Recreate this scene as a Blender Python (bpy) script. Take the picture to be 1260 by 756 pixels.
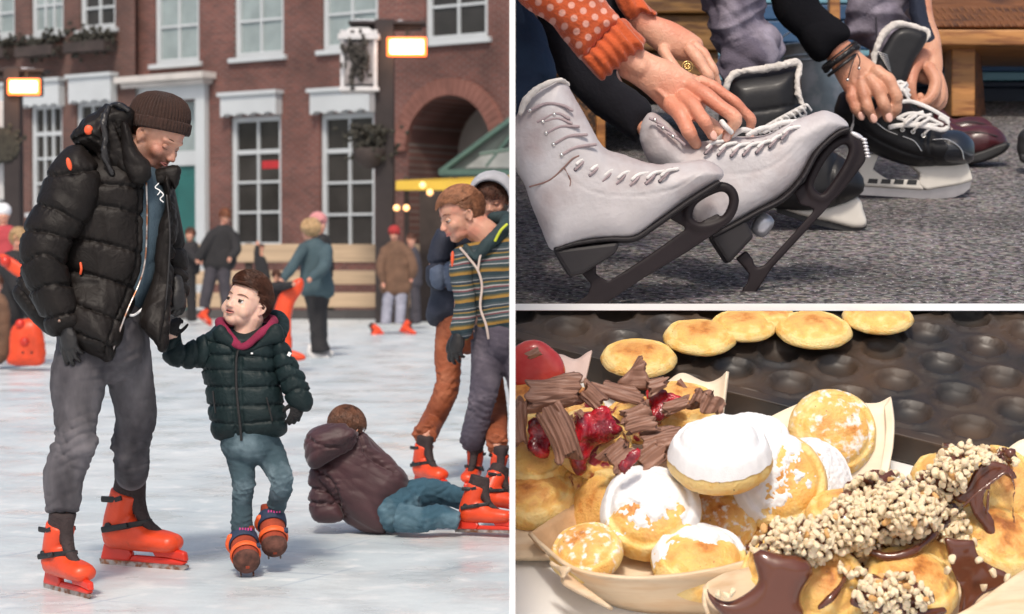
import bpy, bmesh, math, random
import numpy as np
from mathutils import Vector as V, Matrix, Quaternion
R = math.radians
rnd = random.Random(7)
for o in list(bpy.data.objects): bpy.data.objects.remove(o)
SC = bpy.context.scene
COL = SC.collection
# ---------------------------------------------------------------- camera
FP = 2500.0                      # focal length in photo pixels (1260 wide)
TH = math.atan(63.0/FP)
CAM = V((0, 0, 1.2))
FW = V((0, math.cos(TH), -math.sin(TH))); UP = V((0, math.sin(TH), math.cos(TH))); RT = V((1, 0, 0))
cd = bpy.data.cameras.new('camera'); cam = bpy.data.objects.new('camera', cd); COL.objects.link(cam)
cam.location = CAM; cam.rotation_euler = (math.pi/2-TH, 0, 0)
cd.sensor_width = 36; cd.lens = FP/1260*36; cd.clip_end = 3000; cd.clip_start = 0.05
cd.dof.use_dof = True; cd.dof.focus_distance = 7.6; cd.dof.aperture_fstop = 3.8
SC.camera = cam
# ---------------------------------------------------------------- light
SUN_EL, SUN_AZ = R(52), R(6)    # azimuth: behind the camera, turned to its left
w = bpy.data.worlds.new('World'); SC.world = w; w.use_nodes = True
nt = w.node_tree; bg = nt.nodes['Background']
sky = nt.nodes.new('ShaderNodeTexSky'); sky.sky_type = 'NISHITA'; sky.sun_disc = False
sky.sun_elevation = SUN_EL; sky.sun_rotation = math.pi + SUN_AZ
sky.air_density = 1.0; sky.dust_density = 4.0; sky.ozone_density = 0.6
nt.links.new(sky.outputs[0], bg.inputs[0]); bg.inputs[1].default_value = 0.14
sl = bpy.data.lights.new('sun', 'SUN'); so = bpy.data.objects.new('sun', sl); COL.objects.link(so)
sl.energy = 2.5; sl.angle = R(8); sl.color = (1, .91, .80)
sd = V((-math.sin(SUN_AZ)*math.cos(SUN_EL), -math.cos(SUN_AZ)*math.cos(SUN_EL), math.sin(SUN_EL)))  # towards the sun
so.rotation_euler = sd.to_track_quat('Z', 'Y').to_euler(); so.location = (-4, -8, 14)
SC.view_settings.view_transform = 'Standard'; SC.view_settings.look = 'None'
SC.view_settings.exposure = 0.0; SC.view_settings.gamma = 1
SC.cycles.use_denoising = True
SC.cycles.max_bounces = 6; SC.cycles.transparent_max_bounces = 6
# ---------------------------------------------------------------- picture <-> world
def P(px, py, Z):
    px, py, Z = float(px), float(py), float(Z)
    return CAM + Z*(FW + (px-630)/FP*RT + (378-py)/FP*UP)
def G(px, py, z=0.0):            # where the ray meets the ice
    d = FW + (px-630)/FP*RT + (378-py)/FP*UP
    return CAM + d*((z-CAM.z)/d.z)
def GZ(py): return (G(630, py)-CAM).dot(FW)
# ---------------------------------------------------------------- materials
MATS = {}
def srgb(h):
    r = [int(h[i:i+2], 16)/255 for i in (0, 2, 4)]
    return tuple((c/12.92 if c <= .04045 else ((c+.055)/1.055)**2.4) for c in r)
def mat(name, col, rough=.6, bump=0, bscale=60, var=.12, vscale=8, metal=0, sss=0, sheen=0, spec=.5,
        col2=None, c2scale=20, c2lo=.45, c2hi=.6, coat=0, emit=None, estr=0, detail=6, stretch=None, coords='Object', bdist=.01, trans=0, bwarp=0):
    if name in MATS: return MATS[name]
    if isinstance(col, str): col = srgb(col)
    if isinstance(col2, str): col2 = srgb(col2)
    m = bpy.data.materials.new(name); m.use_nodes = True; t = m.node_tree; n = t.nodes; b = n['Principled BSDF']
    b.inputs['Roughness'].default_value = rough; b.inputs['Metallic'].default_value = metal
    b.inputs['Specular IOR Level'].default_value = spec
    if sss: b.inputs['Subsurface Weight'].default_value = sss; b.inputs['Subsurface Radius'].default_value = (.5, .2, .1); b.inputs['Subsurface Scale'].default_value = .02
    if sheen: b.inputs['Sheen Weight'].default_value = sheen; b.inputs['Sheen Roughness'].default_value = .4
    if coat: b.inputs['Coat Weight'].default_value = coat; b.inputs['Coat Roughness'].default_value = .15
    if trans: b.inputs['Transmission Weight'].default_value = trans
    tc = n.new('ShaderNodeTexCoord'); src = tc.outputs[coords]
    if stretch:
        mp = n.new('ShaderNodeMapping'); mp.inputs['Scale'].default_value = stretch; t.links.new(src, mp.inputs[0]); src = mp.outputs[0]
    nz = n.new('ShaderNodeTexNoise'); nz.inputs['Scale'].default_value = vscale; nz.inputs['Detail'].default_value = detail
    t.links.new(src, nz.inputs['Vector'])
    mr = n.new('ShaderNodeMapRange'); mr.inputs[1].default_value = .3; mr.inputs[2].default_value = .7
    mr.inputs[3].default_value = 1-var; mr.inputs[4].default_value = 1+var
    t.links.new(nz.outputs[0], mr.inputs[0])
    base = n.new('ShaderNodeRGB'); base.outputs[0].default_value = (*col, 1); cs = base.outputs[0]
    if col2:
        n2 = n.new('ShaderNodeTexNoise'); n2.inputs['Scale'].default_value = c2scale; n2.inputs['Detail'].default_value = 5
        t.links.new(src, n2.inputs['Vector'])
        m2 = n.new('ShaderNodeMapRange'); m2.inputs[1].default_value = c2lo; m2.inputs[2].default_value = c2hi
        t.links.new(n2.outputs[0], m2.inputs[0])
        mx = n.new('ShaderNodeMix'); mx.data_type = 'RGBA'; mx.inputs[7].default_value = (*col2, 1)
        t.links.new(m2.outputs[0], mx.inputs[0]); t.links.new(cs, mx.inputs[6]); cs = mx.outputs[2]
    vm = n.new('ShaderNodeVectorMath'); vm.operation = 'SCALE'
    t.links.new(cs, vm.inputs[0]); t.links.new(mr.outputs[0], vm.inputs['Scale']); t.links.new(vm.outputs[0], b.inputs['Base Color'])
    if bump:
        nb = n.new('ShaderNodeTexNoise'); nb.inputs['Scale'].default_value = bscale; nb.inputs['Detail'].default_value = 4; nb.inputs['Distortion'].default_value = bwarp
        t.links.new(src, nb.inputs['Vector'])
        bp = n.new('ShaderNodeBump'); bp.inputs['Strength'].default_value = bump; bp.inputs['Distance'].default_value = bdist
        t.links.new(nb.outputs[0], bp.inputs['Height']); t.links.new(bp.outputs[0], b.inputs['Normal'])
    if emit:
        b.inputs['Emission Color'].default_value = (*(srgb(emit) if isinstance(emit, str) else emit), 1); b.inputs['Emission Strength'].default_value = estr
    MATS[name] = m
    return m
# ---------------------------------------------------------------- objects
ORG = {}
CLIP = []                        # planes (point, normal): geometry on the normal's side is kept
def tag(o, label=None, cat=None, group=None, kind=None):
    if label: o['label'] = label
    if cat: o['category'] = cat
    if group: o['group'] = group
    if kind: o['kind'] = kind
    return o
def thing(name, label, cat, loc, group=None):
    o = bpy.data.objects.new(name, None); COL.objects.link(o); o.location = loc; o.empty_display_size = .1
    ORG[o.name] = V(loc); return tag(o, label, cat, group)
def link(name, me, parent=None, loc=None):
    o = bpy.data.objects.new(name, me); COL.objects.link(o)
    if parent is not None:
        o.parent = parent; ORG[o.name] = ORG[parent.name].copy()
    else:
        ORG[o.name] = V(loc) if loc is not None else V((0, 0, 0)); o.location = ORG[o.name]
    return o
def cr(pts, n):
    """Catmull-Rom samples of a list of equal-length number rows"""
    a = np.array(pts, float); m = len(a)
    if m == 1: return a
    e = np.vstack([2*a[0]-a[1], a, 2*a[-1]-a[-2]]); out = []
    for i in range(m-1):
        p0, p1, p2, p3 = e[i:i+4]
        for j in range(n):
            t = j/n
            out.append(.5*((2*p1)+(-p0+p2)*t+(2*p0-5*p1+4*p2-p3)*t*t+(-p0+3*p1-3*p2+p3)*t**3))
    out.append(a[-1]); return np.array(out)
class MB:
    def __init__(s): s.v = []; s.f = []
    def add(s, vs, fs):
        k = len(s.v); s.v += [tuple(x) for x in vs]; s.f += [tuple(i+k for i in f) for f in fs]; return s
    def box(s, c, size, rot=None):
        c = V(c); h = [x/2 for x in size]; vs = []
        for i in (-1, 1):
            for j in (-1, 1):
                for k in (-1, 1):
                    p = V((i*h[0], j*h[1], k*h[2]))
                    vs.append(c+(rot@p if rot is not None else p))
        return s.add(vs, [(0, 1, 3, 2), (4, 6, 7, 5), (0, 4, 5, 1), (2, 3, 7, 6), (0, 2, 6, 4), (1, 5, 7, 3)])
    def hexa(s, p):              # 8 points: bottom 4 then top 4
        return s.add(p, [(3, 2, 1, 0), (4, 5, 6, 7), (0, 1, 5, 4), (1, 2, 6, 5), (2, 3, 7, 6), (3, 0, 4, 7)])
    def ell(s, c, r, rot=None, seg=20, rings=12):
        c = V(c); r = (r, r, r) if isinstance(r, (int, float)) else r; vs = []; fs = []
        for i in range(rings+1):
            a = math.pi*i/rings
            for j in range(seg):
                b = 2*math.pi*j/seg
                p = V((r[0]*math.sin(a)*math.cos(b), r[1]*math.sin(a)*math.sin(b), r[2]*math.cos(a)))
                vs.append(c+(rot@p if rot is not None else p))
        for i in range(rings):
            for j in range(seg):
                q = (i*seg+j, (i+1)*seg+j, (i+1)*seg+(j+1) % seg, i*seg+(j+1) % seg)
                if i == 0: q = (q[0], q[1], q[2])
                elif i == rings-1: q = (q[0], q[1], q[3])
                fs.append(q)
        return s.add(vs, fs)
    def tube(s, pts, rad, seg=16, n=6, side=None, ridges=0, ramp=.1, rpow=.5, caps=True, sub=None, phase=0):
        """pts: points; rad: one radius or per point r or (ra, rb): ra along 'side', rb across it"""
        pts = [V(p) for p in pts]
        if isinstance(rad, (int, float)): rad = [rad]*len(pts)
        rr = [(r, r) if isinstance(r, (int, float)) else r for r in rad]
        if ridges: n = max(n, int(ridges*8/max(1, len(pts)-1))+1)
        rows = cr([(*p, *r) for p, r in zip(pts, rr)], n)
        C = [V(r[:3]) for r in rows]; N = len(C)
        L = [0]
        for i in range(1, N): L.append(L[-1]+(C[i]-C[i-1]).length)
        tot = L[-1] or 1
        X = None; rings = []
        for i in range(N):
            t = (C[min(i+1, N-1)]-C[max(i-1, 0)])
            t = t.normalized() if t.length > 1e-9 else V((0, 0, 1))
            if X is None or side is not None:
                h = V(side) if side is not None else (V((1, 0, 0)) if abs(t.x) < .8 else V((0, 1, 0)))
                if abs(h.normalized().dot(t)) > .98: h = V((0, 1, 0)) if abs(t.y) < .8 else V((0, 0, 1))
            else: h = X
            X = (h-t*h.dot(t)).normalized(); Y = t.cross(X)
            k = 1
            if ridges:
                k = 1+ramp*((abs(math.sin(math.pi*(ridges*L[i]/tot+phase)))**rpow)-.7)
            rings.append([C[i]+X*(rows[i][3]*k*math.cos(2*math.pi*j/seg))+Y*(rows[i][4]*k*math.sin(2*math.pi*j/seg)) for j in range(seg)])
        if caps:                 # rounded ends
            def capr(c, ring, dirn, r):
                out = []
                for q, (sc, ad) in enumerate(((.85, .45), (.5, .8))):
                    out.append([c+(p-c)*sc+dirn*(ad*r*.9) for p in ring])
                return out, c+dirn*r*.9
            t0 = (C[0]-C[1]).normalized() if N > 1 else V((0, 0, -1)); t1 = (C[-1]-C[-2]).normalized() if N > 1 else V((0, 0, 1))
            if caps is True: f0 = min(rows[0][3:5]); f1 = min(rows[-1][3:5])
            else: f0 = f1 = caps*min(rows[0][3:5])
            a, ca = capr(C[0], rings[0], t0, f0); b, cb = capr(C[-1], rings[-1], t1, f1)
            rings = a[::-1]+rings+b
        else: ca, cb = C[0], C[-1]
        vs = [p for r in rings for p in r]; fs = []; M = len(rings)
        for i in range(M-1):
            for j in range(seg):
                fs.append((i*seg+j, i*seg+(j+1) % seg, (i+1)*seg+(j+1) % seg, (i+1)*seg+j))
        vs += [ca, cb]; k = M*seg
        for j in range(seg):
            fs.append((k, (j+1) % seg, j)); fs.append((k+1, (M-1)*seg+j, (M-1)*seg+(j+1) % seg))
        return s.add(vs, fs)
    def lathe(s, prof, c=(0, 0, 0), rot=None, seg=32, closed=False):
        c = V(c); vs = []; fs = []
        for r, z in prof:
            for j in range(seg):
                a = 2*math.pi*j/seg; p = V((r*math.cos(a), r*math.sin(a), z)); vs.append(c+(rot@p if rot is not None else p))
        m = len(prof)
        for i in range(m-1 if not closed else m):
            for j in range(seg):
                i2 = (i+1) % m; fs.append((i*seg+j, i*seg+(j+1) % seg, i2*seg+(j+1) % seg, i2*seg+j))
        if not closed: fs += [tuple(range(seg-1, -1, -1)), tuple((m-1)*seg+j for j in range(seg))]
        return s.add(vs, fs)
    def prism(s, poly, d):
        """poly: list of points of one flat outline, d: thickness vector (centred)"""
        d = V(d); n = len(poly); vs = [V(p)-d/2 for p in poly]+[V(p)+d/2 for p in poly]
        fs = [tuple(range(n-1, -1, -1)), tuple(range(n, 2*n))]+[(i, (i+1) % n, n+(i+1) % n, n+i) for i in range(n)]
        return s.add(vs, fs)
    def sheet(s, rows, thick=None):
        """rows of points -> a skin; thick closes it into a slab with real thickness"""
        n, m = len(rows), len(rows[0])
        g = [[V(p) for p in r] for r in rows]
        if not thick:
            return s.add([p for r in g for p in r], [(i*m+j, i*m+j+1, (i+1)*m+j+1, (i+1)*m+j) for i in range(n-1) for j in range(m-1)])
        nn = []
        for i in range(n):
            for j in range(m):
                a = g[min(i+1, n-1)][j]-g[max(i-1, 0)][j]; b = g[i][min(j+1, m-1)]-g[i][max(j-1, 0)]
                c = a.cross(b); nn.append(c.normalized()*thick if c.length > 0 else V((0, 0, thick)))
        fl = [p for r in g for p in r]; k = n*m
        vs = fl+[p+q for p, q in zip(fl, nn)]; fs = []
        for i in range(n-1):
            for j in range(m-1):
                a = (i*m+j, i*m+j+1, (i+1)*m+j+1, (i+1)*m+j); fs.append(a[::-1]); fs.append(tuple(x+k for x in a))
        edge = [(0, j) for j in range(m)]+[(i, m-1) for i in range(1, n)]+[(n-1, j) for j in range(m-2, -1, -1)]+[(i, 0) for i in range(n-2, 0, -1)]
        e = [i*m+j for i, j in edge]
        for a, b in zip(e, e[1:]+e[:1]): fs.append((a, b, b+k, a+k))
        return s.add(vs, fs)
    def build(s, name, m, parent=None, loc=None, smooth=True, vox=0, it=0, fac=.5, disp=None, bevel=0, subd=0, ang=None, clip=True, attr=None):
        me = bpy.data.meshes.new(name); me.from_pydata(s.v, [], s.f); me.update()
        if vox or subd or bevel:
            bm = bmesh.new(); bm.from_mesh(me); bmesh.ops.recalc_face_normals(bm, faces=bm.faces); bm.to_mesh(me); bm.free()
            t = bpy.data.objects.new('t', me); COL.objects.link(t)
            if bevel:
                b = t.modifiers.new('b', 'BEVEL'); b.width = bevel; b.segments = 2; b.limit_method = 'ANGLE'
            if vox:
                r = t.modifiers.new('r', 'REMESH'); r.mode = 'VOXEL'; r.voxel_size = vox; r.use_smooth_shade = True
                if it: q = t.modifiers.new('s', 'SMOOTH'); q.factor = fac; q.iterations = it
            if subd: q = t.modifiers.new('u', 'SUBSURF'); q.levels = subd; q.render_levels = subd
            dg = bpy.context.evaluated_depsgraph_get(); dg.update()
            me2 = bpy.data.meshes.new_from_object(t.evaluated_get(dg)); bpy.data.objects.remove(t); bpy.data.meshes.remove(me); me = me2; me.name = name
        if disp:
            n = len(me.vertices); co = np.empty(n*3); me.vertices.foreach_get('co', co); co = co.reshape(-1, 3)
            for d in (disp if isinstance(disp, (list, tuple)) else [disp]):
                no = np.empty(n*3); me.vertices.foreach_get('normal', no); no = no.reshape(-1, 3)
                o = d(co, no); co = co+(no*o[:, None] if o.ndim == 1 else o)
                me.vertices.foreach_set('co', co.ravel()); me.update()
        if CLIP and clip:
            bm = bmesh.new(); bm.from_mesh(me)
            for c, nrm in CLIP:
                bmesh.ops.bisect_plane(bm, geom=bm.verts[:]+bm.edges[:]+bm.faces[:], plane_co=c, plane_no=nrm, clear_inner=True, dist=1e-6)
            bm.to_mesh(me); bm.free(); me.update()
            if len(me.polygons) == 0: return None
        if attr: attr(me)
        o = link(name, me, parent, loc)
        org = ORG[o.name]
        if org.length: me.transform(Matrix.Translation(-org))
        bm = bmesh.new(); bm.from_mesh(me)
        if not vox: bmesh.ops.recalc_face_normals(bm, faces=bm.faces)
        bm.to_mesh(me); bm.free()
        if m: me.materials.append(m)
        if smooth:
            me.polygons.foreach_set('use_smooth', [True]*len(me.polygons))
            if ang: 
                try: me.set_sharp_from_angle(angle=R(ang))
                except Exception: pass
        me.update()
        return o
def copy_tree(o, parent=None):
    c = o.copy(); COL.objects.link(c); c.parent = parent
    for ch in list(o.children): copy_tree(ch, c)
    return c
def wr(scale, amp, axis=None, squash=1, seed=0, sharp=1.0):
    """cloth folds: warped sines, offset along the normal; axis = direction the folds cross"""
    r = np.random.RandomState(seed); ks = []
    for i in range(5):
        d = r.normal(size=3)
        if axis is not None: a = np.array(axis, float); a /= np.linalg.norm(a); d = d*squash+a*np.sign(r.rand()-.5)*1.3
        d /= np.linalg.norm(d); ks.append((d*scale*(.6+r.rand()*1.1), r.rand()*6.28, r.normal(size=3)*scale*.45, r.rand()*6.28))
    def f(co, no):
        o = 0
        for k, p, k2, p2 in ks:
            s_ = np.sin(co@k+p+1.4*np.sin(co@k2+p2)); o = o+(1-np.abs(s_)**sharp*1.0)*np.sin(co@(k2*.6)+p)
        return amp*o/2.2
    return f
def frame(x, z):                 # rotation with local x along x, local z as near z as can be
    x = V(x).normalized(); z = V(z); z = (z-x*z.dot(x)).normalized(); y = z.cross(x)
    return Matrix((x, y, z)).transposed()
# ================================================================ the ice rink (left)
X0 = -0.006
CLIP[:] = []
snow_m = mat('snow_ground', (.62, .64, .68), .8, .3, 3, .1, .5)
MB().add([(-900, -900, -.02), (900, -900, -.02), (900, 900, -.02), (-900, 900, -.02)], [(0, 1, 2, 3)]).build('ground', snow_m, smooth=False)['kind'] = 'structure'
def ice_material():
    m = bpy.data.materials.new('ice'); m.use_nodes = True; t = m.node_tree; n = t.nodes; L = t.links.new; b = n['Principled BSDF']
    tc = n.new('ShaderNodeTexCoord')
    def noise(sc, det=5, st=(1, 1, 1), rot=0):
        mp = n.new('ShaderNodeMapping'); mp.inputs['Scale'].default_value = st; mp.inputs['Rotation'].default_value = (0, 0, rot); L(tc.outputs['Object'], mp.inputs[0])
        x = n.new('ShaderNodeTexNoise'); x.inputs['Scale'].default_value = sc; x.inputs['Detail'].default_value = det; L(mp.outputs[0], x.inputs['Vector']); return x.outputs[0]
    r1 = n.new('ShaderNodeValToRGB'); L(noise(1.1, 7, (1, .5, 1)), r1.inputs[0])
    e = r1.color_ramp.elements; e[0].position = .32; e[0].color = (.50, .575, .61, 1); e[1].position = .66; e[1].color = (.66, .70, .71, 1)
    def scratches(rot, sc, lo):
        v = n.new('ShaderNodeTexWave'); v.wave_type = 'BANDS'; v.inputs['Scale'].default_value = sc; v.inputs['Distortion'].default_value = 6
        v.inputs['Detail'].default_value = 1.5; v.inputs['Detail Scale'].default_value = .25
        mp = n.new('ShaderNodeMapping'); mp.inputs['Rotation'].default_value = (0, 0, rot); L(tc.outputs['Object'], mp.inputs[0]); L(mp.outputs[0], v.inputs['Vector'])
        k = n.new('ShaderNodeMapRange'); k.inputs[1].default_value = lo; k.inputs[2].default_value = 1; L(v.outputs[1], k.inputs[0])
        return k.outputs[0]
    a = n.new('ShaderNodeMath'); a.operation = 'MAXIMUM'; L(scratches(.5, .9, .99), a.inputs[0]); L(scratches(-1.1, 1.3, .992), a.inputs[1])
    a2 = n.new('ShaderNodeMath'); a2.operation = 'MAXIMUM'; L(a.outputs[0], a2.inputs[0]); L(scratches(1.9, .6, .99), a2.inputs[1])
    gate = n.new('ShaderNodeMapRange'); gate.inputs[1].default_value = .5; gate.inputs[2].default_value = .62; L(noise(1.6, 2), gate.inputs[0])
    a3 = n.new('ShaderNodeMath'); a3.operation = 'MULTIPLY'; L(a2.outputs[0], a3.inputs[0]); L(gate.outputs[0], a3.inputs[1])
    mx = n.new('ShaderNodeMix'); mx.data_type = 'RGBA'; mx.inputs[7].default_value = (.33, .39, .47, 1)
    sc = n.new('ShaderNodeMath'); sc.operation = 'MULTIPLY'; sc.inputs[1].default_value = .55; L(a3.outputs[0], sc.inputs[0])
    L(sc.outputs[0], mx.inputs[0]); L(r1.outputs[0], mx.inputs[6])
    # powder snow patches
    ns = n.new('ShaderNodeMapRange'); ns.inputs[1].default_value = .54; ns.inputs[2].default_value = .72; L(noise(7, 9), ns.inputs[0])
    m3 = n.new('ShaderNodeMix'); m3.data_type = 'RGBA'; m3.inputs[7].default_value = (.74, .765, .77, 1)
    L(ns.outputs[0], m3.inputs[0]); L(mx.outputs[2], m3.inputs[6]); L(m3.outputs[2], b.inputs['Base Color'])
    rr = n.new('ShaderNodeMapRange'); rr.inputs[1].default_value = .35; rr.inputs[2].default_value = .65; rr.inputs[3].default_value = .22; rr.inputs[4].default_value = .6
    L(noise(2.3, 6), rr.inputs[0]); L(rr.outputs[0], b.inputs['Roughness'])
    bp = n.new('ShaderNodeBump'); bp.inputs['Strength'].default_value = .35; bp.inputs['Distance'].default_value = .02; L(noise(9, 8), bp.inputs['Height']); L(bp.outputs[0], b.inputs['Normal'])
    return m
ic = MB().add([(-30, 2, 0), (X0, 2, 0), (X0, 41.5, 0), (-30, 41.5, 0)], [(0, 1, 2, 3)]).build('ice', ice_material(), smooth=False)
ic['kind'] = 'structure'
# ---- facade frame: a vertical plane through two picture columns
def fac(p1, Z1, p2, Z2):
    A = V(((p1-630)/FP*Z1, Z1*math.cos(TH), 0)); B = V(((p2-630)/FP*Z2, Z2*math.cos(TH), 0))
    u = (B-A).normalized(); nrm = V((u.y, -u.x, 0))      # towards the camera
    M = Matrix((u, -nrm, V((0, 0, 1)))).transposed()      # local x along, y into the wall, z up
    def uv(px, py):
        d = FW+(px-630)/FP*RT+(378-py)/FP*UP
        k = (A-CAM).dot(nrm)/d.dot(nrm); q = CAM+d*k-A
        return q.dot(u), q.z
    return A, M, uv
def brick_mat(name, c1, c2, c3):
    m = bpy.data.materials.new(name); m.use_nodes = True; t = m.node_tree; n = t.nodes; L = t.links.new; b = n['Principled BSDF']; b.inputs['Roughness'].default_value = .85
    tc = n.new('ShaderNodeTexCoord'); sx = n.new('ShaderNodeSeparateXYZ'); cb = n.new('ShaderNodeCombineXYZ')
    L(tc.outputs['Object'], sx.inputs[0]); L(sx.outputs[0], cb.inputs[0]); L(sx.outputs[2], cb.inputs[1])
    br = n.new('ShaderNodeTexBrick'); br.inputs['Scale'].default_value = 1; br.inputs['Brick Width'].default_value = .21; br.inputs['Row Height'].default_value = .066
    br.inputs['Mortar Size'].default_value = .008; br.inputs['Color1'].default_value = (*c1, 1); br.inputs['Color2'].default_value = (*c2, 1); br.inputs['Mortar'].default_value = (*c3, 1)
    L(cb.outputs[0], br.inputs[0])
    nz = n.new('ShaderNodeTexNoise'); nz.inputs['Scale'].default_value = .9; nz.inputs['Detail'].default_value = 8; L(tc.outputs['Object'], nz.inputs['Vector'])
    mr = n.new('ShaderNodeMapRange'); mr.inputs[1].default_value = .3; mr.inputs[2].default_value = .7; mr.inputs[3].default_value = .62; mr.inputs[4].default_value = 1.3; L(nz.outputs[0], mr.inputs[0])
    vm = n.new('ShaderNodeVectorMath'); vm.operation = 'SCALE'; L(br.outputs[0], vm.inputs[0]); L(mr.outputs[0], vm.inputs['Scale']); L(vm.outputs[0], b.inputs['Base Color'])
    bp = n.new('ShaderNodeBump'); bp.inputs['Strength'].default_value = .6; bp.inputs['Distance'].default_value = .01; bp.invert = True; L(br.outputs[1], bp.inputs['Height']); L(bp.outputs[0], b.inputs['Normal'])
    return m
bm1 = brick_mat('red_brick', (.17, .056, .042), (.105, .036, .029), (.18, .14, .125))
bm2 = brick_mat('brown_brick', (.14, .058, .045), (.095, .042, .034), (.15, .12, .105))
white = mat('white_paint', (.50, .53, .545), .5, .1, 20, .06, 1.5)
offw = mat('stone_trim', (.55, .52, .49), .7, .3, 14, .14, 2)
glassd = mat('dark_glass', (.035, .032, .03), .12, 0, 1, .5, .9)
curt = mat('curtain_glass', (.27, .32, .32), .25, 0, 1, .16, 2.2)
redm = mat('red_cloth', (.42, .02, .025), .7)
teal = mat('teal_door_paint', (.02, .12, .11), .45, .1, 10, .15, 2)
darkw = mat('dark_wood', (.045, .032, .028), .75, .4, 30, .3, 4)
def wallmesh(x0, x1, z0, z1, holes, arch=None):
    xs = sorted({x0, x1}|{h[0] for h in holes}|{h[1] for h in holes}); zs = sorted({z0, z1}|{h[2] for h in holes}|{h[3] for h in holes})
    xs = [x for x in xs if x0 <= x <= x1]; zs = [z for z in zs if z0 <= z <= z1]
    mb = MB()
    for i in range(len(xs)-1):
        for j in range(len(zs)-1):
            cx, cz = (xs[i]+xs[i+1])/2, (zs[j]+zs[j+1])/2
            if any(h[0] < cx < h[1] and h[2] < cz < h[3] for h in holes): continue
            mb.add([(xs[i], 0, zs[j]), (xs[i+1], 0, zs[j]), (xs[i+1], 0, zs[j+1]), (xs[i], 0, zs[j+1])], [(0, 1, 2, 3)])
    for h in holes:              # reveals
        a, b, c, d = h[:4]; dp = .35
        if arch is not None and h is arch: continue
        mb.add([(a, 0, c), (b, 0, c), (b, 0, d), (a, 0, d), (a, dp, c), (b, dp, c), (b, dp, d), (a, dp, d)], [(0, 4, 5, 1), (1, 5, 6, 2), (2, 6, 7, 3), (3, 7, 4, 0)])
    return mb
def lb(mb, x0, x1, y0, y1, z0, z1): return mb.box(((x0+x1)/2, (y0+y1)/2, (z0+z1)/2), (x1-x0, y1-y0, z1-z0))
def place(o, A, M):
    o.matrix_world = Matrix.Translation(A)@M.to_4x4(); ORG[o.name] = V((0, 0, 0))
def window(par, uv, x0, y0, x1, y1, cols, rows, pane, sill=True, fr=.11, red=False, jamb=True):
    a, zb = uv((x0+x1)/2, y1); _, zt = uv((x0+x1)/2, y0); ua, _ = uv(x0, y1); ub, _ = uv(x1, y1)
    d0, d1 = .06, .16
    w_ = MB(); lb(w_, ua, ua+fr, d0, d1, zb, zt); lb(w_, ub-fr, ub, d0, d1, zb, zt); lb(w_, ua+fr, ub-fr, d0, d1, zt-fr, zt); lb(w_, ua+fr, ub-fr, d0, d1, zb, zb+fr)
    f = w_.build('window', white, par, smooth=False, bevel=.012)
    mb = MB(); th = .05
    for c in range(1, cols):
        x = ua+fr+(ub-ua-2*fr)*c/cols; lb(mb, x-th/2, x+th/2, d0+.02, d1-.01, zb+fr, zt-fr)
    for r in range(1, rows):
        z = zb+fr+(zt-zb-2*fr)*r/rows; tt = .09 if r == rows-1 else th
        lb(mb, ua+fr, ub-fr, d0+.025, d1-.015, z-tt/2, z+tt/2)
    mb.build('glazing_bar', white, f, smooth=False)
    lb(MB(), ua+fr/2, ub-fr/2, d1-.03, d1-.02, zb+fr/2, zt-fr/2).build('pane', pane, f, smooth=False)
    if red: lb(MB(), ua+(ub-ua)*.55, ub-fr, d1-.036, d1-.031, zt-(zt-zb)*.40, zt-(zt-zb)*.34).build('red_blind', redm, f, smooth=False)
    if sill: lb(MB(), ua-.1, ub+.1, -.1, .1, zb-.1, zb).build('sill', white, f, smooth=False, bevel=.012)
    return (ua, ub, zb, zt)
def header(par, uv, x0, y0, x1, y1):  # white shaped blind box with a scalloped lower edge
    ua, _ = uv(x0, y0); ub, _ = uv(x1, y0); _, zt = uv((x0+x1)/2, y0); _, zb = uv((x0+x1)/2, y1)
    n = 24; top = [(ua, -.1, zt), (ub, -.1, zt)]; lowp = []
    for i in range(n+1):
        t = i/n; lowp.append((ub+(ua-ub)*t, -.1, zb+(.06*abs(math.sin(t*math.pi*4)) if .08 < t < .92 else 0)))
    mb = MB().prism([V(p) for p in top+lowp], (0, .2, 0))
    lb(mb, ua-.05, ub+.05, -.26, .02, zt+.002, zt+.08)
    return mb.build('window_canopy', white, par, smooth=False)
A, M, uv = fac(215, 44, 560, 39.5)
# rows of openings measured in the picture
W_up = [(190, -95, 245, 78, 2, 4), (288, -100, 349, 70, 2, 4), (396, -105, 465, 60, 2, 4), (523, -110, 600, 49, 2, 4)]
W_lo = [(284, 143, 346, 305, 2, 4), (394, 139, 461, 310, 2, 4)]
def hole(uv, x0, y0, x1, y1):
    _, zb = uv((x0+x1)/2, y1); _, zt = uv((x0+x1)/2, y0); return (uv(x0, y1)[0], uv(x1, y1)[0], zb, zt)
bld = thing('brick_building', 'tall red brick building with white windows, white scalloped canopies and an arched gateway', 'building', (0, 0, 0))
place(bld, A, M)
holes = [hole(uv, *w_[:4]) for w_ in W_up+W_lo]
hd = hole(uv, 182, 125, 246, 385); holes.append(hd)
ax0, az0 = uv(503, 330)[0], 0
ar = hole(uv, 503, 118, 607, 400); ar = (ar[0], ar[1], 0, ar[3]); holes.append(ar)
xl = uv(166, 200)[0]; xr = uv(629.5, 200)[0]
wm = wallmesh(xl, xr, 0, 9.5, holes, ar)
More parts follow.
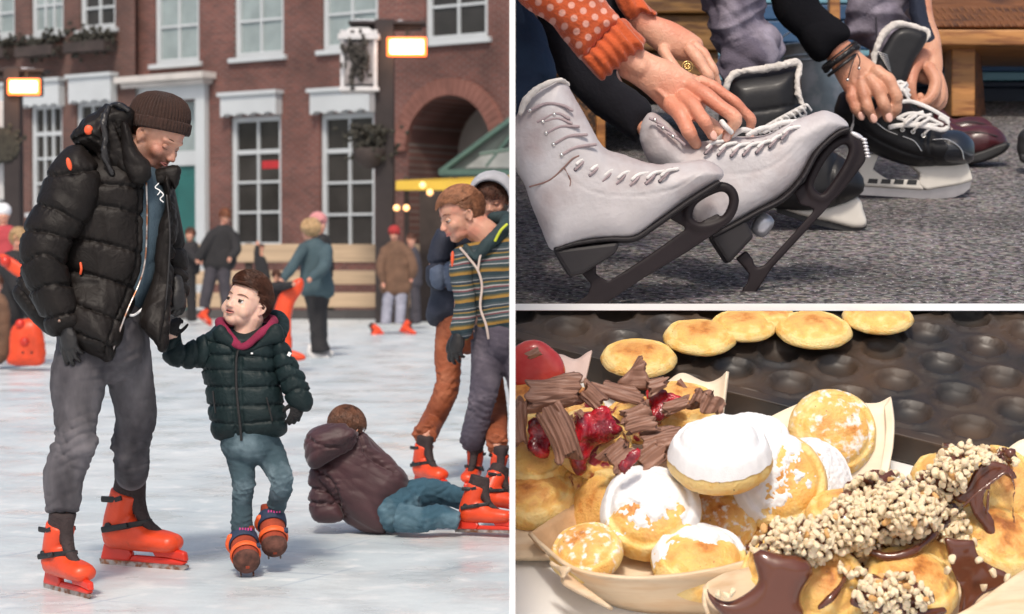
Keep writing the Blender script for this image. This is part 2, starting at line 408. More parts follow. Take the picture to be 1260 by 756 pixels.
# the arch: spandrels and the barrel behind
ac = (ar[0]+ar[1])/2; arr = (ar[1]-ar[0])/2; az = ar[3]-arr; K = 20
arc = [(ac+arr*math.cos(math.pi*i/K), az+arr*math.sin(math.pi*i/K)) for i in range(K+1)]
for i in range(K):
    (xa, za), (xb, zb) = arc[i], arc[i+1]
    wm.add([(xa, 0, za), (xb, 0, zb), (xb, 0, ar[3]), (xa, 0, ar[3])], [(0, 1, 2, 3)])
    wm.add([(xa, 0, za), (xb, 0, zb), (xb, 1.6, zb), (xa, 1.6, za)], [(0, 1, 2, 3)])
wm.add([(ar[0], 0, 0), (ar[0], 0, az), (ar[0], 1.6, az), (ar[0], 1.6, 0)], [(0, 1, 2, 3)])
wm.add([(ar[1], 0, 0), (ar[1], 0, az), (ar[1], 1.6, az), (ar[1], 1.6, 0)], [(0, 1, 2, 3)])
wm.build('wall', bm1, bld, smooth=False)
lb(MB(), ar[0]-.1, ar[1]+.1, 1.6, 1.8, 0, ar[3]+.1).build('passage_wall', mat('plaster', (.34, .31, .29), .8, .2, 8, .2, 1), bld, smooth=False)
g = MB()
for i in range(9): lb(g, ar[0]+.25+i*(2*arr-.5)/9, ar[0]+.28+i*(2*arr-.5)/9, 1.3, 1.34, 0, 2.2)
lb(g, ar[0]+.2, ar[1]-.2, 1.3, 1.34, 2.2, 2.28); g.build('gate', mat('black_iron', (.02, .02, .02), .5), bld, smooth=False)
# brick arch ring, set proud
mb = MB()
for i in range(28):
    a0 = math.pi*i/28+.004; a1 = math.pi*(i+1)/28-.004; r0, r1 = arr+.01, arr+.34
    q = [V((ac+r*math.cos(a), -.05, az+r*math.sin(a))) for r, a in ((r0, a0), (r1, a0), (r1, a1), (r0, a1))]
    mb.prism(q, (0, .1, 0))
mb.build('arch_ring', mat('arch_brick', (.20, .085, .065), .8, .3, 20, .25, 3), bld, smooth=False)
for i, w_ in enumerate(W_up): window(bld, uv, *w_, curt if i < 3 else glassd)
for i, w_ in enumerate(W_lo): window(bld, uv, *w_, glassd, red=(i == 0))
header(bld, uv, 279, 118, 347, 143); header(bld, uv, 389, 113, 462, 140)
# white pilasters either side of the lower windows
# doorway with cornice
du0, du1 = uv(182, 300)[0], uv(246, 300)[0]; dz = uv(214, 125)[1]
tr = MB(); lb(tr, du0-.42, du0, -.14, .3, 0, dz+.02); lb(tr, du1, du1+.28, -.14, .3, 0, dz+.02); lb(tr, du0-.42, du1+.28, -.141, .3, dz+.02, dz+.42)
ds = tr.build('door_surround', white, bld, smooth=False, bevel=.01)
cn = MB(); lb(cn, du0-.62, du1+.5, -.42, .1, dz+.423, dz+.56); lb(cn, du0-.52, du1+.4, -.3, .1, dz+.32, dz+.42)
cn.build('cornice', offw, ds, smooth=False, bevel=.01)
z1 = uv(214, 186)[1]; z2 = uv(214, 204)[1]
dd = MB(); lb(dd, du0, du1, .16, .22, 0, z2); 
for a_, b_ in ((.08, .46), (.54, .92)):
    for c_, e_ in ((.06, .3), (.36, .92)): lb(dd, du0+(du1-du0)*a_, du0+(du1-du0)*b_, .13, .161, z2*c_, z2*e_)
dd.build('door', teal, bld, smooth=False, bevel=.01)
lb(MB(), du0, du1, .1, .24, z2, z1).build('transom', white, bld, smooth=False)
lb(MB(), du0, du1, .2, .24, z1, dz+.02).build('fanlight', curt, bld, smooth=False)
# roof mass behind so that it is a building from any side
lb(MB(), xl, xr, .4, 9, 0, 9.5) if False else None
mb = MB(); mb.add([(xl, 2.0, 0), (xr, 2.0, 0), (xr, 2.0, 9.5), (xl, 2.0, 9.5)], [(0, 1, 2, 3)]); mb.add([(xl, 0, 9.5), (xr, 0, 9.5), (xr, 8, 9.5), (xl, 8, 9.5)], [(0, 1, 2, 3)]); mb.add([(xr, 0, 0), (xr, 8, 0), (xr, 8, 9.5), (xr, 0, 9.5)], [(0, 1, 2, 3)])
mb.build('rear_wall', bm2, bld, smooth=False)
# second house on the left
A2, M2, uv2 = fac(0, 47, 165, 44.4)
b2 = thing('brick_building', 'dark brown brick building at the far left with narrow white windows over window boxes', 'building', (0, 0, 0)); place(b2, A2, M2)
W2u = [(-25, -60, 18, 46, 2, 4), (38, -60, 78, 42, 3, 3), (98, -60, 142, 36, 2, 4)]
W2l = [(-18, 140, 16, 262, 3, 4), (38, 128, 77, 262, 3, 4), (94, 124, 143, 262, 3, 4)]
holes = [hole(uv2, *w_[:4]) for w_ in W2u+W2l]
wallmesh(uv2(-120, 100)[0], uv2(166.5, 100)[0], 0, 9.6, holes).build('wall', bm2, b2, smooth=False)
for w_ in W2u: window(b2, uv2, *w_, curt if w_[0] < 80 else glassd)
for w_ in W2l: window(b2, uv2, *w_, glassd)
header(b2, uv2, 34, 102, 80, 132); header(b2, uv2, 92, 96, 144, 127); header(b2, uv2, -22, 108, 20, 140)
leafd = mat('dark_leaves', (.03, .028, .02), .8, .5, 30, .5, 12)
for w_ in W2u:
    a, b, c, d = hole(uv2, *w_[:4]); lf = MB()
    for i in range(160):
        q = V((rnd.uniform(a-.1, b+.1), rnd.uniform(-.4, -.1), c-.25+rnd.gauss(0, .13)))
        lf.ell(q, (rnd.uniform(.03, .09), .04, rnd.uniform(.03, .07)), seg=6, rings=4)
    bx_ = MB(); lb(bx_, a-.08, b+.08, -.42, -.02, c-.52, c-.3)
    o = bx_.build('window_box', darkw, b2, smooth=False); lf.build('plants', leafd, o)
mb = MB(); xa, xb = uv2(-120, 100)[0], uv2(166.5, 100)[0]
mb.add([(xa, 0, 9.6), (xb, 0, 9.6), (xb, 8, 9.6), (xa, 8, 9.6)], [(0, 1, 2, 3)]); mb.add([(xa, .9, 0), (xb, .9, 0), (xb, .9, 9.6), (xa, .9, 9.6)], [(0, 1, 2, 3)]); mb.build('rear_wall', bm2, b2, smooth=False)
# ---- rink barrier: rails of pale planks on dark posts
CLIP[:] = [(V((X0, 0, 0)), V((-1, 0, 0)))]
plank = mat('pale_planks', (.46, .335, .22), .7, .3, 20, .2, 3, stretch=(.3, 3, 6))
bf = thing('rink_barrier', 'low barrier of pale horizontal planks on dark posts along the far edge of the ice', 'barrier', (-6, 38, 0))
yb = 38.5
for za, zb_ in ((.22, .5), (.66, .92), (1.08, 1.42)):
    MB().box((-6.4, yb, (za+zb_)/2), (12.79, .06, zb_-za)).build('rail', plank, bf, smooth=False, bevel=.01)
for i in range(9): MB().box((-.35-i*1.55, yb+.11, .72), (.14, .14, 1.44)).build('post', darkw, bf, smooth=False, bevel=.01)
MB().box((-6.4, yb-.02, .09), (12.79, .1, .17)).build('kickboard', mat('dark_kickboard', (.06, .055, .055), .7, .2, 10, .3, 2), bf, smooth=False)
# ---- lamp posts with glowing lamps
lampm = mat('heater_glow', (1, .6, .35), .4, emit=(1, .66, .40), estr=9)
post_m = mat('weathered_post', (.022, .015, .015), .7, .4, 25, .3, 3)
def lamp_post(px, pb, pw, ptop, lx0, ly0, lx1, ly1, a0, a1, ay, label):
    Z = GZ(pb); s_ = Z/FP
    t = thing('lamp_post', label, 'lamp post', G(px, pb), 'square posts carrying glowing lamps')
    top = P(px, ptop, Z); h = top.z; b = G(px, pb)
    MB().box((b.x, b.y, h/2), (pw*s_, pw*s_, h)).build('post', post_m, t, smooth=False, bevel=.015)
    ar_ = MB(); p0, p1 = P(a0, ay, Z), P(a1, ay+2, Z)
    ar_.box((p0+p1)/2, (abs(p1.x-p0.x), pw*s_*1.7, 4*s_)); ar_.box((p0+p1)/2+V((0, 0, -5*s_)), (abs(p1.x-p0.x)*.9, pw*s_, 4*s_))
    cr_ = ar_.build('crown', post_m, t, smooth=False, bevel=.01)
    sn = MB()
    for i in range(14): sn.ell(p0.lerp(p1, rnd.random())+V((0, rnd.uniform(-.1, .1), 3*s_)), (rnd.uniform(4, 9)*s_, .12, 1.6*s_), seg=10, rings=6)
    sn.build('snow', mat('snow', (.8, .8, .83), .9), cr_)
    q0, q1 = P(lx0, ly0, Z), P(lx1, ly1, Z); c = (q0+q1)/2+V((0, -.3, 0))
    hs = MB().box(c+V((0, .1, 0)), (abs(q1.x-q0.x)+.08, .14, abs(q1.z-q0.z)+.08)); hs.box((c.x, c.y+.2, (q0.z+(p0.z-5*s_))/2), (.06, .06, abs(p0.z-5*s_-q0.z)+.15))
    ho = hs.build('lamp_housing', mat('black_metal', (.02, .02, .02), .5), t, smooth=False, bevel=.01)
    MB().box(c+V((0, .02, 0)), (abs(q1.x-q0.x)+.05, .05, abs(q1.z-q0.z)+.05)).build('lamp_rim', mat('hot_orange_rim', (1, .2, .04), .5, emit=(1, .16, .03), estr=2.2), ho, smooth=False, bevel=.02)
    MB().box(c, (abs(q1.x-q0.x)*.9, .06, abs(q1.z-q0.z)*.82)).build('lamp', lampm, ho, smooth=False, bevel=.02)
    return t, Z, s_
t1, Z1, s1 = lamp_post(474, 398, 23, 26, 479, 50, 524, 70, 430, 524, 29, 'tall dark wooden post with a bright lamp and a white lantern box, behind the skaters')
# lantern box hanging left of the post, a plant basket below
q0, q1 = P(421, 40, Z1), P(466, 112, Z1); lt = MB(); xm = (q0.x+q1.x)/2; W_, H_ = q1.x-q0.x, q0.z-q1.z; yy = q0.y-.1; bt = .07
for sx in (-1, 1):
    for sy in (-1, 1): lt.box((xm+sx*(W_/2-bt/2), yy+sy*(W_/2-bt/2), q1.z+H_/2), (bt, bt, H_))
lt.box((xm, yy, q1.z), (W_+.06, W_+.06, .07)); lt.box((xm, yy, q0.z-.12), (W_+.08, W_+.08, .1))
lt.hexa([(xm-W_/2, yy-W_/2, q0.z-.07), (xm+W_/2, yy-W_/2, q0.z-.07), (xm+W_/2, yy+W_/2, q0.z-.07), (xm-W_/2, yy+W_/2, q0.z-.07), (xm-W_/4, yy-W_/4, q0.z+.06), (xm+W_/4, yy-W_/4, q0.z+.06), (xm+W_/4, yy+W_/4, q0.z+.06), (xm-W_/4, yy+W_/4, q0.z+.06)])
lo_ = lt.build('lantern_box', mat('frosted_white', (.55, .54, .54), .6), t1, smooth=False, bevel=.01)
MB().box((xm, yy, q1.z+H_*.45), (W_*.85, W_*.85, H_*.72)).build('lantern_glass', mat('milky_glass', (.34, .31, .31), .3, 0, 1, .35, 3), lo_, smooth=False)
wb = MB(); bow = [P(435+8*math.cos(a), 78+20*math.sin(a), Z1)+V((0, -.5, 0)) for a in [k*math.pi/6 for k in range(13)]]
for i in range(120): wb.ell(P(443+rnd.gauss(0, 7), 75+rnd.gauss(0, 12), Z1)+V((0, -.42+rnd.uniform(-.08, .05), 0)), (rnd.uniform(.02, .06), .03, rnd.uniform(.03, .08)), seg=6, rings=4)
wb.build('wreath', mat('wreath_leaves', (.035, .03, .025), .8, .3, 20, .5, 9), lo_)
pb_ = MB(); pl_ = MB(); c = P(455, 185, Z1)+V((0, -.25, 0))
pb_.lathe([(.1, -.34), (.24, -.2), (.3, 0), (.28, .02)], c)
for i in range(260): pl_.ell(c+V((rnd.gauss(0, .2), rnd.gauss(0, .13), rnd.uniform(-.2, .42))), (rnd.uniform(.02, .06), .03, rnd.uniform(.02, .07)), seg=6, rings=4)
o = pb_.build('flower_basket', darkw, t1); pl_.build('plants', leafd, o)
t2, Z2, s2 = lamp_post(18, 412, 20, 84, 17, 101, 53, 117, -30, 58, 87, 'dark wooden post at the left edge with a glowing lamp under its snowy crown')
ll = MB()
for i in range(520): ll.ell(P(8+rnd.gauss(0, 8), 180+rnd.gauss(0, 8), Z2)+V((0, -.2, 0)), (rnd.uniform(.02, .06), .03, rnd.uniform(.02, .07)), seg=6, rings=4)
ll.build('plants', leafd, t2)
q = MB()
for yy0 in (124, 200): 
    a, b = P(-12, yy0, Z2), P(12, yy0+46, Z2); q.box(((a+b)/2)+V((0, .2, 0)), (.34, .3, a.z-b.z))
q.build('lantern_box', mat('frosted_white', 0), t2, smooth=False, bevel=.02)
for (xx, yy_, zz) in ((500, 60, Z1), (35, 109, Z2)):
    pl = bpy.data.lights.new('lamp_light', 'AREA'); pl.energy = 7; pl.color = (1, .5, .25); pl.size = .6
    po = bpy.data.objects.new('lamp_light', pl); COL.objects.link(po); po.location = P(xx, yy_, zz)+V((0, -.6, 0)); po.rotation_euler = (R(60), 0, 0)
# ---- chalet with green framed gable and a yellow awning
ch = thing('market_stall', 'market stall with a green framed sloping roof and a yellow awning by the arched gateway', 'stall', (-.6, 36, 0))
Zc = 36.5
gf = MB()
def bar(mb, a, b, r): return mb.tube([a, b], r, seg=6, n=1, caps=False)
for k in (0, 1.6):
    dz_ = V((0, k, 0))
    bar(gf, P(543, 211, Zc)+dz_, P(629.5, 146, Zc)+dz_, .05); bar(gf, P(590, 190, Zc)+dz_, P(629.5, 184, Zc)+dz_, .035); bar(gf, P(598, 205, Zc)+dz_, P(629.5, 166, Zc)+dz_, .03)
gf.box(P(586, 212, Zc)+V((0, .8, 0)), (1.35, 1.7, .1)); gf.build('roof_frame', mat('green_paint', (.06, .12, .1), .5), ch, smooth=False)
sh = MB().prism([P(546, 210, Zc+.1), P(631, 210, Zc+.1), P(631, 147, Zc+.1)], V((0, .05, 0)))
sh.build('roof_sheet', mat('grey_green_roof', (.055, .07, .065), .35, 0, 1, .3, 3), ch, smooth=False)
sh = MB(); sh.prism([P(572, 207, Zc), P(596, 189, Zc), P(629, 186, Zc), P(629, 207, Zc)], V((0, .03, 0))); sh.build('roof_glass', mat('roof_glass', (.26, .28, .28), .2, 0, 1, .25, 3), ch, smooth=False)
aw = MB(); a, b = P(487, 228, 35), P(629.9, 222, 35); rows = []
for i in range(9):
    t = i/8; rows.append([V((a.x+(b.x-a.x)*t, a.y, a.z-.09)), V((a.x+(b.x-a.x)*t, a.y+.02, a.z+.04)), V((a.x+(b.x-a.x)*t, a.y+1.2, a.z+.10+.08*t))])
aw.sheet(rows, .03).build('awning', mat('yellow_canvas', (.55, .36, .03), .7, .2, 8, .1, 2), ch, smooth=False)
for x_ in (500, 560, 622): MB().box((P(x_, 300, 36).x, 36.1, 1.3), (.09, .09, 2.6)).build('post', darkw, ch, smooth=False)
dk = MB(); dk.box((P(575, 300, 36).x, 37.2, 1.2), (1.8, .1, 2.4)); dk.build('back_panel', darkw, ch, smooth=False)
bulb = mat('bulb_glow', (1, .7, .4), .4, emit=(1, .45, .13), estr=2.2)
for i, (x_, y_) in enumerate(((529, 237), (500, 256), (488, 256), (520, 228))):
    tag(MB().ell(P(x_, y_, 34.6), .055, seg=12, rings=8).build('light_bulb', bulb, loc=P(x_, y_, 34.6)), ['round glowing bulb hanging lowest in front of the yellow awning, whitest of the four', 'small orange bulb right of its close neighbour behind the standing child', 'small orange bulb nearest the dark lamp post', 'orange bulb tucked right under the yellow awning'][i], 'light bulb', 'bulbs strung under the yellow awning')
MB().build  # noqa
# ================================================================ figures: kit
skin = mat('skin', (.56, .31, .22), .5, .15, 260, .1, 30, sss=.25, col2=(.60, .27, .20), c2scale=14)
skin_r = mat('skin_ruddy', (.60, .31, .215), .5, .15, 260, .10, 30, sss=.25, col2=(.60, .26, .18), c2scale=12)
eye_w = mat('eye_white', (.7, .68, .66), .2, var=.02); iris_m = mat('iris', (.04, .025, .018), .15, var=.05)
lip_m = mat('lips', (.55, .20, .17), .45, var=.05); mouth_m = mat('mouth_inside', (.09, .012, .012), .5)
hair_b = mat('brown_hair', (.085, .032, .018), .45, .3, 120, .4, 40, spec=.4); hair_r = mat('auburn_hair', (.20, .07, .032), .45, .3, 120, .4, 40)
hair_y = mat('blond_hair', (.5, .33, .17), .5, .3, 120, .3, 40)
leather = mat('black_leather', (.016, .014, .014), .42, .3, 60, .2, 14)
def dv(rx, up, cam_): return (V((rx, -cam_, up))).normalized()      # right / up / towards the camera
class Fig:
    def __init__(s, Z): s.Z = Z
    def p(s, px, py, dz=0): return P(px, py, s.Z+dz)
    def r(s, px): return px*s.Z/FP
    def pts(s, l): return [q if isinstance(q, V) else s.p(*q) for q in l]
    def tube(s, mb, l, rad, **k):
        rad = rad if isinstance(rad, (list, tuple)) else [rad]*len(l)
        rr = [s.r(x) if isinstance(x, (int, float)) else (s.r(x[0]), s.r(x[1])) for x in rad]
        return mb.tube(s.pts(l), rr, **k)
    def ell(s, mb, c, r, rot=None):
        r = (r, r, r) if isinstance(r, (int, float)) else r
        return mb.ell(s.p(*c), [s.r(x) for x in r], rot)
def headframe(c, f, up):
    y = V(f).normalized(); z = V(up); z = (z-y*z.dot(y)).normalized(); x = y.cross(z)
    return V(c), Matrix((x, y, z)).transposed()
def add_head(mb, c, Rm, H, child=0, nose=1, ears=True):
    T = lambda x, y, z: c+Rm@V((x, y, z*(1-.16*child) if z < 0 else z))*H
    def E(cc, r, rot=None): mb.ell(T(*cc), [q*H for q in r], Rm if rot is None else Rm@rot, seg=18, rings=12)
    E((0, -.07, .12), (.335, .415, .37)); E((0, .10, -.06), (.27+.02*child, .26, .36)); E((0, .02, -.2), (.25+.02*child, .26, .22))
    E((0, .20, -.37), (.13, .13, .11)); E((.11, .12, -.32), (.12, .17, .12)); E((-.11, .12, -.32), (.12, .17, .12))
    mb.tube([T(0, .31, .05), T(0, .36, -.04), T(0, .415-.012*child, -.13)], [.03*H, .034*H, (.044-.004*child)*H*nose], seg=12)
    E((.045, .385, -.145), (.035, .04, .03)); E((-.045, .385, -.145), (.035, .04, .03))
    if child < .5: mb.tube([T(-.2, .255, .085), T(-.08, .325, .09), T(.08, .325, .09), T(.2, .255, .085)], .042*H, seg=10)
    E((.16, .21, -.12), (.11, .11, .11)); E((-.16, .21, -.12), (.11, .11, .11))
    E((0, .33, -.215), (.085, .04, .025)); E((0, .32, -.262), (.075, .04, .028))
    if ears:
        for s in (-1, 1):
            E((s*.318, -.045, -.04), (.03, .06, .10)); mb.tube([T(s*.335, -.03, -.14), T(s*.36, -.08, -.08), T(s*.375, -.095, .02), T(s*.355, -.04, .07), T(s*.335, .01, .02)], .018*H, seg=8)
def dents(c, Rm, H, child=0):
    Ri = np.array(Rm.transposed()); cc = np.array(c)
    def f(co, no):
        q = (co-cc)@Ri.T/H
        o = np.zeros(len(q))
        for s in (-1, 1):
            d = ((q-np.array([s*.135, .33, .005]))**2/np.array([.085, .12, .06])**2).sum(1); o -= .035*np.exp(-d)
            d = ((q-np.array([s*.24, .15, .05]))**2/.09**2).sum(1); o -= .012*np.exp(-d)
        d = ((q-np.array([0, .36, -.238]))**2/np.array([.1, .08, .012])**2).sum(1); o -= .022*np.exp(-d)
        d = ((q-np.array([0, .33, -.31]))**2/np.array([.09, .08, .03])**2).sum(1); o -= .015*np.exp(-d)
        return o*H
    return f
def face_bits(par, c, Rm, H, look=(0, 0), lid=.35, brow=None, open_mouth=0, child=0, lips=True, sk=None, smile=0):
    T = lambda x, y, z: c+Rm@V((x, y, z*(1-.16*child) if z < 0 else z))*H
    sk = sk or par.data.materials[0]; er = .053+.004*child
    for s in (-1, 1):
        cx, cy, cz = s*.13, (.272 if lid > -.2 else .256), .0
        e = MB().ell(T(cx, cy, cz), (er-.004 if lid > -.2 else er*.8)*H, seg=20, rings=14).build('eye', eye_w, par)
        a, b = look; d = V((math.sin(a), math.cos(a)*math.cos(b), math.sin(b)))
        ce = V((cx, cy, cz))+d*(er*.78)
        if e:
            q = MB(); q.ell(c+Rm@ce*H, [(.031+.009*child)*H, (.031+.009*child)*H, .016*H], Rm@(d.to_track_quat('Z', 'Y').to_matrix()), seg=16, rings=8); q.build('iris', iris_m, e)
        for lo, hi in ((lid, 1.4), (-1.4, min(-.42, lid-.15))):
            l = MB(); l.sheet([[T(cx+(er+.007)*math.sin(u)*math.cos(v), cy+(er+.005)*math.cos(u)*math.cos(v), cz) + Rm@V((0, 0, (er+.005)*math.sin(v)))*H for u in [(-1.4+2.8*i/12) for i in range(13)]] for v in [lo+(hi-lo)*j/6 for j in range(7)]], .003*H)
            l.build('eyelid', sk, par)
        l = MB(); l.tube([T(cx+(er+.011)*math.sin(u)*math.cos(lid), cy+(er+.011)*math.cos(u)*math.cos(lid), cz)+Rm@V((0, 0, (er+.006)*math.sin(lid)))*H for u in (-1.1, -.5, 0, .5, 1.1)], .0045*H, seg=6); l.build('eyelashes', mat('lashes', (.12, .06, .04), .7), par)
        if brow:
            MB().tube([T(s*.06, .338, .098), T(s*.12, .328, .118), T(s*.19, .278, .112), T(s*.225, .238, .092)], [.007*H, .011*H, .009*H, .004*H], seg=8).build('eyebrow', brow, par)
    if open_mouth:
        MB().ell(T(0, .322, -.242), ((.075+.015*smile)*H, .045*H, .030*H*open_mouth), Rm).build('mouth', mouth_m, par)
        MB().ell(T(0, .340, -.228), (.05*H, .024*H, .009*H), Rm).build('teeth', mat('teeth', (.75, .72, .66), .3, var=.02), par)
    if lips:
        dz = .022*open_mouth
        for z0, r_ in ((-.226+dz*.5, .0085), (-.257-dz, .0115)):
            MB().tube([T(-.088-.02*smile, .312-.01*smile, -.240+.02*smile), T(-.045, .352, z0), T(0, .364, z0-.002), T(.045, .352, z0), T(.088+.02*smile, .312-.01*smile, -.240+.02*smile)], [.004*H, r_*H, r_*H*1.05, r_*H, .004*H], seg=8).build('lip', lip_m, par)
def add_hair(c, Rm, H, n, keep, comb, ln=.25, th=.012, lift=.1, jit=.25, seed=1, ctr=(0, -.06, .13), rad=(.352, .435, .385), base=True, lfn=None):
    r = random.Random(seed); mb = MB(); rad = np.array(rad); ctr = np.array(ctr)
    T = lambda q: c+Rm@V(q)*H
    k = 0; tries = 0
    while k < n and tries < n*20:
        tries += 1
        d = np.array([r.gauss(0, 1), r.gauss(0, 1), r.gauss(0, 1)]); d /= np.linalg.norm(d)
        q = ctr+rad*d
        if not keep(q): continue
        k += 1; pts = []; L_ = (lfn(q) if lfn else ln)*r.uniform(.6, 1.15); m = 5; d = d.copy(); jt = np.array([r.gauss(0, jit) for _ in range(3)])
        for i in range(m):
            t = i/(m-1); q = ctr+rad*d*(1+lift*t*(1.1-.4*t)+.01)
            pts.append(q)
            g = np.array(comb(q), float)+jt; nn = d/np.linalg.norm(d); g = g-nn*g.dot(nn); g /= (np.linalg.norm(g)+1e-6)
            d = d+g*(L_/(m-1))/.38; d /= np.linalg.norm(d)
        w_ = th*H*r.uniform(.7, 1.3)
        P_ = [T(q) for q in pts]; rr = [w_, w_*1.1, w_, w_*.75, w_*.2]
        vs = []; fs = []
        for i in range(m):
            tn = (P_[min(i+1, m-1)]-P_[max(i-1, 0)]).normalized(); x = tn.cross(V((.3, .5, .8))).normalized(); y = tn.cross(x)
            for j in range(3):
                a = 2.094*j; vs.append(P_[i]+(x*math.cos(a)+y*math.sin(a))*rr[i])
        for i in range(m-1):
            for j in range(3): fs.append((i*3+j, i*3+(j+1) % 3, i*3+3+(j+1) % 3, i*3+3+j))
        mb.add(vs, fs)
    if base:
        n1, n2 = 40, 24
        g = [[ctr+rad*.985*np.array([math.sin(a)*math.cos(b), math.sin(a)*math.sin(b), math.cos(a)]) for b in [2*math.pi*j/n1 for j in range(n1)]] for a in [math.pi*i/n2 for i in range(n2+1)]]
        vs = []; fs = []
        for i in range(n2):
            for j in range(n1):
                q4 = [g[i][j], g[i+1][j], g[i+1][(j+1) % n1], g[i][(j+1) % n1]]
                if keep(sum(q4)/4): b0 = len(vs); vs += [T(q) for q in q4]; fs.append((b0, b0+1, b0+2, b0+3))
        mb.add(vs, fs)
    return mb
def hand(mb, w, d, back, side, L, curl=(.5, .5, .55, .6), spread=.12, thumb=(.6, .5), fat=1.0, palm_t=1.0, tdir=None):
    """w wrist, d finger direction, back = normal of the back of the hand, side = +1/-1 thumb side"""
    x = V(d).normalized(); z = V(back); z = (z-x*z.dot(x)).normalized(); y = z.cross(x)*side
    q = lambda a, b, c_=0: V(w)+(x*a+y*b+z*c_)*L
    mb.tube([q(-.12, 0), q(.08, .0), q(.3, .0), q(.47, -.0)], [(.125*L*fat, .1*L*fat), (.15*L, .105*L*palm_t), (.2*L, .1*L*palm_t), (.185*L, .075*L*palm_t)], side=y, seg=18)
    mb.ell(q(.2, .13, -.045), (.13*L, .08*L, .07*L*palm_t), Matrix((x, y, z)).transposed())
    tips = []
    for i, (yo, xo, ln) in enumerate(((.135, .46, .40), (.047, .485, .445), (-.045, .465, .41), (-.128, .42, .32))):
        a = -spread*(i-1.3); cu = curl[i] if hasattr(curl, '__len__') else curl
        b = q(xo, yo, .005); dr = (x*math.cos(a)-y*math.sin(a)*-1*(1 if i < 2 else 1)).normalized() if False else (x*math.cos(a)+y*math.sin(-a)*-1).normalized()
        pts = [q(xo-.12, yo*.9, 0), b]; ang = 0; cur = b
        for fr, bd in ((.48, .95), (.29, 1.15), (.23, .8)):
            ang += cu*bd; step = (dr*math.cos(ang)-z*math.sin(ang)); cur = cur+step*(ln*fr*L); pts.append(cur)
        r_ = (.05-.003*i)*L*fat
        mb.tube(pts, [r_*1.0, r_*1.12, r_*1.0, r_*.93, r_*.72], seg=12, n=4); tips.append((pts, r_, step, z))
    t1, t2 = thumb
    b = q(.12, .13, -.03); dr = (x*math.cos(t1)+y*math.sin(t1)-z*.35).normalized()
    if tdir is not None: dr = V(tdir).normalized()
    p1 = b+dr*.22*L; d2 = (dr+(x*.5-y*.2-z*.5)*t2).normalized(); p2 = p1+d2*.17*L; d3 = (d2+(x*.3-y*.3-z*.4)*t2).normalized(); p3 = p2+d3*.13*L
    mb.tube([b-dr*.03*L, p1, p2, p3], [.075*L*fat, .062*L*fat, .056*L*fat, .042*L*fat], seg=12, n=4); tips.append(([p1, p2, p3], .056*L*fat, d3, (z+y*.8).normalized()))
    return tips
orange_pl = mat('orange_plastic', (.74, .065, .015), .42, .12, 70, .14, 12, coat=.08, col2=(.55, .06, .02), c2scale=30, c2lo=.6, c2hi=.75)
red_pl = mat('red_orange_plastic', (.62, .03, .012), .38, .06, 40, .1, 9, coat=.2)
liner = mat('boot_liner', (.035, .022, .022), .8, .5, 120, .2, 20)
strap_m = mat('black_strap', (.012, .012, .013), .45, .2, 80, .1, 20)
steel = mat('worn_steel', (.5, .45, .42), .35, .3, 40, .35, 25, metal=.8, col2=(.3, .13, .07), c2scale=30)
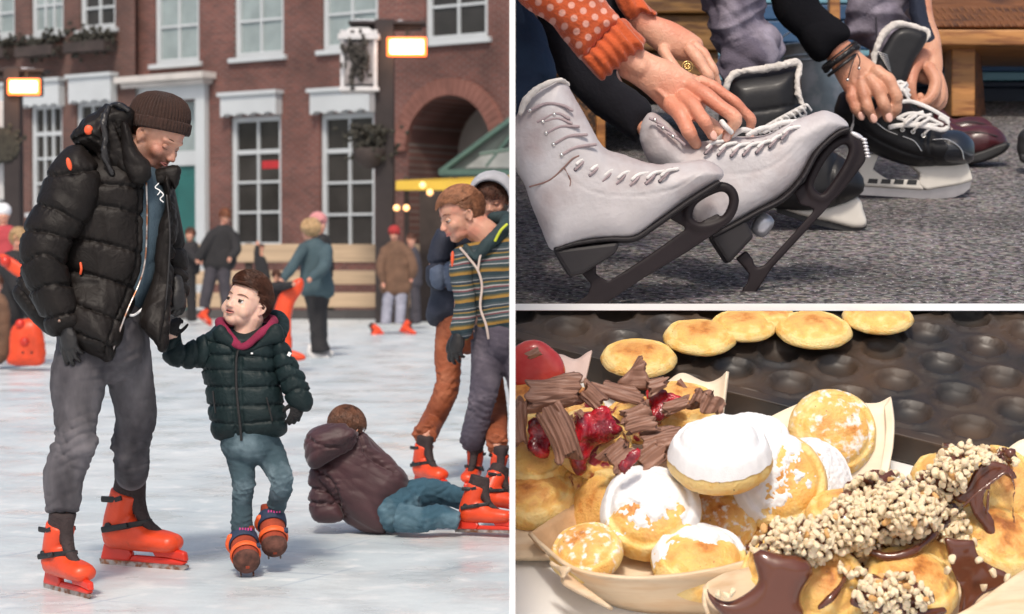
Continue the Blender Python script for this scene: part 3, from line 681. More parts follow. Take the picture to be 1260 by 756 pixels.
def skate(par, heel, toe, up, L=None, mirror=1, shaft=None, vox=.007, simple=False):
    """rental skate; heel and toe: ends of the blade"""
    heel = V(heel); toe = V(toe); L = L or (toe-heel).length; Rm = frame(toe-heel, up)
    sh = V((shaft or (0, 0, 1)))
    T = lambda x, y, z: heel+Rm@V((x, y*mirror, z))*L
    mb = MB()
    mb.tube([T(.12, 0, .30), T(.4, .0, .295), (T(.7, .01, .28)), T(.87, .0, .27)], [(.13*L, .135*L), (.15*L, .135*L), (.18*L, .12*L), (.15*L, .10*L)], side=Rm@V((0, 1, 0)), seg=18)
    mb.tube([T(.17, 0, .3), T(.19, 0, .46), T(.25, 0, .62), T(.30, 0, .76)], [(.15*L, .17*L), (.15*L, .165*L), (.165*L, .17*L), (.17*L, .175*L)], side=Rm@V((0, 1, 0)), seg=18, caps=.2)
    mb.tube([T(.3, 0, .42), T(.55, 0, .33)], [(.13*L, .13*L), (.14*L, .1*L)], side=Rm@V((0, 1, 0)))
    b = mb.build('skate', orange_pl, par, vox=vox, it=2)
    if b is None: return None
    mb = MB()
    mb.tube([T(.22, 0, .5), T(.31, 0, .80), T(.345, 0, .92)], [(.14*L, .15*L), (.15*L, .155*L), (.16*L, .165*L)], side=Rm@V((0, 1, 0)), seg=18, caps=.15)
    mb.tube([T(.70, 0, .36), T(.53, 0, .47), T(.45, 0, .66), T(.47, 0, .88)], [(.055*L, .05*L), (.075*L, .06*L), (.08*L, .07*L), (.075*L, .05*L)], side=Rm@V((0, 1, 0)), seg=14)
    mb.build('liner', liner, b, vox=vox*1.1, it=2)
    # holder with its opening, then the steel
    mb = MB(); yt = .075*L; dy = Rm@V((0, 1, 0))*yt
    for poly in ([(-.03, .05), (.33, .05), (.38, .12), (.3, .23), (.02, .23)], [(.33, .05), (1.0, .05), (1.05, .09), (.8, .12), (.38, .12)], [(.66, .118), (.8, .12), (1.05, .09), (1.03, .19), (.86, .22), (.6, .22)]):
        mb.prism([T(x, 0, z) for x, z in poly], dy)
    mb.build('blade_holder', red_pl, b, smooth=False, bevel=.008*L*3)
    MB().prism([T(x, 0, z) for x, z in [(-.04, .0), (1.0, .0), (1.06, .035), (1.05, .055), (-.05, .055)]], dy*.35).build('blade', steel, b, smooth=False)
    if simple: return b
    for (x0, z0, x1, z1) in ((.10, .70, .45, .70), (.1, .38, .58, .47)):
        mb = MB(); pts = []; wv = .172
        for i in range(9):
            a = math.pi*i/8; pts.append(T(x0+(x1-x0)*math.sin(a), -wv*math.cos(a), z0+(z1-z0)*math.sin(a)))
        mb.tube(pts, [(.035*L, .012*L)]*9, side=Rm@V((.35, 0, 1)), seg=8, caps=False)
        for s in (-1, 1):
            bx = T((x0+x1)/2+.03, s*(wv-.015), (z0+z1)/2+.01); mb.box(bx, (.09*L, .028*L, .05*L), Rm@Matrix.Rotation(-.3, 3, 'Y'))
        mb.build('buckle', strap_m, b, smooth=False, bevel=.004)
    for s in (-1, 1): MB().lathe([(.04*L, -.008*L), (.04*L, .012*L), (.025*L, .016*L)], T(.17, s*.152, .42), Rm@Matrix.Rotation(-s*math.pi/2, 3, 'X'), seg=20).build('rivet', strap_m, b)
    return b
def zipper(par, pts, w, m, name='zip'):
    return MB().tube(pts, [(w, w*.5)]*len(pts), seg=8, side=(1, 0, 0)).build(name, m, par)

def skpt(heel, toe, up):         # ankle and toe points inside a skate
    heel = V(heel); toe = V(toe); L = (toe-heel).length; Rm = frame(toe-heel, up); T = lambda x, y, z: heel+Rm@V((x, y, z))*L
    return T(.345, 0, .93), T(.24, 0, .55), T(.32, 0, .34), T(.75, 0, .28)
def proj(co):
    d = co-np.array(CAM); z = d@np.array(FW)
    return 630+FP*(d@np.array(RT))/z, 378-FP*(d@np.array(UP))/z
def inflate(mb, fg, poly, depth, rnd_=None, dz=0, back=1.0, h=1.6, smoothn=3):
    """a padded solid whose outline is poly (picture coordinates at this figure's own distance); depth = half thickness, px"""
    q = cr(list(poly)+[poly[0]], smoothn)[:-1] if smoothn > 1 else np.array(poly, float)
    x0, y0 = q.min(0)-h-2.5; x1, y1 = q.max(0)+h+2.5
    nx, ny = int((x1-x0)/h)+1, int((y1-y0)/h)+1
    X, Y = np.meshgrid(x0+np.arange(nx)*h, y0+np.arange(ny)*h)
    ins = np.zeros(X.shape, bool); D = np.full(X.shape, 1e9); m = len(q)
    for i in range(m):
        ax, ay = q[i]; bx, by = q[(i+1) % m]
        c = ((ay > Y) != (by > Y)) & (X < (bx-ax)*(Y-ay)/((by-ay) if by != ay else 1e-9)+ax); ins ^= c
        L2 = (bx-ax)**2+(by-ay)**2+1e-9; t = np.clip(((X-ax)*(bx-ax)+(Y-ay)*(by-ay))/L2, 0, 1)
        D = np.minimum(D, np.hypot(X-ax-t*(bx-ax), Y-ay-t*(by-ay)))
    D = np.where(ins, D, -D)+1.7; ins = D > 0
    w = rnd_ or depth
    k = np.clip(D/w, 0, 1); rr = depth*np.sqrt(1-(1-k)**2); rr = np.where(ins, rr, 0)
    idF = {}; vs = []; fs = []
    def vid(i, j, s_):
        key = (i, j, s_)
        if key not in idF:
            z = dz(X[i, j], Y[i, j]) if callable(dz) else dz
            r = max(rr[i, j], .35)*fg.Z/FP
            idF[key] = len(vs); vs.append(fg.p(X[i, j], Y[i, j], z+(-r if s_ == 0 else r*back)))
        return idF[key]
    cell = ins[:-1, :-1] & ins[1:, :-1] & ins[:-1, 1:] & ins[1:, 1:]
    for i in range(ny-1):
        for j in range(nx-1):
            if not cell[i, j]: continue
            fs.append((vid(i, j, 0), vid(i+1, j, 0), vid(i+1, j+1, 0), vid(i, j+1, 0)))
            fs.append((vid(i, j, 1), vid(i, j+1, 1), vid(i+1, j+1, 1), vid(i+1, j, 1)))
            for di, dj, a, b in ((-1, 0, (i, j), (i, j+1)), (1, 0, (i+1, j+1), (i+1, j)), (0, -1, (i+1, j), (i, j)), (0, 1, (i, j+1), (i+1, j+1))):
                ii, jj = i+di, j+dj
                if not (0 <= ii < ny-1 and 0 <= jj < nx-1 and cell[ii, jj]):
                    fs.append((vid(*a, 0), vid(*b, 0), vid(*b, 1), vid(*a, 1)))
    return mb.add(vs, fs)
def grooves(fg, lines, amp, w, puff=0, wrinkle=.5, seed=1, freq=90):
    """stitched seams and the padding between them"""
    segs = []
    for l in lines:
        q = cr(l, 4)
        segs += [(q[i], q[i+1]) for i in range(len(q)-1)]
    s_ = fg.Z/FP; fold = wr(freq, 1.0, None, 1, seed)
    def f(co, no):
        x, y = proj(co); D = np.full(len(x), 1e9)
        for a, b in segs:
            L2 = ((b-a)**2).sum()+1e-9; t = np.clip(((x-a[0])*(b[0]-a[0])+(y-a[1])*(b[1]-a[1]))/L2, 0, 1)
            D = np.minimum(D, np.hypot(x-a[0]-t*(b[0]-a[0]), y-a[1]-t*(b[1]-a[1])))
        o = -amp*np.exp(-(D/w)**2)+puff*(1-np.exp(-(D/(3.2*w))**2))
        o = o+wrinkle*amp*fold(co, no)*np.exp(-(D/(3.5*w))**2)
        return o*s_
    return f
def legs(body, cloth, fg, l, rad, seg=26, caps=.15, k=.55):
    fg.tube(body, l, [r*k for r in rad], seg=14, caps=.1); fg.tube(cloth, l, rad, seg=seg, caps=caps)
# ================================================================ the man and the small boy
CLIP[:] = [(V((X0, 0, 0)), V((-1, 0, 0)))]
down = mat('black_down_fabric', (.011, .0085, .0075), .52, .35, 24, .3, 6, spec=.2, bwarp=1.6)
down_g = mat('dark_green_down_fabric', (.009, .019, .021), .52, .35, 34, .25, 7, spec=.22, bwarp=1.6)
knit = mat('brown_knit', (.035, .015, .010), .95, .5, 150, .25, 60, sheen=.1)
denim_g = mat('washed_grey_denim', (.046, .042, .049), .95, .45, 400, .25, 7, col2=(.20, .185, .20), c2scale=3, c2lo=.38, c2hi=.78, stretch=(2.2, 2.2, 1))
denim_b = mat('washed_blue_denim', (.045, .08, .10), .95, .45, 400, .22, 7, col2=(.19, .26, .30), c2scale=7, c2lo=.5, c2hi=.75)
slate = mat('slate_jersey', (.045, .075, .10), .85, .3, 200, .12, 6)
def folds(fg, spots, amp=.02, rest=.25, sc=60, seed=21):
    arr = [(np.array(fg.pts([s_[:-1]] if len(s_) > 2 else [s_[0]])[0]), fg.r(s_[-1])) for s_ in spots]
    base = wr(sc, amp, (0, 0, 1), .35, seed)
    def g_(co, no):
        w_ = np.full(len(co), rest)
        for c0, r0 in arr: w_ = np.maximum(w_, np.exp(-((co-c0)**2).sum(1)/r0**2))
        return base(co, no)*w_
    return g_
def glove(par, w, d, back, side, L, curl, m=leather, fat=1.08, vox=.0034, **k):
    g_ = MB(); hand(g_, w, d, back, side, L, curl, fat=fat, palm_t=1.35, **k); return g_.build('glove', m, par, vox=vox, it=2)
f = Fig(7.42); F_ = f
hc, hR = headframe(f.p(194, 169, 0), dv(.76, -.56, .40), dv(.42, .86, .1)); HH = f.r(86)
kt = G(110, 737); kh = kt+V((-.205, .235, 0)); kup = (.05, .0, 1)
sa, sb, sc_, sdd = skpt(kh, kt, kup); h2, t2_ = G(128, 694), G(226, 702); ra, rb, rc, rd = skpt(h2, t2_, (0, 0, 1))
b = MB(); add_head(b, hc, hR, HH)
f.tube(b, [(150, 230, 0), (158, 205, 0), (178, 180, 5e-3)], [34, 27, 23])
f.tube(b, [(140, 235, 0), (138, 300, 0), (130, 400, 0)], [(46, 30), (40, 28), (40, 28)], side=(1, 0, 0))
f.tube(b, [(96, 222, -.03), (62, 300, -.08), (84, 398, -.12)], [22, 16, 12])
f.tube(b, [(190, 235, .1), (204, 300, .12), (217, 360, .06)], [18, 14, 11])
jn = MB()
f.tube(jn, [(128, 375, -.02), (125, 410, -.02), (122, 440, -.02)], [(46, 38), (54, 42), (54, 40)], side=(1, 0, 0), seg=32)
lk = [(112, 415, -.05), (98, 465, -.08), (94, 515, -.12), (92, 545, -.14), (79, 585, -.13), sa]
legs(b, jn, f, lk, [37, 35, 25.5, 23.5, 24, 20]); rk = [(150, 415, .02), (160, 465, .06), (168, 512, .12), (163, 545, .16), (162, 580, .22), ra]
legs(b, jn, f, rk, [33, 29, 25.5, 22, 20, 19])
b.tube([sa, sb, sc_, sdd], [.03, .03, .035, .03]); b.tube([ra, rb, rc, rd], [.03, .03, .035, .03])
def beard_skin(c, Rm, H, org):
    s0 = skin_r.copy(); s0.name = 'bearded_skin'; t = s0.node_tree; n = t.nodes; L = t.links.new; bs = n['Principled BSDF']; src = bs.inputs['Base Color'].links[0].from_socket
    tc = n.new('ShaderNodeTexCoord'); J = c+Rm@V((0, .12, -.36))*H-org
    d = n.new('ShaderNodeVectorMath'); d.operation = 'DISTANCE'; L(tc.outputs['Object'], d.inputs[0]); d.inputs[1].default_value = J
    nz = n.new('ShaderNodeTexNoise'); nz.inputs['Scale'].default_value = 350; L(tc.outputs['Object'], nz.inputs[0])
    a = n.new('ShaderNodeMath'); a.operation = 'MULTIPLY_ADD'; L(nz.outputs[0], a.inputs[0]); a.inputs[1].default_value = .09*H*1.6; L(d.outputs['Value'], a.inputs[2])
    k_ = n.new('ShaderNodeMapRange'); k_.inputs[1].default_value = .54*H; k_.inputs[2].default_value = .38*H; k_.inputs[4].default_value = .75; L(a.outputs[0], k_.inputs[0])
    mx = n.new('ShaderNodeMix'); mx.data_type = 'RGBA'; mx.inputs[7].default_value = (.10, .045, .028, 1); L(k_.outputs[0], mx.inputs[0]); L(src, mx.inputs[6]); L(mx.outputs[2], bs.inputs['Base Color'])
    return s0
man = b.build('person', beard_skin(hc, hR, HH, G(120, 715)), loc=G(120, 715), vox=.0052, it=2, disp=dents(hc, hR, HH), clip=False)
tag(man, 'man in a brown knit cap and open black puffer jacket holding the small boy\'s hand', 'person')
face_bits(man, hc, hR, HH, look=(0, -.6), lid=-.55, brow=hair_b)
add_hair(hc, hR, HH, 900, lambda q: q[2] < .12 and q[2] > -.22 and q[1] < -.02, lambda q: (0, -.3, -1), .07, .008, .01, seed=3, base=False).build('hair', hair_b, man)
def cap(par, c, Rm, H, m, ribs=54):
    tl = Matrix.Rotation(R(24), 3, 'X'); Rc = Rm@tl; seg = ribs*6
    ct = c+Rm@V((0, -.08, .10))*H
    def ring(r, z, amp, k=(1, 1.2)):
        return [ct+Rc@V((r*k[0]*(1+amp*abs(math.sin(ribs*math.pi*j/seg)))*math.cos(2*math.pi*j/seg), r*k[1]*(1+amp*abs(math.sin(ribs*math.pi*j/seg)))*math.sin(2*math.pi*j/seg), z))*H for j in range(seg)]
    prof = [(.375, .02, .03), (.382, .12, .035), (.375, .22, .05), (.345, .33, .07), (.29, .42, .09), (.2, .49, .12), (.1, .525, .2), (.02, .535, .2)]
    brim = [(.36, -.03, 0), (.395, -.035, .03), (.405, .0, .035), (.405, .11, .035), (.40, .135, .03), (.37, .14, 0)]
    for pr, nm in ((prof, 'cap'), (brim, 'brim')):
        mb = MB(); rows = [ring(*q) for q in pr]; vs = [p for r_ in rows for p in r_]
        mb.add(vs, [(i*seg+j, i*seg+(j+1) % seg, (i+1)*seg+(j+1) % seg, (i+1)*seg+j) for i in range(len(rows)-1) for j in range(seg)])
        if nm == 'cap': o = mb.build('beanie', m, par)
        else: mb.build('brim', m, o)
cap(man, hc, hR, HH, knit)
# jacket: near front half with its placket
j = MB()
inflate(j, f, [(122, 186), (150, 188), (178, 200), (183, 222), (183, 260), (181, 316), (174, 347), (158, 384), (137, 441), (119, 436), (96, 425), (70, 400), (58, 380), (60, 300), (70, 230), (90, 195)], 52, 50, dz=lambda x, y: -.13*min(1, max(0, (y-350)/70)), back=1.0)
jk = j.build('jacket', down, man, vox=.0058, it=3, disp=[grooves(f, [[(60, 222), (122, 226), (150, 228), (182, 232)], [(60, 250), (129, 253), (182, 266)], [(50, 290), (114, 296), (182, 314)], [(50, 330), (107, 337), (172, 356)], [(60, 368), (95, 375), (160, 399)], [(80, 406), (105, 414), (142, 428)], [(172, 215), (172, 262), (169, 316), (160, 352), (145, 388), (127, 436)]], 3.6, 2.0, 1.6, .7, 3), wr(26, .006, None, 1, 3)])
j = MB(); inflate(j, f, [(40, 318), (30, 328), (19, 354), (18, 364), (31, 382), (48, 401), (66, 412), (84, 400), (80, 340)], 22, 20, dz=.08)
j.build('back_hem', down, jk, vox=.0055, it=2, disp=grooves(f, [[(20, 350), (38, 372), (62, 398)], [(25, 340), (45, 362), (70, 385)]], 3, 1.8, 1.2, .8, 4))
zipper(jk, f.pts([(180, 225, -.11), (181, 262, -.11), (179, 316, -.11), (172, 347, -.12), (156, 384, -.17), (137, 436, -.19)]), f.r(1.2), steel)
j = MB(); inflate(j, f, [(201, 224), (206, 216), (211, 236), (216, 262), (217, 286), (214, 309), (212, 351), (206, 394), (200, 430), (189, 415), (175, 399), (178, 375), (188, 345), (191, 311), (194, 280), (203, 255), (204, 238)], 24, 12, dz=lambda x, y: -.03-.08*min(1, max(0, (y-350)/60)))
j.build('front_panel', down, jk, vox=.005, it=2, disp=[wr(42, .010, (1, 0, 0), .5, 5), grooves(f, [[(212, 240), (213, 290), (209, 350), (202, 400), (197, 425)]], 3, 1.5, 1, .5, 6)])
zipper(jk, f.pts([(205, 240, -.11), (209, 290, -.125), (206, 350, -.125), (201, 395, -.12), (198, 428, -.08)]), f.r(1.1), leather)
s_ = MB(); inflate(s_, f, [(165, 200), (190, 205), (200, 230), (206, 262), (200, 310), (192, 345), (176, 377), (158, 384), (150, 370), (160, 300)], 36, 34, dz=0)
sw = s_.build('sweater', slate, man, vox=.006, it=3, disp=wr(17, .012, (.5, 0, 1), .6, 8))
em = MB()
for l in ([(195, 226), (191, 231), (197, 235), (194, 240)], [(197, 235), (201, 240), (197, 245), (201, 249)]): em.tube([f.p(x, y, -.105) for x, y in l], f.r(.75), seg=8)
em.build('chest_emblem', mat('white_print', (.8, .8, .8), .6), sw)
MB().tube(f.pts([(156, 387, -.10), (165, 388, -.10), (176, 380, -.10)]), [(f.r(1.2), f.r(1.6))]*3, seg=8).build('shirt_hem', mat('white_cotton', (.75, .75, .76), .8), sw)
def psleeve(par, fg, poly, seams, depth, m, dz=0, vox=.0055, cuff=None, amp=3.2, seed=1, nm='sleeve', w=2.0, puff=1.4):
    q = MB(); inflate(q, fg, poly, depth, depth, dz=dz)
    return q.build(nm, m, par, vox=vox, it=3, disp=[grooves(fg, seams, amp, w, puff, .8, seed), wr(28, .004, None, 1, seed)])
sl_ = psleeve(jk, f, [(100, 181), (84, 183), (66, 202), (58, 217), (46, 250), (34, 272), (27, 294), (26, 325), (37, 361), (52, 390), (62, 412), (80, 408), (100, 399), (94, 375), (85, 344), (82, 316), (90, 297), (108, 272), (119, 243), (123, 217), (115, 198)],
    [[(56, 217), (81, 214), (120, 208)], [(42, 250), (70, 258), (104, 276)], [(24, 285), (50, 284), (92, 296)], [(24, 327), (52, 312), (84, 326)], [(34, 361), (62, 350), (90, 352)], [(50, 393), (71, 389), (100, 382)]], 31, down, dz=lambda x, y: -.10-.06*min(1, max(0, (y-190)/120)), seed=7)
MB().ell(f.p(73, 395, -.245), f.r(2), seg=10, rings=8).build('snap_button', steel, sl_)
j = MB(); f.tube(j, [(190, 235, .1), (204, 290, .13), (214, 330, .08), (218, 358, .03)], [24, 21, 18, 15], seg=24)
j.build('sleeve', down, jk, vox=.0055, it=2, disp=grooves(f, [[(195, 330), (215, 325), (235, 335)], [(195, 345), (215, 341), (235, 348)], [(195, 300), (230, 305)]], 3, 2, 1.4, .8, 9))
# hood lying on the back, standing collar
h = MB(); inflate(h, f, [(89, 170), (93, 160), (105, 148), (124, 134), (134, 127), (153, 130), (166, 142), (160, 158), (166, 185), (176, 205), (176, 224), (158, 224), (141, 220), (124, 203), (118, 186), (98, 178)], 30, 22, dz=-.05)
hd_ = h.build('hood', down, jk, vox=.005, it=3, disp=[wr(34, .012, (1, 0, 0), .8, 11), grooves(f, [[(92, 172), (108, 166), (122, 172)], [(134, 130), (127, 146), (129, 172), (127, 193), (139, 220)], [(140, 150), (150, 170), (160, 200)]], 4, 2, 1, .7, 12)])
h = MB(); f.tube(h, [(136, 131, -.10), (146, 129, -.13), (158, 136, -.13)], [3, 3.5, 3]); f.tube(h, [(134, 132, -.12), (128, 150, -.155), (130, 172, -.165), (129, 190, -.165), (138, 214, -.15)], [3, 4, 4.5, 5, 4])
h.build('hood_edge', leather, hd_, vox=.004, it=1, disp=wr(60, .006, None, 1, 13))
h = MB(); inflate(h, f, [(150, 150), (158, 152), (170, 185), (183, 198), (186, 216), (176, 226), (160, 222), (150, 190)], 16, 14, dz=-.13)
inflate(h, f, [(180, 222), (192, 209), (206, 205), (218, 203), (223, 212), (216, 234), (210, 228), (200, 228), (188, 232)], 12, 10, dz=-.03)
h.build('collar', down, jk, vox=.0048, it=2, disp=wr(38, .008, None, .6, 12))
opr = mat('orange_print', (.8, .1, .03), .5)
MB().ell(f.p(109, 160, -.142), (f.r(5.5), f.r(3), f.r(6)), seg=14, rings=8).build('orange_print', opr, hd_)
MB().ell(f.p(85, 202, -.228), (f.r(3.2), f.r(2.5), f.r(8)), Matrix.Rotation(-.25, 3, 'Y'), seg=12, rings=8).build('orange_print', opr, sl_)
MB().tube(f.pts([(99, 324, -.16), (100, 331, -.165), (99, 337, -.16)]), f.r(1.6), seg=8).build('zip_pull', opr, jk)
jo = jn.build('jeans', denim_g, man, vox=.0055, it=2, disp=[folds(f, [(92, 545, -.14, 34), (163, 548, .16, 30), (ra, 26), (sa, 22), (128, 445, -.05, 36)], .026, .09, 48), wr(9, .005, None, 1, 4)])
c_ = MB(); c_.tube([ra+V((0, .0, .075)), ra-V((0, 0, .01))], [f.r(21.5), f.r(21)], seg=24, caps=.12); c_.build('turn_up', denim_g, jo, vox=.005, it=1)
glove(man, f.p(84, 398, -.19), dv(.10, -1, .18), dv(-.35, .1, 1), -1, f.r(60), (.3, .35, .4, .5), thumb=(.5, .4))
glove(man, f.p(218, 350, .0), dv(.1, -1, .2), dv(.7, .1, .6), 1, f.r(58), (.9, .9, .9, .9), thumb=(.5, .6))
skate(man, kh, kt, kup); skate(man, h2, t2_, (0, 0, 1))
# ---------------------------------------------------------------- the boy
f = Fig(7.7)
hc, hR = headframe(f.p(302, 375, 0), dv(-.50, .27, .82), dv(.2, .95, 0)); HH = f.r(72)
b = MB(); add_head(b, hc, hR, HH, child=1)
for s in (-1, 1): b.ell(hc+hR@V((s*.17, .2, -.15))*HH, (.12*HH, .11*HH, .12*HH))
f.tube(b, [(300, 430, 0), (303, 408, .0), (308, 390, 0)], [20, 16, 17]); f.tube(b, [(300, 425, 0), (302, 480, 0), (305, 545, 0)], [(32, 20), (30, 20), (28, 20)], side=(1, 0, 0))
f.tube(b, [(268, 430, 0), (238, 444, 0), (216, 430, -.03), (211, 412, -.06)], [11, 9, 8, 7]); f.tube(b, [(335, 430, 0), (358, 470, -.02), (370, 494, -.05)], [12, 10, 8])
jn = MB(); f.tube(jn, [(307, 532, 0), (306, 552, 0)], [(37, 28), (36, 28)], side=(1, 0, 0), seg=28)
legs(b, jn, f, [(294, 545, 0), (297, 570, 0), (300, 593, -.02), (298, 620, 0), (299, 652, 0)], [21, 18.5, 15.5, 13.5, 14]); legs(b, jn, f, [(325, 545, .02), (337, 570, 0), (347, 592, -.04), (343, 612, .03), (338, 628, .07)], [21, 18.5, 15.5, 13.5, 12.5])
f.tube(b, [(299, 652, 0), (300, 664, 0), (302, 680, -.07)], 8); f.tube(b, [(336, 628, .08), (334, 638, .08), (336, 655, .02)], 8)
boy = b.build('person', mat('skin_pale', (.74, .47, .37), .5, .1, 260, .04, 30, sss=.35), loc=G(305, 706), vox=.0042, it=2, disp=lambda co, no: .45*dents(hc, hR, HH, 1)(co, no), clip=False)
tag(boy, 'small boy in a dark green puffer jacket and jeans gazing up at the man', 'person')
face_bits(boy, hc, hR, HH, look=(-.02, .2), lid=.5, brow=mat('light_brown_brow', (.22, .11, .07), .7), open_mouth=.9, child=1, smile=1)
def boykeep(q):
    x, y, z = q
    if y > .12: return z > .27
    if y > -.06: return z > .04+y*1.5
    return z > -.2
add_hair(hc, hR, HH, 2400, lambda q: q[2] > .30 and q[1] > -.3, lambda q: (-.9, -.35, .1), .3, .007, .20, .12, seed=15, ctr=(0, -.02, .20), rad=(.33, .40, .37), base=False, lfn=lambda q: .34).build('fringe', hair_b, boy)
add_hair(hc, hR, HH, 5200, boykeep, lambda q: (-.7 if q[2] > .25 else -.1, -.6 if q[2] > .25 else -1, .5 if q[1] > .1 else -.45), .26, .0075, .13, .12, seed=5, lfn=lambda q: .36 if q[2] > .26 else .15).build('hair', hair_b, boy)
j = MB(); inflate(j, f, [(272, 404), (252, 414), (248, 436), (249, 455), (253, 470), (258, 508), (263, 535), (278, 542), (300, 544), (336, 538), (352, 529), (349, 500), (345, 480), (344, 440), (348, 415), (334, 402), (302, 410)], 34, 34, dz=.0)
jk = j.build('jacket', down_g, boy, vox=.0048, it=3, disp=[grooves(f, [[(248, 422), (272, 421), (293, 425)], [(296, 425), (320, 418), (348, 425)], [(245, 438), (292, 437), (348, 442)], [(245, 455), (292, 456), (350, 458)], [(248, 475), (292, 477), (350, 475)], [(250, 499), (293, 500), (354, 497)], [(255, 519), (294, 522), (356, 516)], [(287, 425), (287, 480), (290, 540)], [(297, 425), (296, 480), (300, 540)]], 2.6, 1.5, 1.2, .8, 31)])
psleeve(jk, f, [(252, 413), (238, 420), (225, 424), (219, 405), (206, 407), (200, 425), (202, 441), (219, 451), (245, 452), (262, 446), (272, 425)], [[(240, 415), (243, 435), (240, 455)], [(226, 420), (228, 435), (222, 455)], [(198, 435), (212, 430), (222, 420)], [(200, 418), (220, 414)], [(254, 412), (258, 430), (256, 450)]], 17, down_g, dz=-.03, vox=.0045, amp=2.2, w=1.5, puff=.9, seed=34)
psleeve(jk, f, [(336, 405), (345, 408), (354, 426), (370, 456), (380, 478), (383, 496), (379, 505), (366, 504), (355, 495), (346, 474), (338, 446), (334, 424)], [[(332, 425), (345, 419), (356, 421)], [(334, 440), (350, 434), (364, 438)], [(338, 455), (356, 449), (372, 455)], [(344, 471), (362, 463), (380, 470)], [(350, 486), (366, 478), (386, 482)]], 17, down_g, dz=-.05, vox=.0045, amp=2.2, w=1.5, puff=.9, seed=35)
zipper(jk, f.pts([(297, 422, -.108), (291, 440, -.112), (291, 480, -.112), (295, 520, -.112), (297, 542, -.085)]), f.r(1.6), leather)
for l in ([(328, 490, -.108), (335, 518, -.105)], [(262, 482, -.085), (265, 508, -.085)]): MB().tube(f.pts(l), f.r(1.0), seg=8).build('pocket_zip', leather, jk)
MB().box(f.p(310, 435, -.113), (f.r(2.6), .004, f.r(2))).build('chest_tag', mat('white_print', 0), jk, smooth=False)
MB().box(f.p(356, 436, -.098), (f.r(4), .006, f.r(5)), Matrix.Rotation(.5, 3, 'Y')).build('sleeve_badge', mat('white_print', 0), jk, smooth=False)
h = MB(); inflate(h, f, [(262, 408), (272, 400), (285, 414), (300, 428), (318, 420), (338, 400), (348, 408), (346, 420), (330, 424), (308, 434), (296, 436), (280, 426), (266, 418)], 9, 8, dz=-.085)
f.tube(h, [(345, 412, .0), (348, 400, .06), (338, 392, .12), (300, 396, .14), (272, 406, .08), (264, 412, .0)], [8, 9, 11, 11, 8, 7])
h.build('hood', down_g, jk, vox=.0045, it=2, disp=wr(30, .004, None, 1, 33))
mag = mat('magenta_fleece', (.22, .012, .05), .9, .4, 200, .2, 20)
h = MB(); f.tube(h, [(270, 398, -.02), (280, 412, -.075), (298, 427, -.11), (318, 413, -.095), (334, 400, -.04), (336, 393, .05), (320, 392, .10), (290, 396, .10), (272, 396, .05), (270, 398, -.02)], [(6, 5), (7, 5), (6, 4), (7, 5), (7, 6), (6, 6), (6, 6), (6, 6), (6, 6), (6, 5)]); h.build('hoodie', mag, boy, vox=.004, it=2, disp=wr(50, .004, None, 1, 2))
jn.build('jeans', denim_b, boy, vox=.0045, it=2, disp=[folds(f, [(300, 600, -.02, 20), (347, 596, -.04, 20), (338, 624, .06, 16), (299, 645, 0, 18), (310, 552, 0, 16)], .014, .2, 80), wr(14, .005, None, 1, 6)])
wool = mat('black_wool', (.012, .011, .012), .9, .6, 160, .2, 30)
glove(boy, f.p(369, 493, -.06), dv(-.3, -1, .1), dv(.3, .1, 1), -1, f.r(42), (.45, .5, .55, .6), wool, thumb=(.7, .5))
glove(boy, f.p(211, 414, -.06), dv(.3, 1, .3), dv(-.2, .1, 1), -1, f.r(36), (.9, .9, .9, .9), wool, thumb=(.7, .5))
suede = mat('rust_brown_suede', (.30, .045, .018), .85, .5, 90, .3, 14); sole_m = mat('scuffed_sole', (.09, .035, .025), .9, .6, 60, .6, 30)
navy = mat('navy_strap', (.02, .035, .075), .7, .3, 100, .1, 20); og = mat('orange_strap', (.85, .12, .025), .5, .2, 60, .1, 10); pinkm = mat('pink_print', (.6, .05, .25), .6)
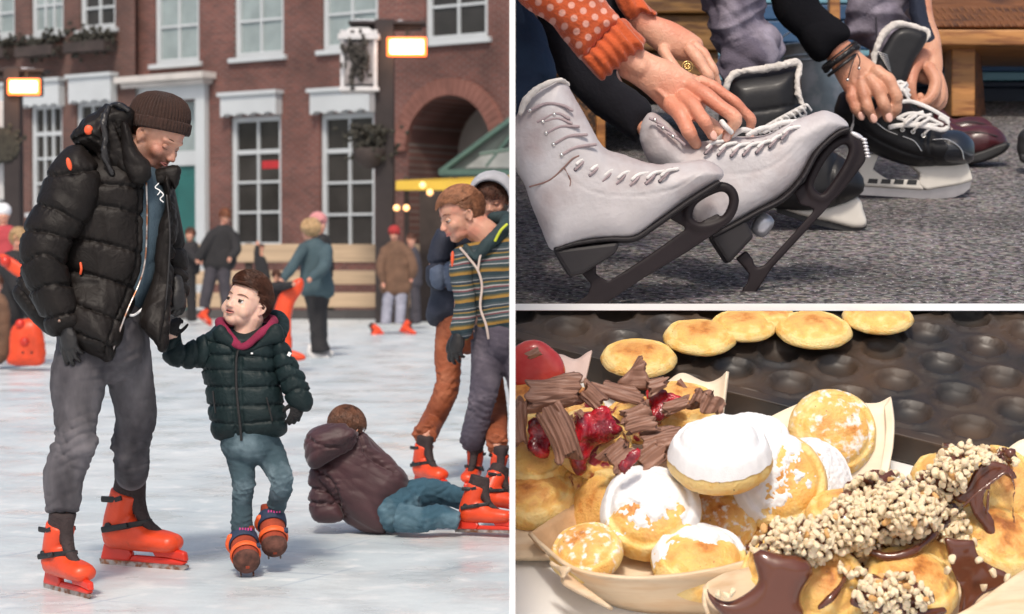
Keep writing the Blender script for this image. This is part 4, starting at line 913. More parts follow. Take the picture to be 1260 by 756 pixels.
def kidboot(par, ank, toe, w, fg):
    a, t = V(ank), V(toe); L = (t-a).length; up = V((0, -.25, 1)); Rm = frame(t-a, up)
    mb = MB(); mb.tube([a+V((0, .01, fg.r(16))), a, a+(t-a)*.2], [w*.95, w, w*1.05], seg=20, caps=.2); mb.tube([a+(t-a)*.05, a.lerp(t, .5), a.lerp(t, .9)], [w*1.08, w*1.1, w*1.02], seg=20)
    o = mb.build('shoe', suede, par, vox=.005, it=2)
    q = MB(); q.ell(t-(t-a)*.12, (w*.95, w*1.12, w*1.05), Rm, seg=18); q.build('toe_cap', sole_m, o)
    for k, m, wd, rr in ((.12, navy, 9, 1.17), (.62, og, 4.5, 1.17)):
        c = a.lerp(t, k); pts = [c+Rm@V((0, w*rr*math.cos(x), w*rr*math.sin(x)))+V((0, 0, 0)) for x in [2*math.pi*i/14 for i in range(15)]]
        s__ = MB().tube(pts, [(fg.r(wd), fg.r(1.5))]*15, side=Rm@V((1, 0, 0)), seg=8, caps=False).build('strap', m, o)
        if m is navy:
            for i in range(5): MB().box(c+V((fg.r(-4+i*3.4), 0, 0))+Rm@V((0, 0, w*rr+fg.r(1.8))), (fg.r(1.8), .004, fg.r(3.5))).build('print', pinkm, s__, smooth=False)
            MB().tube([c+Rm@V((fg.r(k_), w*1.2*math.cos(x), w*1.2*math.sin(x))) for k_, x in ((0, 2.6), (2, 3.3), (3, 4.2))], fg.r(4.5), seg=10).build('strap', og, o)
        else: MB().box(c+Rm@V((0, w*1.0, w*.75)), (fg.r(7), fg.r(7), fg.r(4)), Rm).build('buckle', navy, o, smooth=False, bevel=.003)
    for s in (-1, 1):           # twin runners under the shoe
        q = MB(); off = Rm@V((0, s*w*.5, -w*1.15)); q.prism([a+off+(t-a)*k+Rm@V((0, 0, z)) for k, z in ((-.15, 0), (-.2, -.012), (.95, -.012), (1.05, .01), (.9, .012), (0, .012))], Rm@V((0, .006, 0)))
        q.build('runner', steel, o, smooth=False)
kidboot(boy, f.p(299, 664, 0), f.p(304, 694, -.14), f.r(15), f)
kidboot(boy, f.p(334, 638, .08), f.p(338, 676, -.04), f.r(14.5), f)
# ================================================================ other skaters
def stripes():
    m = bpy.data.materials.new('striped_knit'); m.use_nodes = True; t = m.node_tree; n = t.nodes; L = t.links.new; b = n['Principled BSDF']; b.inputs['Roughness'].default_value = .85
    tc = n.new('ShaderNodeTexCoord'); sx = n.new('ShaderNodeSeparateXYZ'); L(tc.outputs['Object'], sx.inputs[0])
    nz = n.new('ShaderNodeTexNoise'); nz.inputs['Scale'].default_value = 5; L(tc.outputs['Object'], nz.inputs[0])
    a = n.new('ShaderNodeMath'); a.operation = 'MULTIPLY_ADD'; L(nz.outputs[0], a.inputs[0]); a.inputs[1].default_value = .035; L(sx.outputs[2], a.inputs[2])
    a1 = n.new('ShaderNodeMath'); a1.operation = 'MULTIPLY_ADD'; L(sx.outputs[0], a1.inputs[0]); a1.inputs[1].default_value = -.12; L(a.outputs[0], a1.inputs[2])
    a2 = n.new('ShaderNodeMath'); a2.operation = 'MULTIPLY'; L(a1.outputs[0], a2.inputs[0]); a2.inputs[1].default_value = 7.2
    a3 = n.new('ShaderNodeMath'); a3.operation = 'FRACT'; L(a2.outputs[0], a3.inputs[0])
    r = n.new('ShaderNodeValToRGB'); r.color_ramp.interpolation = 'CONSTANT'; L(a3.outputs[0], r.inputs[0]); e = r.color_ramp.elements
    cs = [(0, (.02, .04, .05)), (.14, (.30, .17, .035)), (.24, (.11, .09, .04)), (.30, (.03, .05, .055)), (.40, (.32, .33, .33)), (.44, (.05, .075, .085)), (.53, (.17, .05, .06)), (.58, (.34, .32, .31)), (.63, (.03, .06, .055)), (.74, (.27, .17, .05)), (.79, (.02, .035, .05)), (.88, (.26, .27, .28)), (.92, (.05, .07, .08))]
    e[0].position = 0; e[0].color = (*cs[0][1], 1); e[1].position = cs[1][0]; e[1].color = (*cs[1][1], 1)
    for p_, c_ in cs[2:]: q = e.new(p_); q.color = (*c_, 1)
    L(r.outputs[0], b.inputs['Base Color'])
    nb = n.new('ShaderNodeTexNoise'); nb.inputs['Scale'].default_value = 160; L(tc.outputs['Object'], nb.inputs[0]); bp = n.new('ShaderNodeBump'); bp.inputs['Strength'].default_value = .4; bp.inputs['Distance'].default_value = .01; L(nb.outputs[0], bp.inputs['Height']); L(bp.outputs[0], b.inputs['Normal'])
    return m
rust = mat('rust_trousers', (.26, .065, .022), .7, .4, 200, .2, 7, col2=(.38, .13, .06), c2scale=9, c2lo=.55, c2hi=.8)
navyj = mat('navy_jacket', (.018, .022, .04), .75, .3, 120, .2, 7); bluegrey = mat('blue_grey_cloth', (.075, .10, .155), .8, .3, 120, .15, 8)
greyhood = mat('grey_sweat', (.42, .42, .45), .9, .4, 200, .12, 12); purpled = mat('purple_grey_denim', (.072, .06, .082), .85, .4, 300, .2, 7, col2=(.19, .16, .19), c2scale=5, c2lo=.5, c2hi=.75)
# ---- hooded child behind
f = Fig(10.8)
hc, hR = headframe(f.p(606, 246, 0), dv(-.15, -.3, .9), dv(0, .95, .3)); HH = f.r(56)
t_ = G(548, 604); kh = G(503, 596); kh = t_+(kh-t_).normalized()*.29; A1 = skpt(kh, t_, (0, 0, 1)); tb = G(619, 612); hb = tb+V((-.05, .26, 0)); A2_ = skpt(hb, tb, (0, 0, 1))
b = MB(); jn = MB(); add_head(b, hc, hR, HH, child=.7); f.tube(b, [(600, 300, .03), (600, 270, .03)], 18); f.tube(b, [(592, 300, 0), (588, 400, 0)], [(34, 22), (30, 22)], side=(1, 0, 0))
f.tube(b, [(548, 295, -.02), (535, 340, -.1), (562, 345, -.2)], 9)
f.tube(jn, [(575, 392, 0), (575, 412, 0)], [(38, 28), (36, 28)], side=(1, 0, 0))
legs(b, jn, f, [(556, 405, 0), (551, 440, 0), (551, 473, -.05), (541, 500, -.05), (531, 520, -.03), A1[0]], [20, 17, 15, 14.5, 14.5, 14]); legs(b, jn, f, [(594, 410, 0), (606, 470, -.1), (611, 505, -.12), A2_[0]], [19, 14, 13, 13])
for q in (A1, A2_): b.tube(list(q), .02)
pb_ = b.build('person', skin_r, loc=G(560, 600), vox=.006, it=2, disp=dents(hc, hR, HH, 1))
tag(pb_, 'child in a grey hood and rust trousers standing behind the boy in stripes', 'person')
face_bits(pb_, hc, hR, HH, look=(-.1, -.5), lid=-.1, brow=hair_b)
add_hair(hc, hR, HH, 900, lambda q: q[2] > .22 or (q[2] > .05 and q[1] < 0), lambda q: (.3, .8, -.6), .18, .012, .08, .3, seed=8).build('hair', hair_b, pb_)
j = MB(); inflate(j, f, [(538, 287), (560, 272), (600, 268), (628, 285), (640, 400), (560, 401), (533, 398), (527, 385), (532, 362), (532, 330)], 40, 36, dz=.04)
jk = j.build('jacket', navyj, pb_, vox=.008, it=2, disp=wr(18, .010, None, .6, 41))
psleeve(jk, f, [(540, 283), (530, 305), (526, 330), (527, 348), (540, 357), (552, 345), (556, 320), (558, 290)], [[(524, 325), (558, 322)]], 15, navyj, dz=-.12, vox=.007, seed=3)
psleeve(jk, f, [(531, 333), (545, 325), (562, 325), (575, 340), (570, 354), (545, 356), (533, 350)], [[(545, 325), (548, 356)]], 13, bluegrey, dz=-.17, vox=.006, seed=4)
h = MB(); N = 18; rows = []                        # hood: an open shell round the head
for i in range(N+1):
    a = -2.35+4.7*i/N; row = []
    for k, (yy, rr_) in enumerate(((.34, .44), (.36, .5), (.25, .54), (0, .56), (-.25, .5), (-.42, .33), (-.5, .08))):
        row.append(hc+hR@V((rr_*math.sin(a)*.98, yy, .08+rr_*1.05*math.cos(a)))*HH)
    rows.append(row)
h.sheet(rows, .02*HH*2); h.build('hood', greyhood, jk, smooth=True, disp=wr(30, .004, None, 1, 5))
jn.build('trousers', rust, pb_, vox=.006, it=2, disp=[folds(f, [(551, 470, -.05, 24), (A1[0], 22), (A2_[0], 22)], .018, .2, 60)])
skate(pb_, kh, t_, (0, 0, 1)); skate(pb_, hb, tb, (.1, .0, 1))
# ---- boy in the striped jacket
f = Fig(10.4)
hc, hR = headframe(f.p(566, 265, 0), dv(-.86, -.36, .34), dv(-.3, .92, .1)); HH = f.r(69)
tb = G(572, 607); hb = tb+V((.04, .26, 0)); A1 = skpt(hb, tb, (0, 0, 1))
b = MB(); jn = MB(); add_head(b, hc, hR, HH, child=.7); f.tube(b, [(606, 308, .02), (598, 290, .01), (581, 277, .0)], [22, 19, 17]); f.tube(b, [(612, 310, 0), (612, 410, 0)], [(34, 22), (30, 22)], side=(1, 0, 0))
f.tube(b, [(572, 322, -.05), (568, 370, -.1), (566, 412, -.12)], [11, 9, 7])
f.tube(jn, [(614, 405, 0), (612, 425, 0)], [(32, 28), (30, 28)], side=(1, 0, 0))
legs(b, jn, f, [(602, 420, 0), (600, 450, 0), (595, 485, -.04), (589, 510, -.02), (583, 535, 0), A1[0]], [23, 21, 17.5, 16.5, 16, 15.5]); legs(b, jn, f, [(628, 420, 0), (640, 470, 0), (646, 530, 0)], [20, 17, 14])
b.tube(list(A1), .02)
sb_ = b.build('person', skin_r, loc=G(585, 604), vox=.0052, it=2, disp=dents(hc, hR, HH, 1))
tag(sb_, 'auburn haired boy in a striped zip jacket looking down at the edge of the ice', 'person')
face_bits(sb_, hc, hR, HH, look=(0, -.4), lid=.0, brow=hair_r)
add_hair(hc, hR, HH, 5000, lambda q: (q[2] > .3 if q[1] > .1 else q[2] > .1+max(0, q[1])*1.2 if q[1] > -.12 else q[2] > -.24) and not (abs(q[0]) > .27 and q[2] < .12 and q[1] > -.1), lambda q: (.0, 1 if q[2] > .28 else -.6, .6 if q[1] > .1 else -.3), .2, .007, .10, .13, seed=6, lfn=lambda q: .27 if q[2] > .28 else .1).build('hair', mat('sandy_hair', (.30, .13, .065), .5, .3, 120, .4, 40), sb_)
st = stripes()
j = MB(); inflate(j, f, [(556, 312), (566, 304), (582, 300), (596, 290), (612, 280), (640, 280), (655, 330), (655, 418), (620, 418), (588, 415), (582, 380), (566, 345)], 34, 32, dz=.02)
jk = j.build('jacket', st, sb_, vox=.006, it=2, disp=wr(22, .008, None, .6, 51))
psleeve(jk, f, [(560, 308), (555, 325), (557, 350), (561, 371), (559, 390), (556, 408), (574, 417), (583, 392), (583, 375), (579, 345), (578, 322), (570, 308)], [], 14, st, dz=-.10, vox=.0055)
MB().ell(f.p(557, 320, -.13), (f.r(2.5), f.r(5), f.r(11)), seg=12, rings=8).build('shoulder_patch', mat('orange_print', 0), jk)
zp = mat('cream_zip', (.6, .48, .42), .5)
zipper(jk, f.pts([(566, 305, -.16), (577, 318, -.155), (588, 333, -.155), (593, 352, -.155), (591, 378, -.155), (598, 400, -.155), (601, 417, -.14)]), f.r(1.5), zp)
zipper(jk, f.pts([(588, 333, -.155), (591, 315, -.155), (597, 300, -.15), (604, 293, -.14)]), f.r(1.4), zp); zipper(jk, f.pts([(609, 297, -.155), (616, 284, -.15), (624, 276, -.13)]), f.r(1.8), mat('lime_piping', (.5, .55, .03), .6), 'piping')
h = MB(); f.tube(h, [(586, 318, -.13), (598, 303, -.13), (612, 290, -.10), (622, 280, -.04), (624, 270, .06), (606, 268, .10)], [6, 8, 9, 10, 10, 8]); f.tube(h, [(586, 318, -.13), (578, 312, -.1), (573, 304, -.05)], [5, 5, 4])
h.build('hood', mat('dark_teal_cloth', (.02, .04, .045), .8, .3, 90, .2, 9), jk, vox=.0055, it=2, disp=wr(40, .005, None, 1, 6))
jn.build('jeans', purpled, sb_, vox=.0058, it=2, disp=[folds(f, [(592, 500, -.04, 26), (A1[0], 22), (604, 430, 0, 22)], .018, .2, 60)])
glove(sb_, f.p(566, 408, -.12), dv(-.25, -1, .1), dv(-.5, .1, 1), -1, f.r(50), (.4, .45, .5, .6), leather, thumb=(.6, .5))
skate(sb_, hb, tb, (.12, 0, 1))
# ---- fallen boy
f = Fig(8.75)
hc, hR = headframe(f.p(427, 530, .02), dv(.55, -.35, -.7), dv(-.1, .95, .2)); HH = f.r(58)
plum = mat('plum_jacket_fabric', (.058, .022, .026), .55, .15, 160, .22, 7, sheen=.2)
b = MB(); jn = MB(); add_head(b, hc, hR, HH, child=.7); f.tube(b, [(418, 565, .05), (425, 545, .03)], 16); f.tube(b, [(415, 575, .05), (445, 600, .05), (474, 622, .04)], [18, 20, 18])
f.tube(b, [(396, 590, -.0), (394, 615, .0), (400, 628, 0)], [9, 7, 6]); f.tube(b, [(440, 555, .05), (465, 580, .08)], [8, 7])
f.tube(jn, [(478, 628, .02), (495, 622, .0)], [28, 26])
legs(b, jn, f, [(500, 612, .05), (525, 606, .08), (545, 606, .08), (568, 614, .1), (586, 620, .12)], [21, 17.5, 15, 13, 11.5]); legs(b, jn, f, [(490, 636, -.08), (518, 640, -.1), (540, 636, -.08), (564, 641, -.08)], [18, 16, 13.5, 11.5])
fb = b.build('person', skin_r, loc=G(450, 655), vox=.0048, it=2)
tag(fb, 'child in a plum jacket and blue jeans sprawled on the ice, seen from behind', 'person')
add_hair(hc, hR, HH, 3600, lambda q: ((q[1] < .1 and q[2] > -.25) or q[2] > .25) and not (abs(q[0]) > .28 and q[2] < .05 and q[1] > -.12), lambda q: (.35, -.3, -1 if q[1] < .05 else -.2), .26, .010, .10, .16, seed=9).build('hair', mat('chestnut_hair', (.13, .052, .026), .5, .3, 120, .45, 30), fb)
j = MB(); inflate(j, f, [(383, 576), (400, 560), (432, 534), (450, 535), (463, 550), (484, 569), (501, 586), (500, 602), (494, 622), (481, 624), (480, 640), (473, 655), (455, 655), (436, 647), (420, 634), (398, 606), (384, 592)], 34, 34, dz=.04)
jk = j.build('jacket', plum, fb, vox=.0055, it=3, disp=[wr(15, .014, (.7, 0, .7), .5, 61), wr(42, .006, (.7, 0, .7), .7, 62), grooves(f, [[(442, 536), (450, 556), (462, 567), (486, 580)], [(384, 578), (400, 585), (412, 600), (420, 634)]], 3.5, 2, 1, 1, 6)])
psleeve(jk, f, [(384, 576), (381, 592), (384, 604), (381, 616), (385, 632), (392, 641), (417, 640), (420, 632), (408, 611), (400, 596), (396, 580)], [[(380, 600), (406, 606)], [(380, 618), (410, 620)]], 14, plum, dz=.0, vox=.005, seed=8)
h = MB(); inflate(h, f, [(375, 547), (380, 535), (393, 527), (412, 522), (427, 525), (438, 532), (434, 546), (421, 558), (402, 567), (387, 575), (378, 566)], 26, 22, dz=-.06)
h.build('hood', plum, jk, vox=.005, it=2, disp=[wr(30, .013, (.7, 0, -.7), .5, 63), grooves(f, [[(380, 540), (395, 548), (420, 550), (436, 540)]], 2.5, 1.8, 1, 1, 6)])
jn.build('jeans', mat('blue_denim', (.03, .085, .125), .85, .4, 300, .2, 8, col2=(.15, .24, .29), c2scale=7, c2lo=.5, c2hi=.75), fb, vox=.005, it=2, disp=[folds(f, [(500, 620, 0, 30), (545, 606, .08, 20), (540, 636, -.08, 20)], .016, .4, 60)])
skate(fb, P(563, 655, 8.72), P(638, 657, 8.62), dv(-.45, .75, -.35), L=.26); skate(fb, P(588, 632, 8.95), P(650, 640, 9.0), dv(-.5, .8, -.2), L=.25)
# ---- people far off on the ice
def far(Z, base, label, head, torso, arms, legl, feet, tm, lm, hm, face=(0, 0, 1), hat=None, hand_m=None, ridx=0, depth=None, sm=None):
    g = Fig(Z); px, py, H = head; hc, hR = headframe(g.p(px, py), dv(*face), (0, 0, 1)); HH = g.r(H)
    b = MB(); jn = MB(); add_head(b, hc, hR, HH, child=.7)
    xs = [q[0] for q in torso]; cx = sum(xs)/len(xs); ty = min(q[1] for q in torso)
    g.tube(b, [(px, py+H*.3), (cx, ty+H*.35)], H*.2)
    for a in arms: g.tube(b, a[0], [r*.6 for r in a[1]]); g.ell(b, (a[0][-1][0], a[0][-1][1], a[0][-1][2] if len(a[0][-1]) > 2 else 0), (2.4, 2.4, 3.4))
    by = max(q[1] for q in torso); g.tube(b, [(cx, ty+8), (cx, by-8)], H*.3)
    for l in legl: legs(b, jn, g, l[0], l[1])
    p_ = b.build('person', skin_r, loc=base, vox=.012, it=1)
    tag(p_, label, 'person', 'skaters and onlookers far off at the rink edge')
    j = MB(); inflate(j, g, torso, depth or H*.5, h=.9)
    for a in arms: g.tube(j, a[0][:-1]+[tuple(.25*q+.75*w_ for q, w_ in zip(a[0][-2], a[0][-1]))], a[1])
    j.build('coat', tm, p_, vox=.013, it=2, disp=wr(14, .012, None, 1, ridx))
    if legl: jn.build('trousers', lm, p_, vox=.011, it=1, disp=wr(20, .01, (0, 0, 1), .5, ridx))
    if hat:
        h = MB(); h.ell(hc+hR@V((0, -.04, .2))*HH, (.42*HH, .46*HH, .40*HH), hR); h.build('hat', hat, p_, disp=wr(40, .004))
    if hm:
        h = add_hair(hc, hR, HH, 350, lambda q: q[2] > .28 or (q[1] < .08 and q[2] > -.3), lambda q: (0, -.4, -1), .3, .03, .12, .3, seed=ridx+20); h.build('hair', hm, p_)
    for ft in feet:
        a_, t_, mm = ft; a_, t_ = g.p(*a_), g.p(*t_)
        if mm == 'skate': skate(p_, a_, t_, (0, 0, 1), L=.27, vox=.012, simple=True)
        else:
            q = MB(); d = (t_-a_); q.tube([a_+V((0, 0, .16)), a_+V((0, 0, .08)), a_+d*.5+V((0, 0, .06)), t_+V((0, 0, .055))], [.05, .055, .05, .04]); o = q.build('skate', mm, p_, vox=.01)
            if o: MB().prism([a_, t_, t_+V((0, 0, .03)), a_+V((0, 0, .03))], V((0, .01, 0))).build('blade', steel, o, smooth=False)
    return p_
tealc = mat('teal_grey_coat', (.05, .085, .10), .85, .3, 60, .2, 5); blackc = mat('black_cloth', (.018, .017, .019), .85, .3, 60, .2, 5); brownc = mat('brown_coat', (.14, .075, .045), .85, .3, 60, .25, 9)
palej = mat('pale_jeans', (.3, .3, .36), .85, .3, 60, .2, 6); dgrey = mat('dark_grey_trousers', (.05, .045, .055), .85, .3, 60, .2, 5); whitesk = mat('white_boot', (.6, .58, .57), .5)
far(24, G(390, 446), 'blonde skater in a teal grey coat and black trousers pushing a skating aid', (382, 284, 30), [(372, 300), (388, 293), (402, 305), (405, 330), (410, 362), (392, 368), (372, 362), (371, 330)],
    [([(374, 306, -.1), (360, 328, -.2), (346, 346, -.3)], [8, 7, 5.5]), ([(402, 306, 0), (398, 330, -.3), (380, 345, -.4)], [8, 7, 5])], [([(386, 358), (388, 385), (391, 410), (394, 432)], [13, 9, 9, 12]), ([(396, 358), (393, 385), (392, 410), (391, 430)], [12, 9, 8, 9])],
    [((383, 444), (402, 446), whitesk), ((392, 440, .1), (408, 441, .1), whitesk)], tealc, blackc, hair_y, face=(-.5, -.1, -.6), ridx=1)
far(25.5, G(395, 438), 'person in a pink cap half hidden behind the blonde skater', (392, 276, 26), [(384, 292), (404, 292), (408, 340), (384, 340)], [], [([(396, 335), (396, 430)], [8, 7])], [], blackc, blackc, hair_b, face=(.5, 0, .5), hat=mat('pink_hat', (.6, .25, .25), .9), ridx=2)
far(33, G(265, 405), 'woman in a black jacket and grey trousers standing by the barrier on orange skates', (277, 267, 20), [(258, 285), (276, 277), (289, 287), (291, 305), (286, 330), (252, 330), (254, 305)],
    [([(262, 290, -.05), (250, 308, -.1), (243, 322, -.15)], [8, 7, 5]), ([(287, 290, -.05), (291, 308, -.15), (282, 320, -.3)], [7, 6, 4])], [([(262, 325), (257, 350), (251, 378)], [9, 8, 7]), ([(276, 325), (276, 350), (279, 380)], [9, 7.5, 6.5])],
    [((242, 390), (250, 396), 'skate'), ((275, 398), (287, 399), 'skate')], blackc, dgrey, hair_r, face=(.3, -.4, .9), ridx=3)
far(35, G(232, 400), 'dark clothed onlooker leaning at the barrier behind the man, teal bag in hand', (234, 289, 17), [(226, 300), (242, 300), (244, 335), (222, 335)], [([(228, 303), (240, 318, -.3), (248, 323, -.4)], [6, 5, 4])], [([(234, 330), (236, 395)], [7, 6])], [], blackc, blackc, hair_b, face=(-.3, 0, .9), ridx=4)
far(35, G(212, 400), 'onlooker with a pink face close to the man\'s open jacket', (213, 287, 16), [(204, 300), (220, 300), (224, 345), (204, 345)], [], [([(212, 340), (212, 398)], [7, 6])], [], dgrey, blackc, hair_b, face=(.4, 0, .9), ridx=5)
far(31, G(485, 412), 'child in a red cap and long brown coat on orange skates by the post', (485, 288, 18), [(473, 305), (485, 297), (500, 305), (504, 330), (503, 360), (470, 360), (470, 330)],
    [([(474, 308), (468, 330, -.1), (472, 352, -.15)], [6, 6, 4]), ([(500, 308), (508, 328, -.1), (506, 345, -.1)], [6, 5.5, 4])], [([(479, 355), (477, 375), (475, 398)], [8, 6.5, 6.5]), ([(494, 355), (493, 375), (492, 398)], [8, 6.5, 6.5])],
    [((473, 411), (470, 413), 'skate'), ((491, 408), (500, 412), 'skate')], brownc, palej, hair_b, face=(0, -.2, 1), hat=mat('red_hat', (.35, .03, .03), .9), ridx=6)
far(33.5, G(508, 405), 'bare headed person just behind the child in the brown coat', (506, 296, 17), [(500, 308), (514, 308), (518, 350), (500, 350)], [], [([(510, 345), (512, 398)], [6, 6])], [], dgrey, dgrey, hair_b, face=(0, 0, 1), ridx=7)
far(36, G(320, 398), 'thin dark figure behind the barrier raising an arm', (322, 305, 9), [(314, 318), (326, 318), (332, 350), (316, 350)], [([(318, 322), (316, 310), (317, 300)], [4, 4, 3])], [([(322, 345), (322, 395)], [6, 5])], [], blackc, blackc, hair_b, face=(.5, 0, .8), ridx=8)
far(21, G(343, 455), 'small child in black bending over the orange skating aid', (340, 340, 14), [(328, 352), (345, 346), (352, 356), (346, 385), (332, 392), (326, 372)], [([(340, 355, -.1), (352, 352, -.3), (362, 350, -.4)], [5, 5, 4])], [([(334, 385), (333, 440)], [7, 6])], [], blackc, blackc, hair_b, face=(.7, -.5, .5), ridx=9)
far(27, G(8, 430), 'person in a white bobble hat and pink scarf at the far left', (4, 264, 24), [(-12, 282), (14, 280), (20, 300), (18, 350), (-14, 350)], [], [([(2, 345), (2, 425)], [12, 10])], [], mat('rose_cloth', (.4, .05, .06), .9), blackc, None, face=(.3, 0, .9), hat=mat('white_hat', (.7, .7, .72), .9), ridx=10)
far(22.5, G(20, 447), 'blonde child in black by the left edge, bending over an orange aid', (24, 296, 30), [(8, 312), (24, 310), (40, 330), (38, 372), (20, 400), (-6, 396), (-8, 335)], [([(12, 330, -.1), (36, 380, -.3), (48, 402, -.4)], [11, 9, 6])], [([(12, 390), (12, 440)], [14, 10])], [], blackc, blackc, hair_y, face=(.6, -.2, .6), ridx=11)
far(21.5, G(0, 450), 'child in a speckled brown coat cropped by the left edge of the rink', (-6, 350, 26), [(-16, 365), (2, 362), (12, 385), (10, 440), (-16, 440)], [], [([(-4, 430), (-4, 448)], [9, 8])], [], brownc, dgrey, hair_b, face=(.6, -.2, .6), ridx=12)
# ---- skating aids of orange plastic (animal shaped, plain)
def aid(Z, base, poly, depth, label, eyes=(), balls=(), foot=None):
    g = Fig(Z); mb = MB(); inflate(mb, g, poly, depth, h=1.2)
    o = mb.build('skating_aid', orange_pl, loc=base, vox=.014, it=2); tag(o, label, 'skating aid', 'orange plastic skating aids')
    for x, y, r_ in balls: MB().ell(g.p(x, y, -g.r(depth*.8)), g.r(r_), seg=16, rings=12).build('grip_knob', red_pl if True else 0, o)
    for x, y in eyes: MB().ell(g.p(x, y, -g.r(depth+.2)), g.r(1.5), seg=10, rings=8).build('eye', strap_m, o)
    if foot: 
        q = MB(); inflate(q, g, foot, 8, dz=-.1, h=1.2); q.build('runner', orange_pl, o, vox=.014, it=1)
aid(21.2, G(33, 447), [(12, 436), (14, 408), (24, 396), (42, 394), (52, 410), (54, 446), (30, 449), (10, 447)], 14, 'orange plastic skating aid with two red knobs and a small face, at the left', [(28, 434), (39, 434)], [(25, 399, 6), (31, 421, 6.5)])
aid(20.8, G(355, 440), [(353, 352), (370, 343), (372, 356), (362, 372), (357, 395), (358, 428), (350, 436), (338, 436), (336, 400), (342, 370)], 9, 'tall orange plastic skating aid held by the blonde skater', foot=[(336, 430), (358, 432), (374, 438), (370, 443), (336, 441)])
aid(20.4, G(10, 452), [(0, 314), (8, 315), (26, 326), (40, 338), (38, 347), (22, 340), (6, 328)], 5, 'orange arm of a skating aid held out above the blonde child\'s lap', balls=[(7, 322, 7)])
# ================================================================ upper right: people lacing skates on a bench
CLIP[:] = []
HT = 3.5/FP*5.6
pw = mat('partition_white', (.86, .86, .86), .6, var=.01)
a, b_ = P(630.5, 378, 5.6), P(630.5, 378, 16.2)
q = MB().hexa([V((x, y, z)) for z in (-.02, 3.1) for x, y in ((-HT+.0011, a.y), (HT+.0011, a.y), (HT+.0011, 16.2), (-HT+.0011, 16.2))]).build('partition', pw, loc=(0, a.y, 0), smooth=False)
tag(q, 'thin upright white partition board dividing the ice rink from the two scenes on the right', 'partition')
q = MB().hexa([P(px, 378+s*(4), 7.75)+FW*(k*8.6)+UP*(0 if k == 0 else 0) + UP*(s*0) if k == 0 else P(px, 378, 7.75)+FW*8.6-UP*(s*4/FP*7.75) for s in (1, -1) for px, k in ((0, 0),)] if False else
    [P(630.5, 378, 7.75)+RT*x+FW*y+UP*z for z in (-.0124, .0124) for x, y in ((HT, 0), (2.2, 0), (4.4, 8.5), (HT, 8.5))]).build('shelf', pw, loc=P(900, 378, 7.8), smooth=False)
tag(q, 'thin white shelf board between the skates above and the pancakes below', 'shelf')
CLIP[:] = [(V((HT+.0012, 0, 0)), V((1, 0, 0))), (P(630, 378, 1)+UP*.0145, UP)]
BS = 8.3*529/FP
def SZ(py): return FP*BS/(py+155)
def SG(px, py): return P(px, py, SZ(py))
def asphalt():
    m = bpy.data.materials.new('speckled_asphalt'); m.use_nodes = True; t = m.node_tree; n = t.nodes; L = t.links.new; b = n['Principled BSDF']; b.inputs['Roughness'].default_value = .9
    tc = n.new('ShaderNodeTexCoord')
    def nz(s, d): x = n.new('ShaderNodeTexNoise'); x.inputs['Scale'].default_value = s; x.inputs['Detail'].default_value = d; L(tc.outputs['Object'], x.inputs[0]); return x.outputs[0]
    v = n.new('ShaderNodeTexVoronoi'); v.inputs['Scale'].default_value = 46; L(tc.outputs['Object'], v.inputs[0])
    r = n.new('ShaderNodeValToRGB'); L(nz(34, 9), r.inputs[0]); e = r.color_ramp.elements; e[0].position = .38; e[0].color = (.03, .027, .03, 1); e[1].position = .62; e[1].color = (.27, .25, .245, 1)
    g = n.new('ShaderNodeMix'); g.data_type = 'RGBA'; g.blend_type = 'MULTIPLY'; g.inputs[0].default_value = .6; L(r.outputs[0], g.inputs[6]); L(v.outputs['Color'], g.inputs[7])
    g1 = n.new('ShaderNodeMix'); g1.data_type = 'RGBA'; g1.inputs[0].default_value = .62; L(g.outputs[2], g1.inputs[6]); L(r.outputs[0], g1.inputs[7])
    m2 = n.new('ShaderNodeMapRange'); m2.inputs[1].default_value = .35; m2.inputs[2].default_value = .65; m2.inputs[3].default_value = .7; m2.inputs[4].default_value = 1.25; L(nz(1.3, 5), m2.inputs[0])
    s = n.new('ShaderNodeVectorMath'); s.operation = 'SCALE'; L(g1.outputs[2], s.inputs[0]); L(m2.outputs[0], s.inputs['Scale'])
    w3 = n.new('ShaderNodeMapRange'); w3.inputs[1].default_value = .62; w3.inputs[2].default_value = .7; L(nz(60, 4), w3.inputs[0])
    g2 = n.new('ShaderNodeMix'); g2.data_type = 'RGBA'; g2.inputs[7].default_value = (.62, .6, .6, 1); L(w3.outputs[0], g2.inputs[0]); L(s.outputs[0], g2.inputs[6]); L(g2.outputs[2], b.inputs['Base Color'])
    bp = n.new('ShaderNodeBump'); bp.inputs['Strength'].default_value = .9; bp.inputs['Distance'].default_value = .03; L(nz(40, 6), bp.inputs['Height']); L(bp.outputs[0], b.inputs['Normal'])
    return m
g0, g1, g2, g3 = SG(560, 374.5), SG(1420, 374.5), SG(1420, 105), SG(560, 105)
dn = -UP*.02
sg = MB().hexa([g0+dn, g1+dn, g2+dn, g3+dn, g0, g1, g2, g3]).build('pavement', asphalt(), smooth=False); sg['kind'] = 'structure'
sc = SZ(200)/3.0
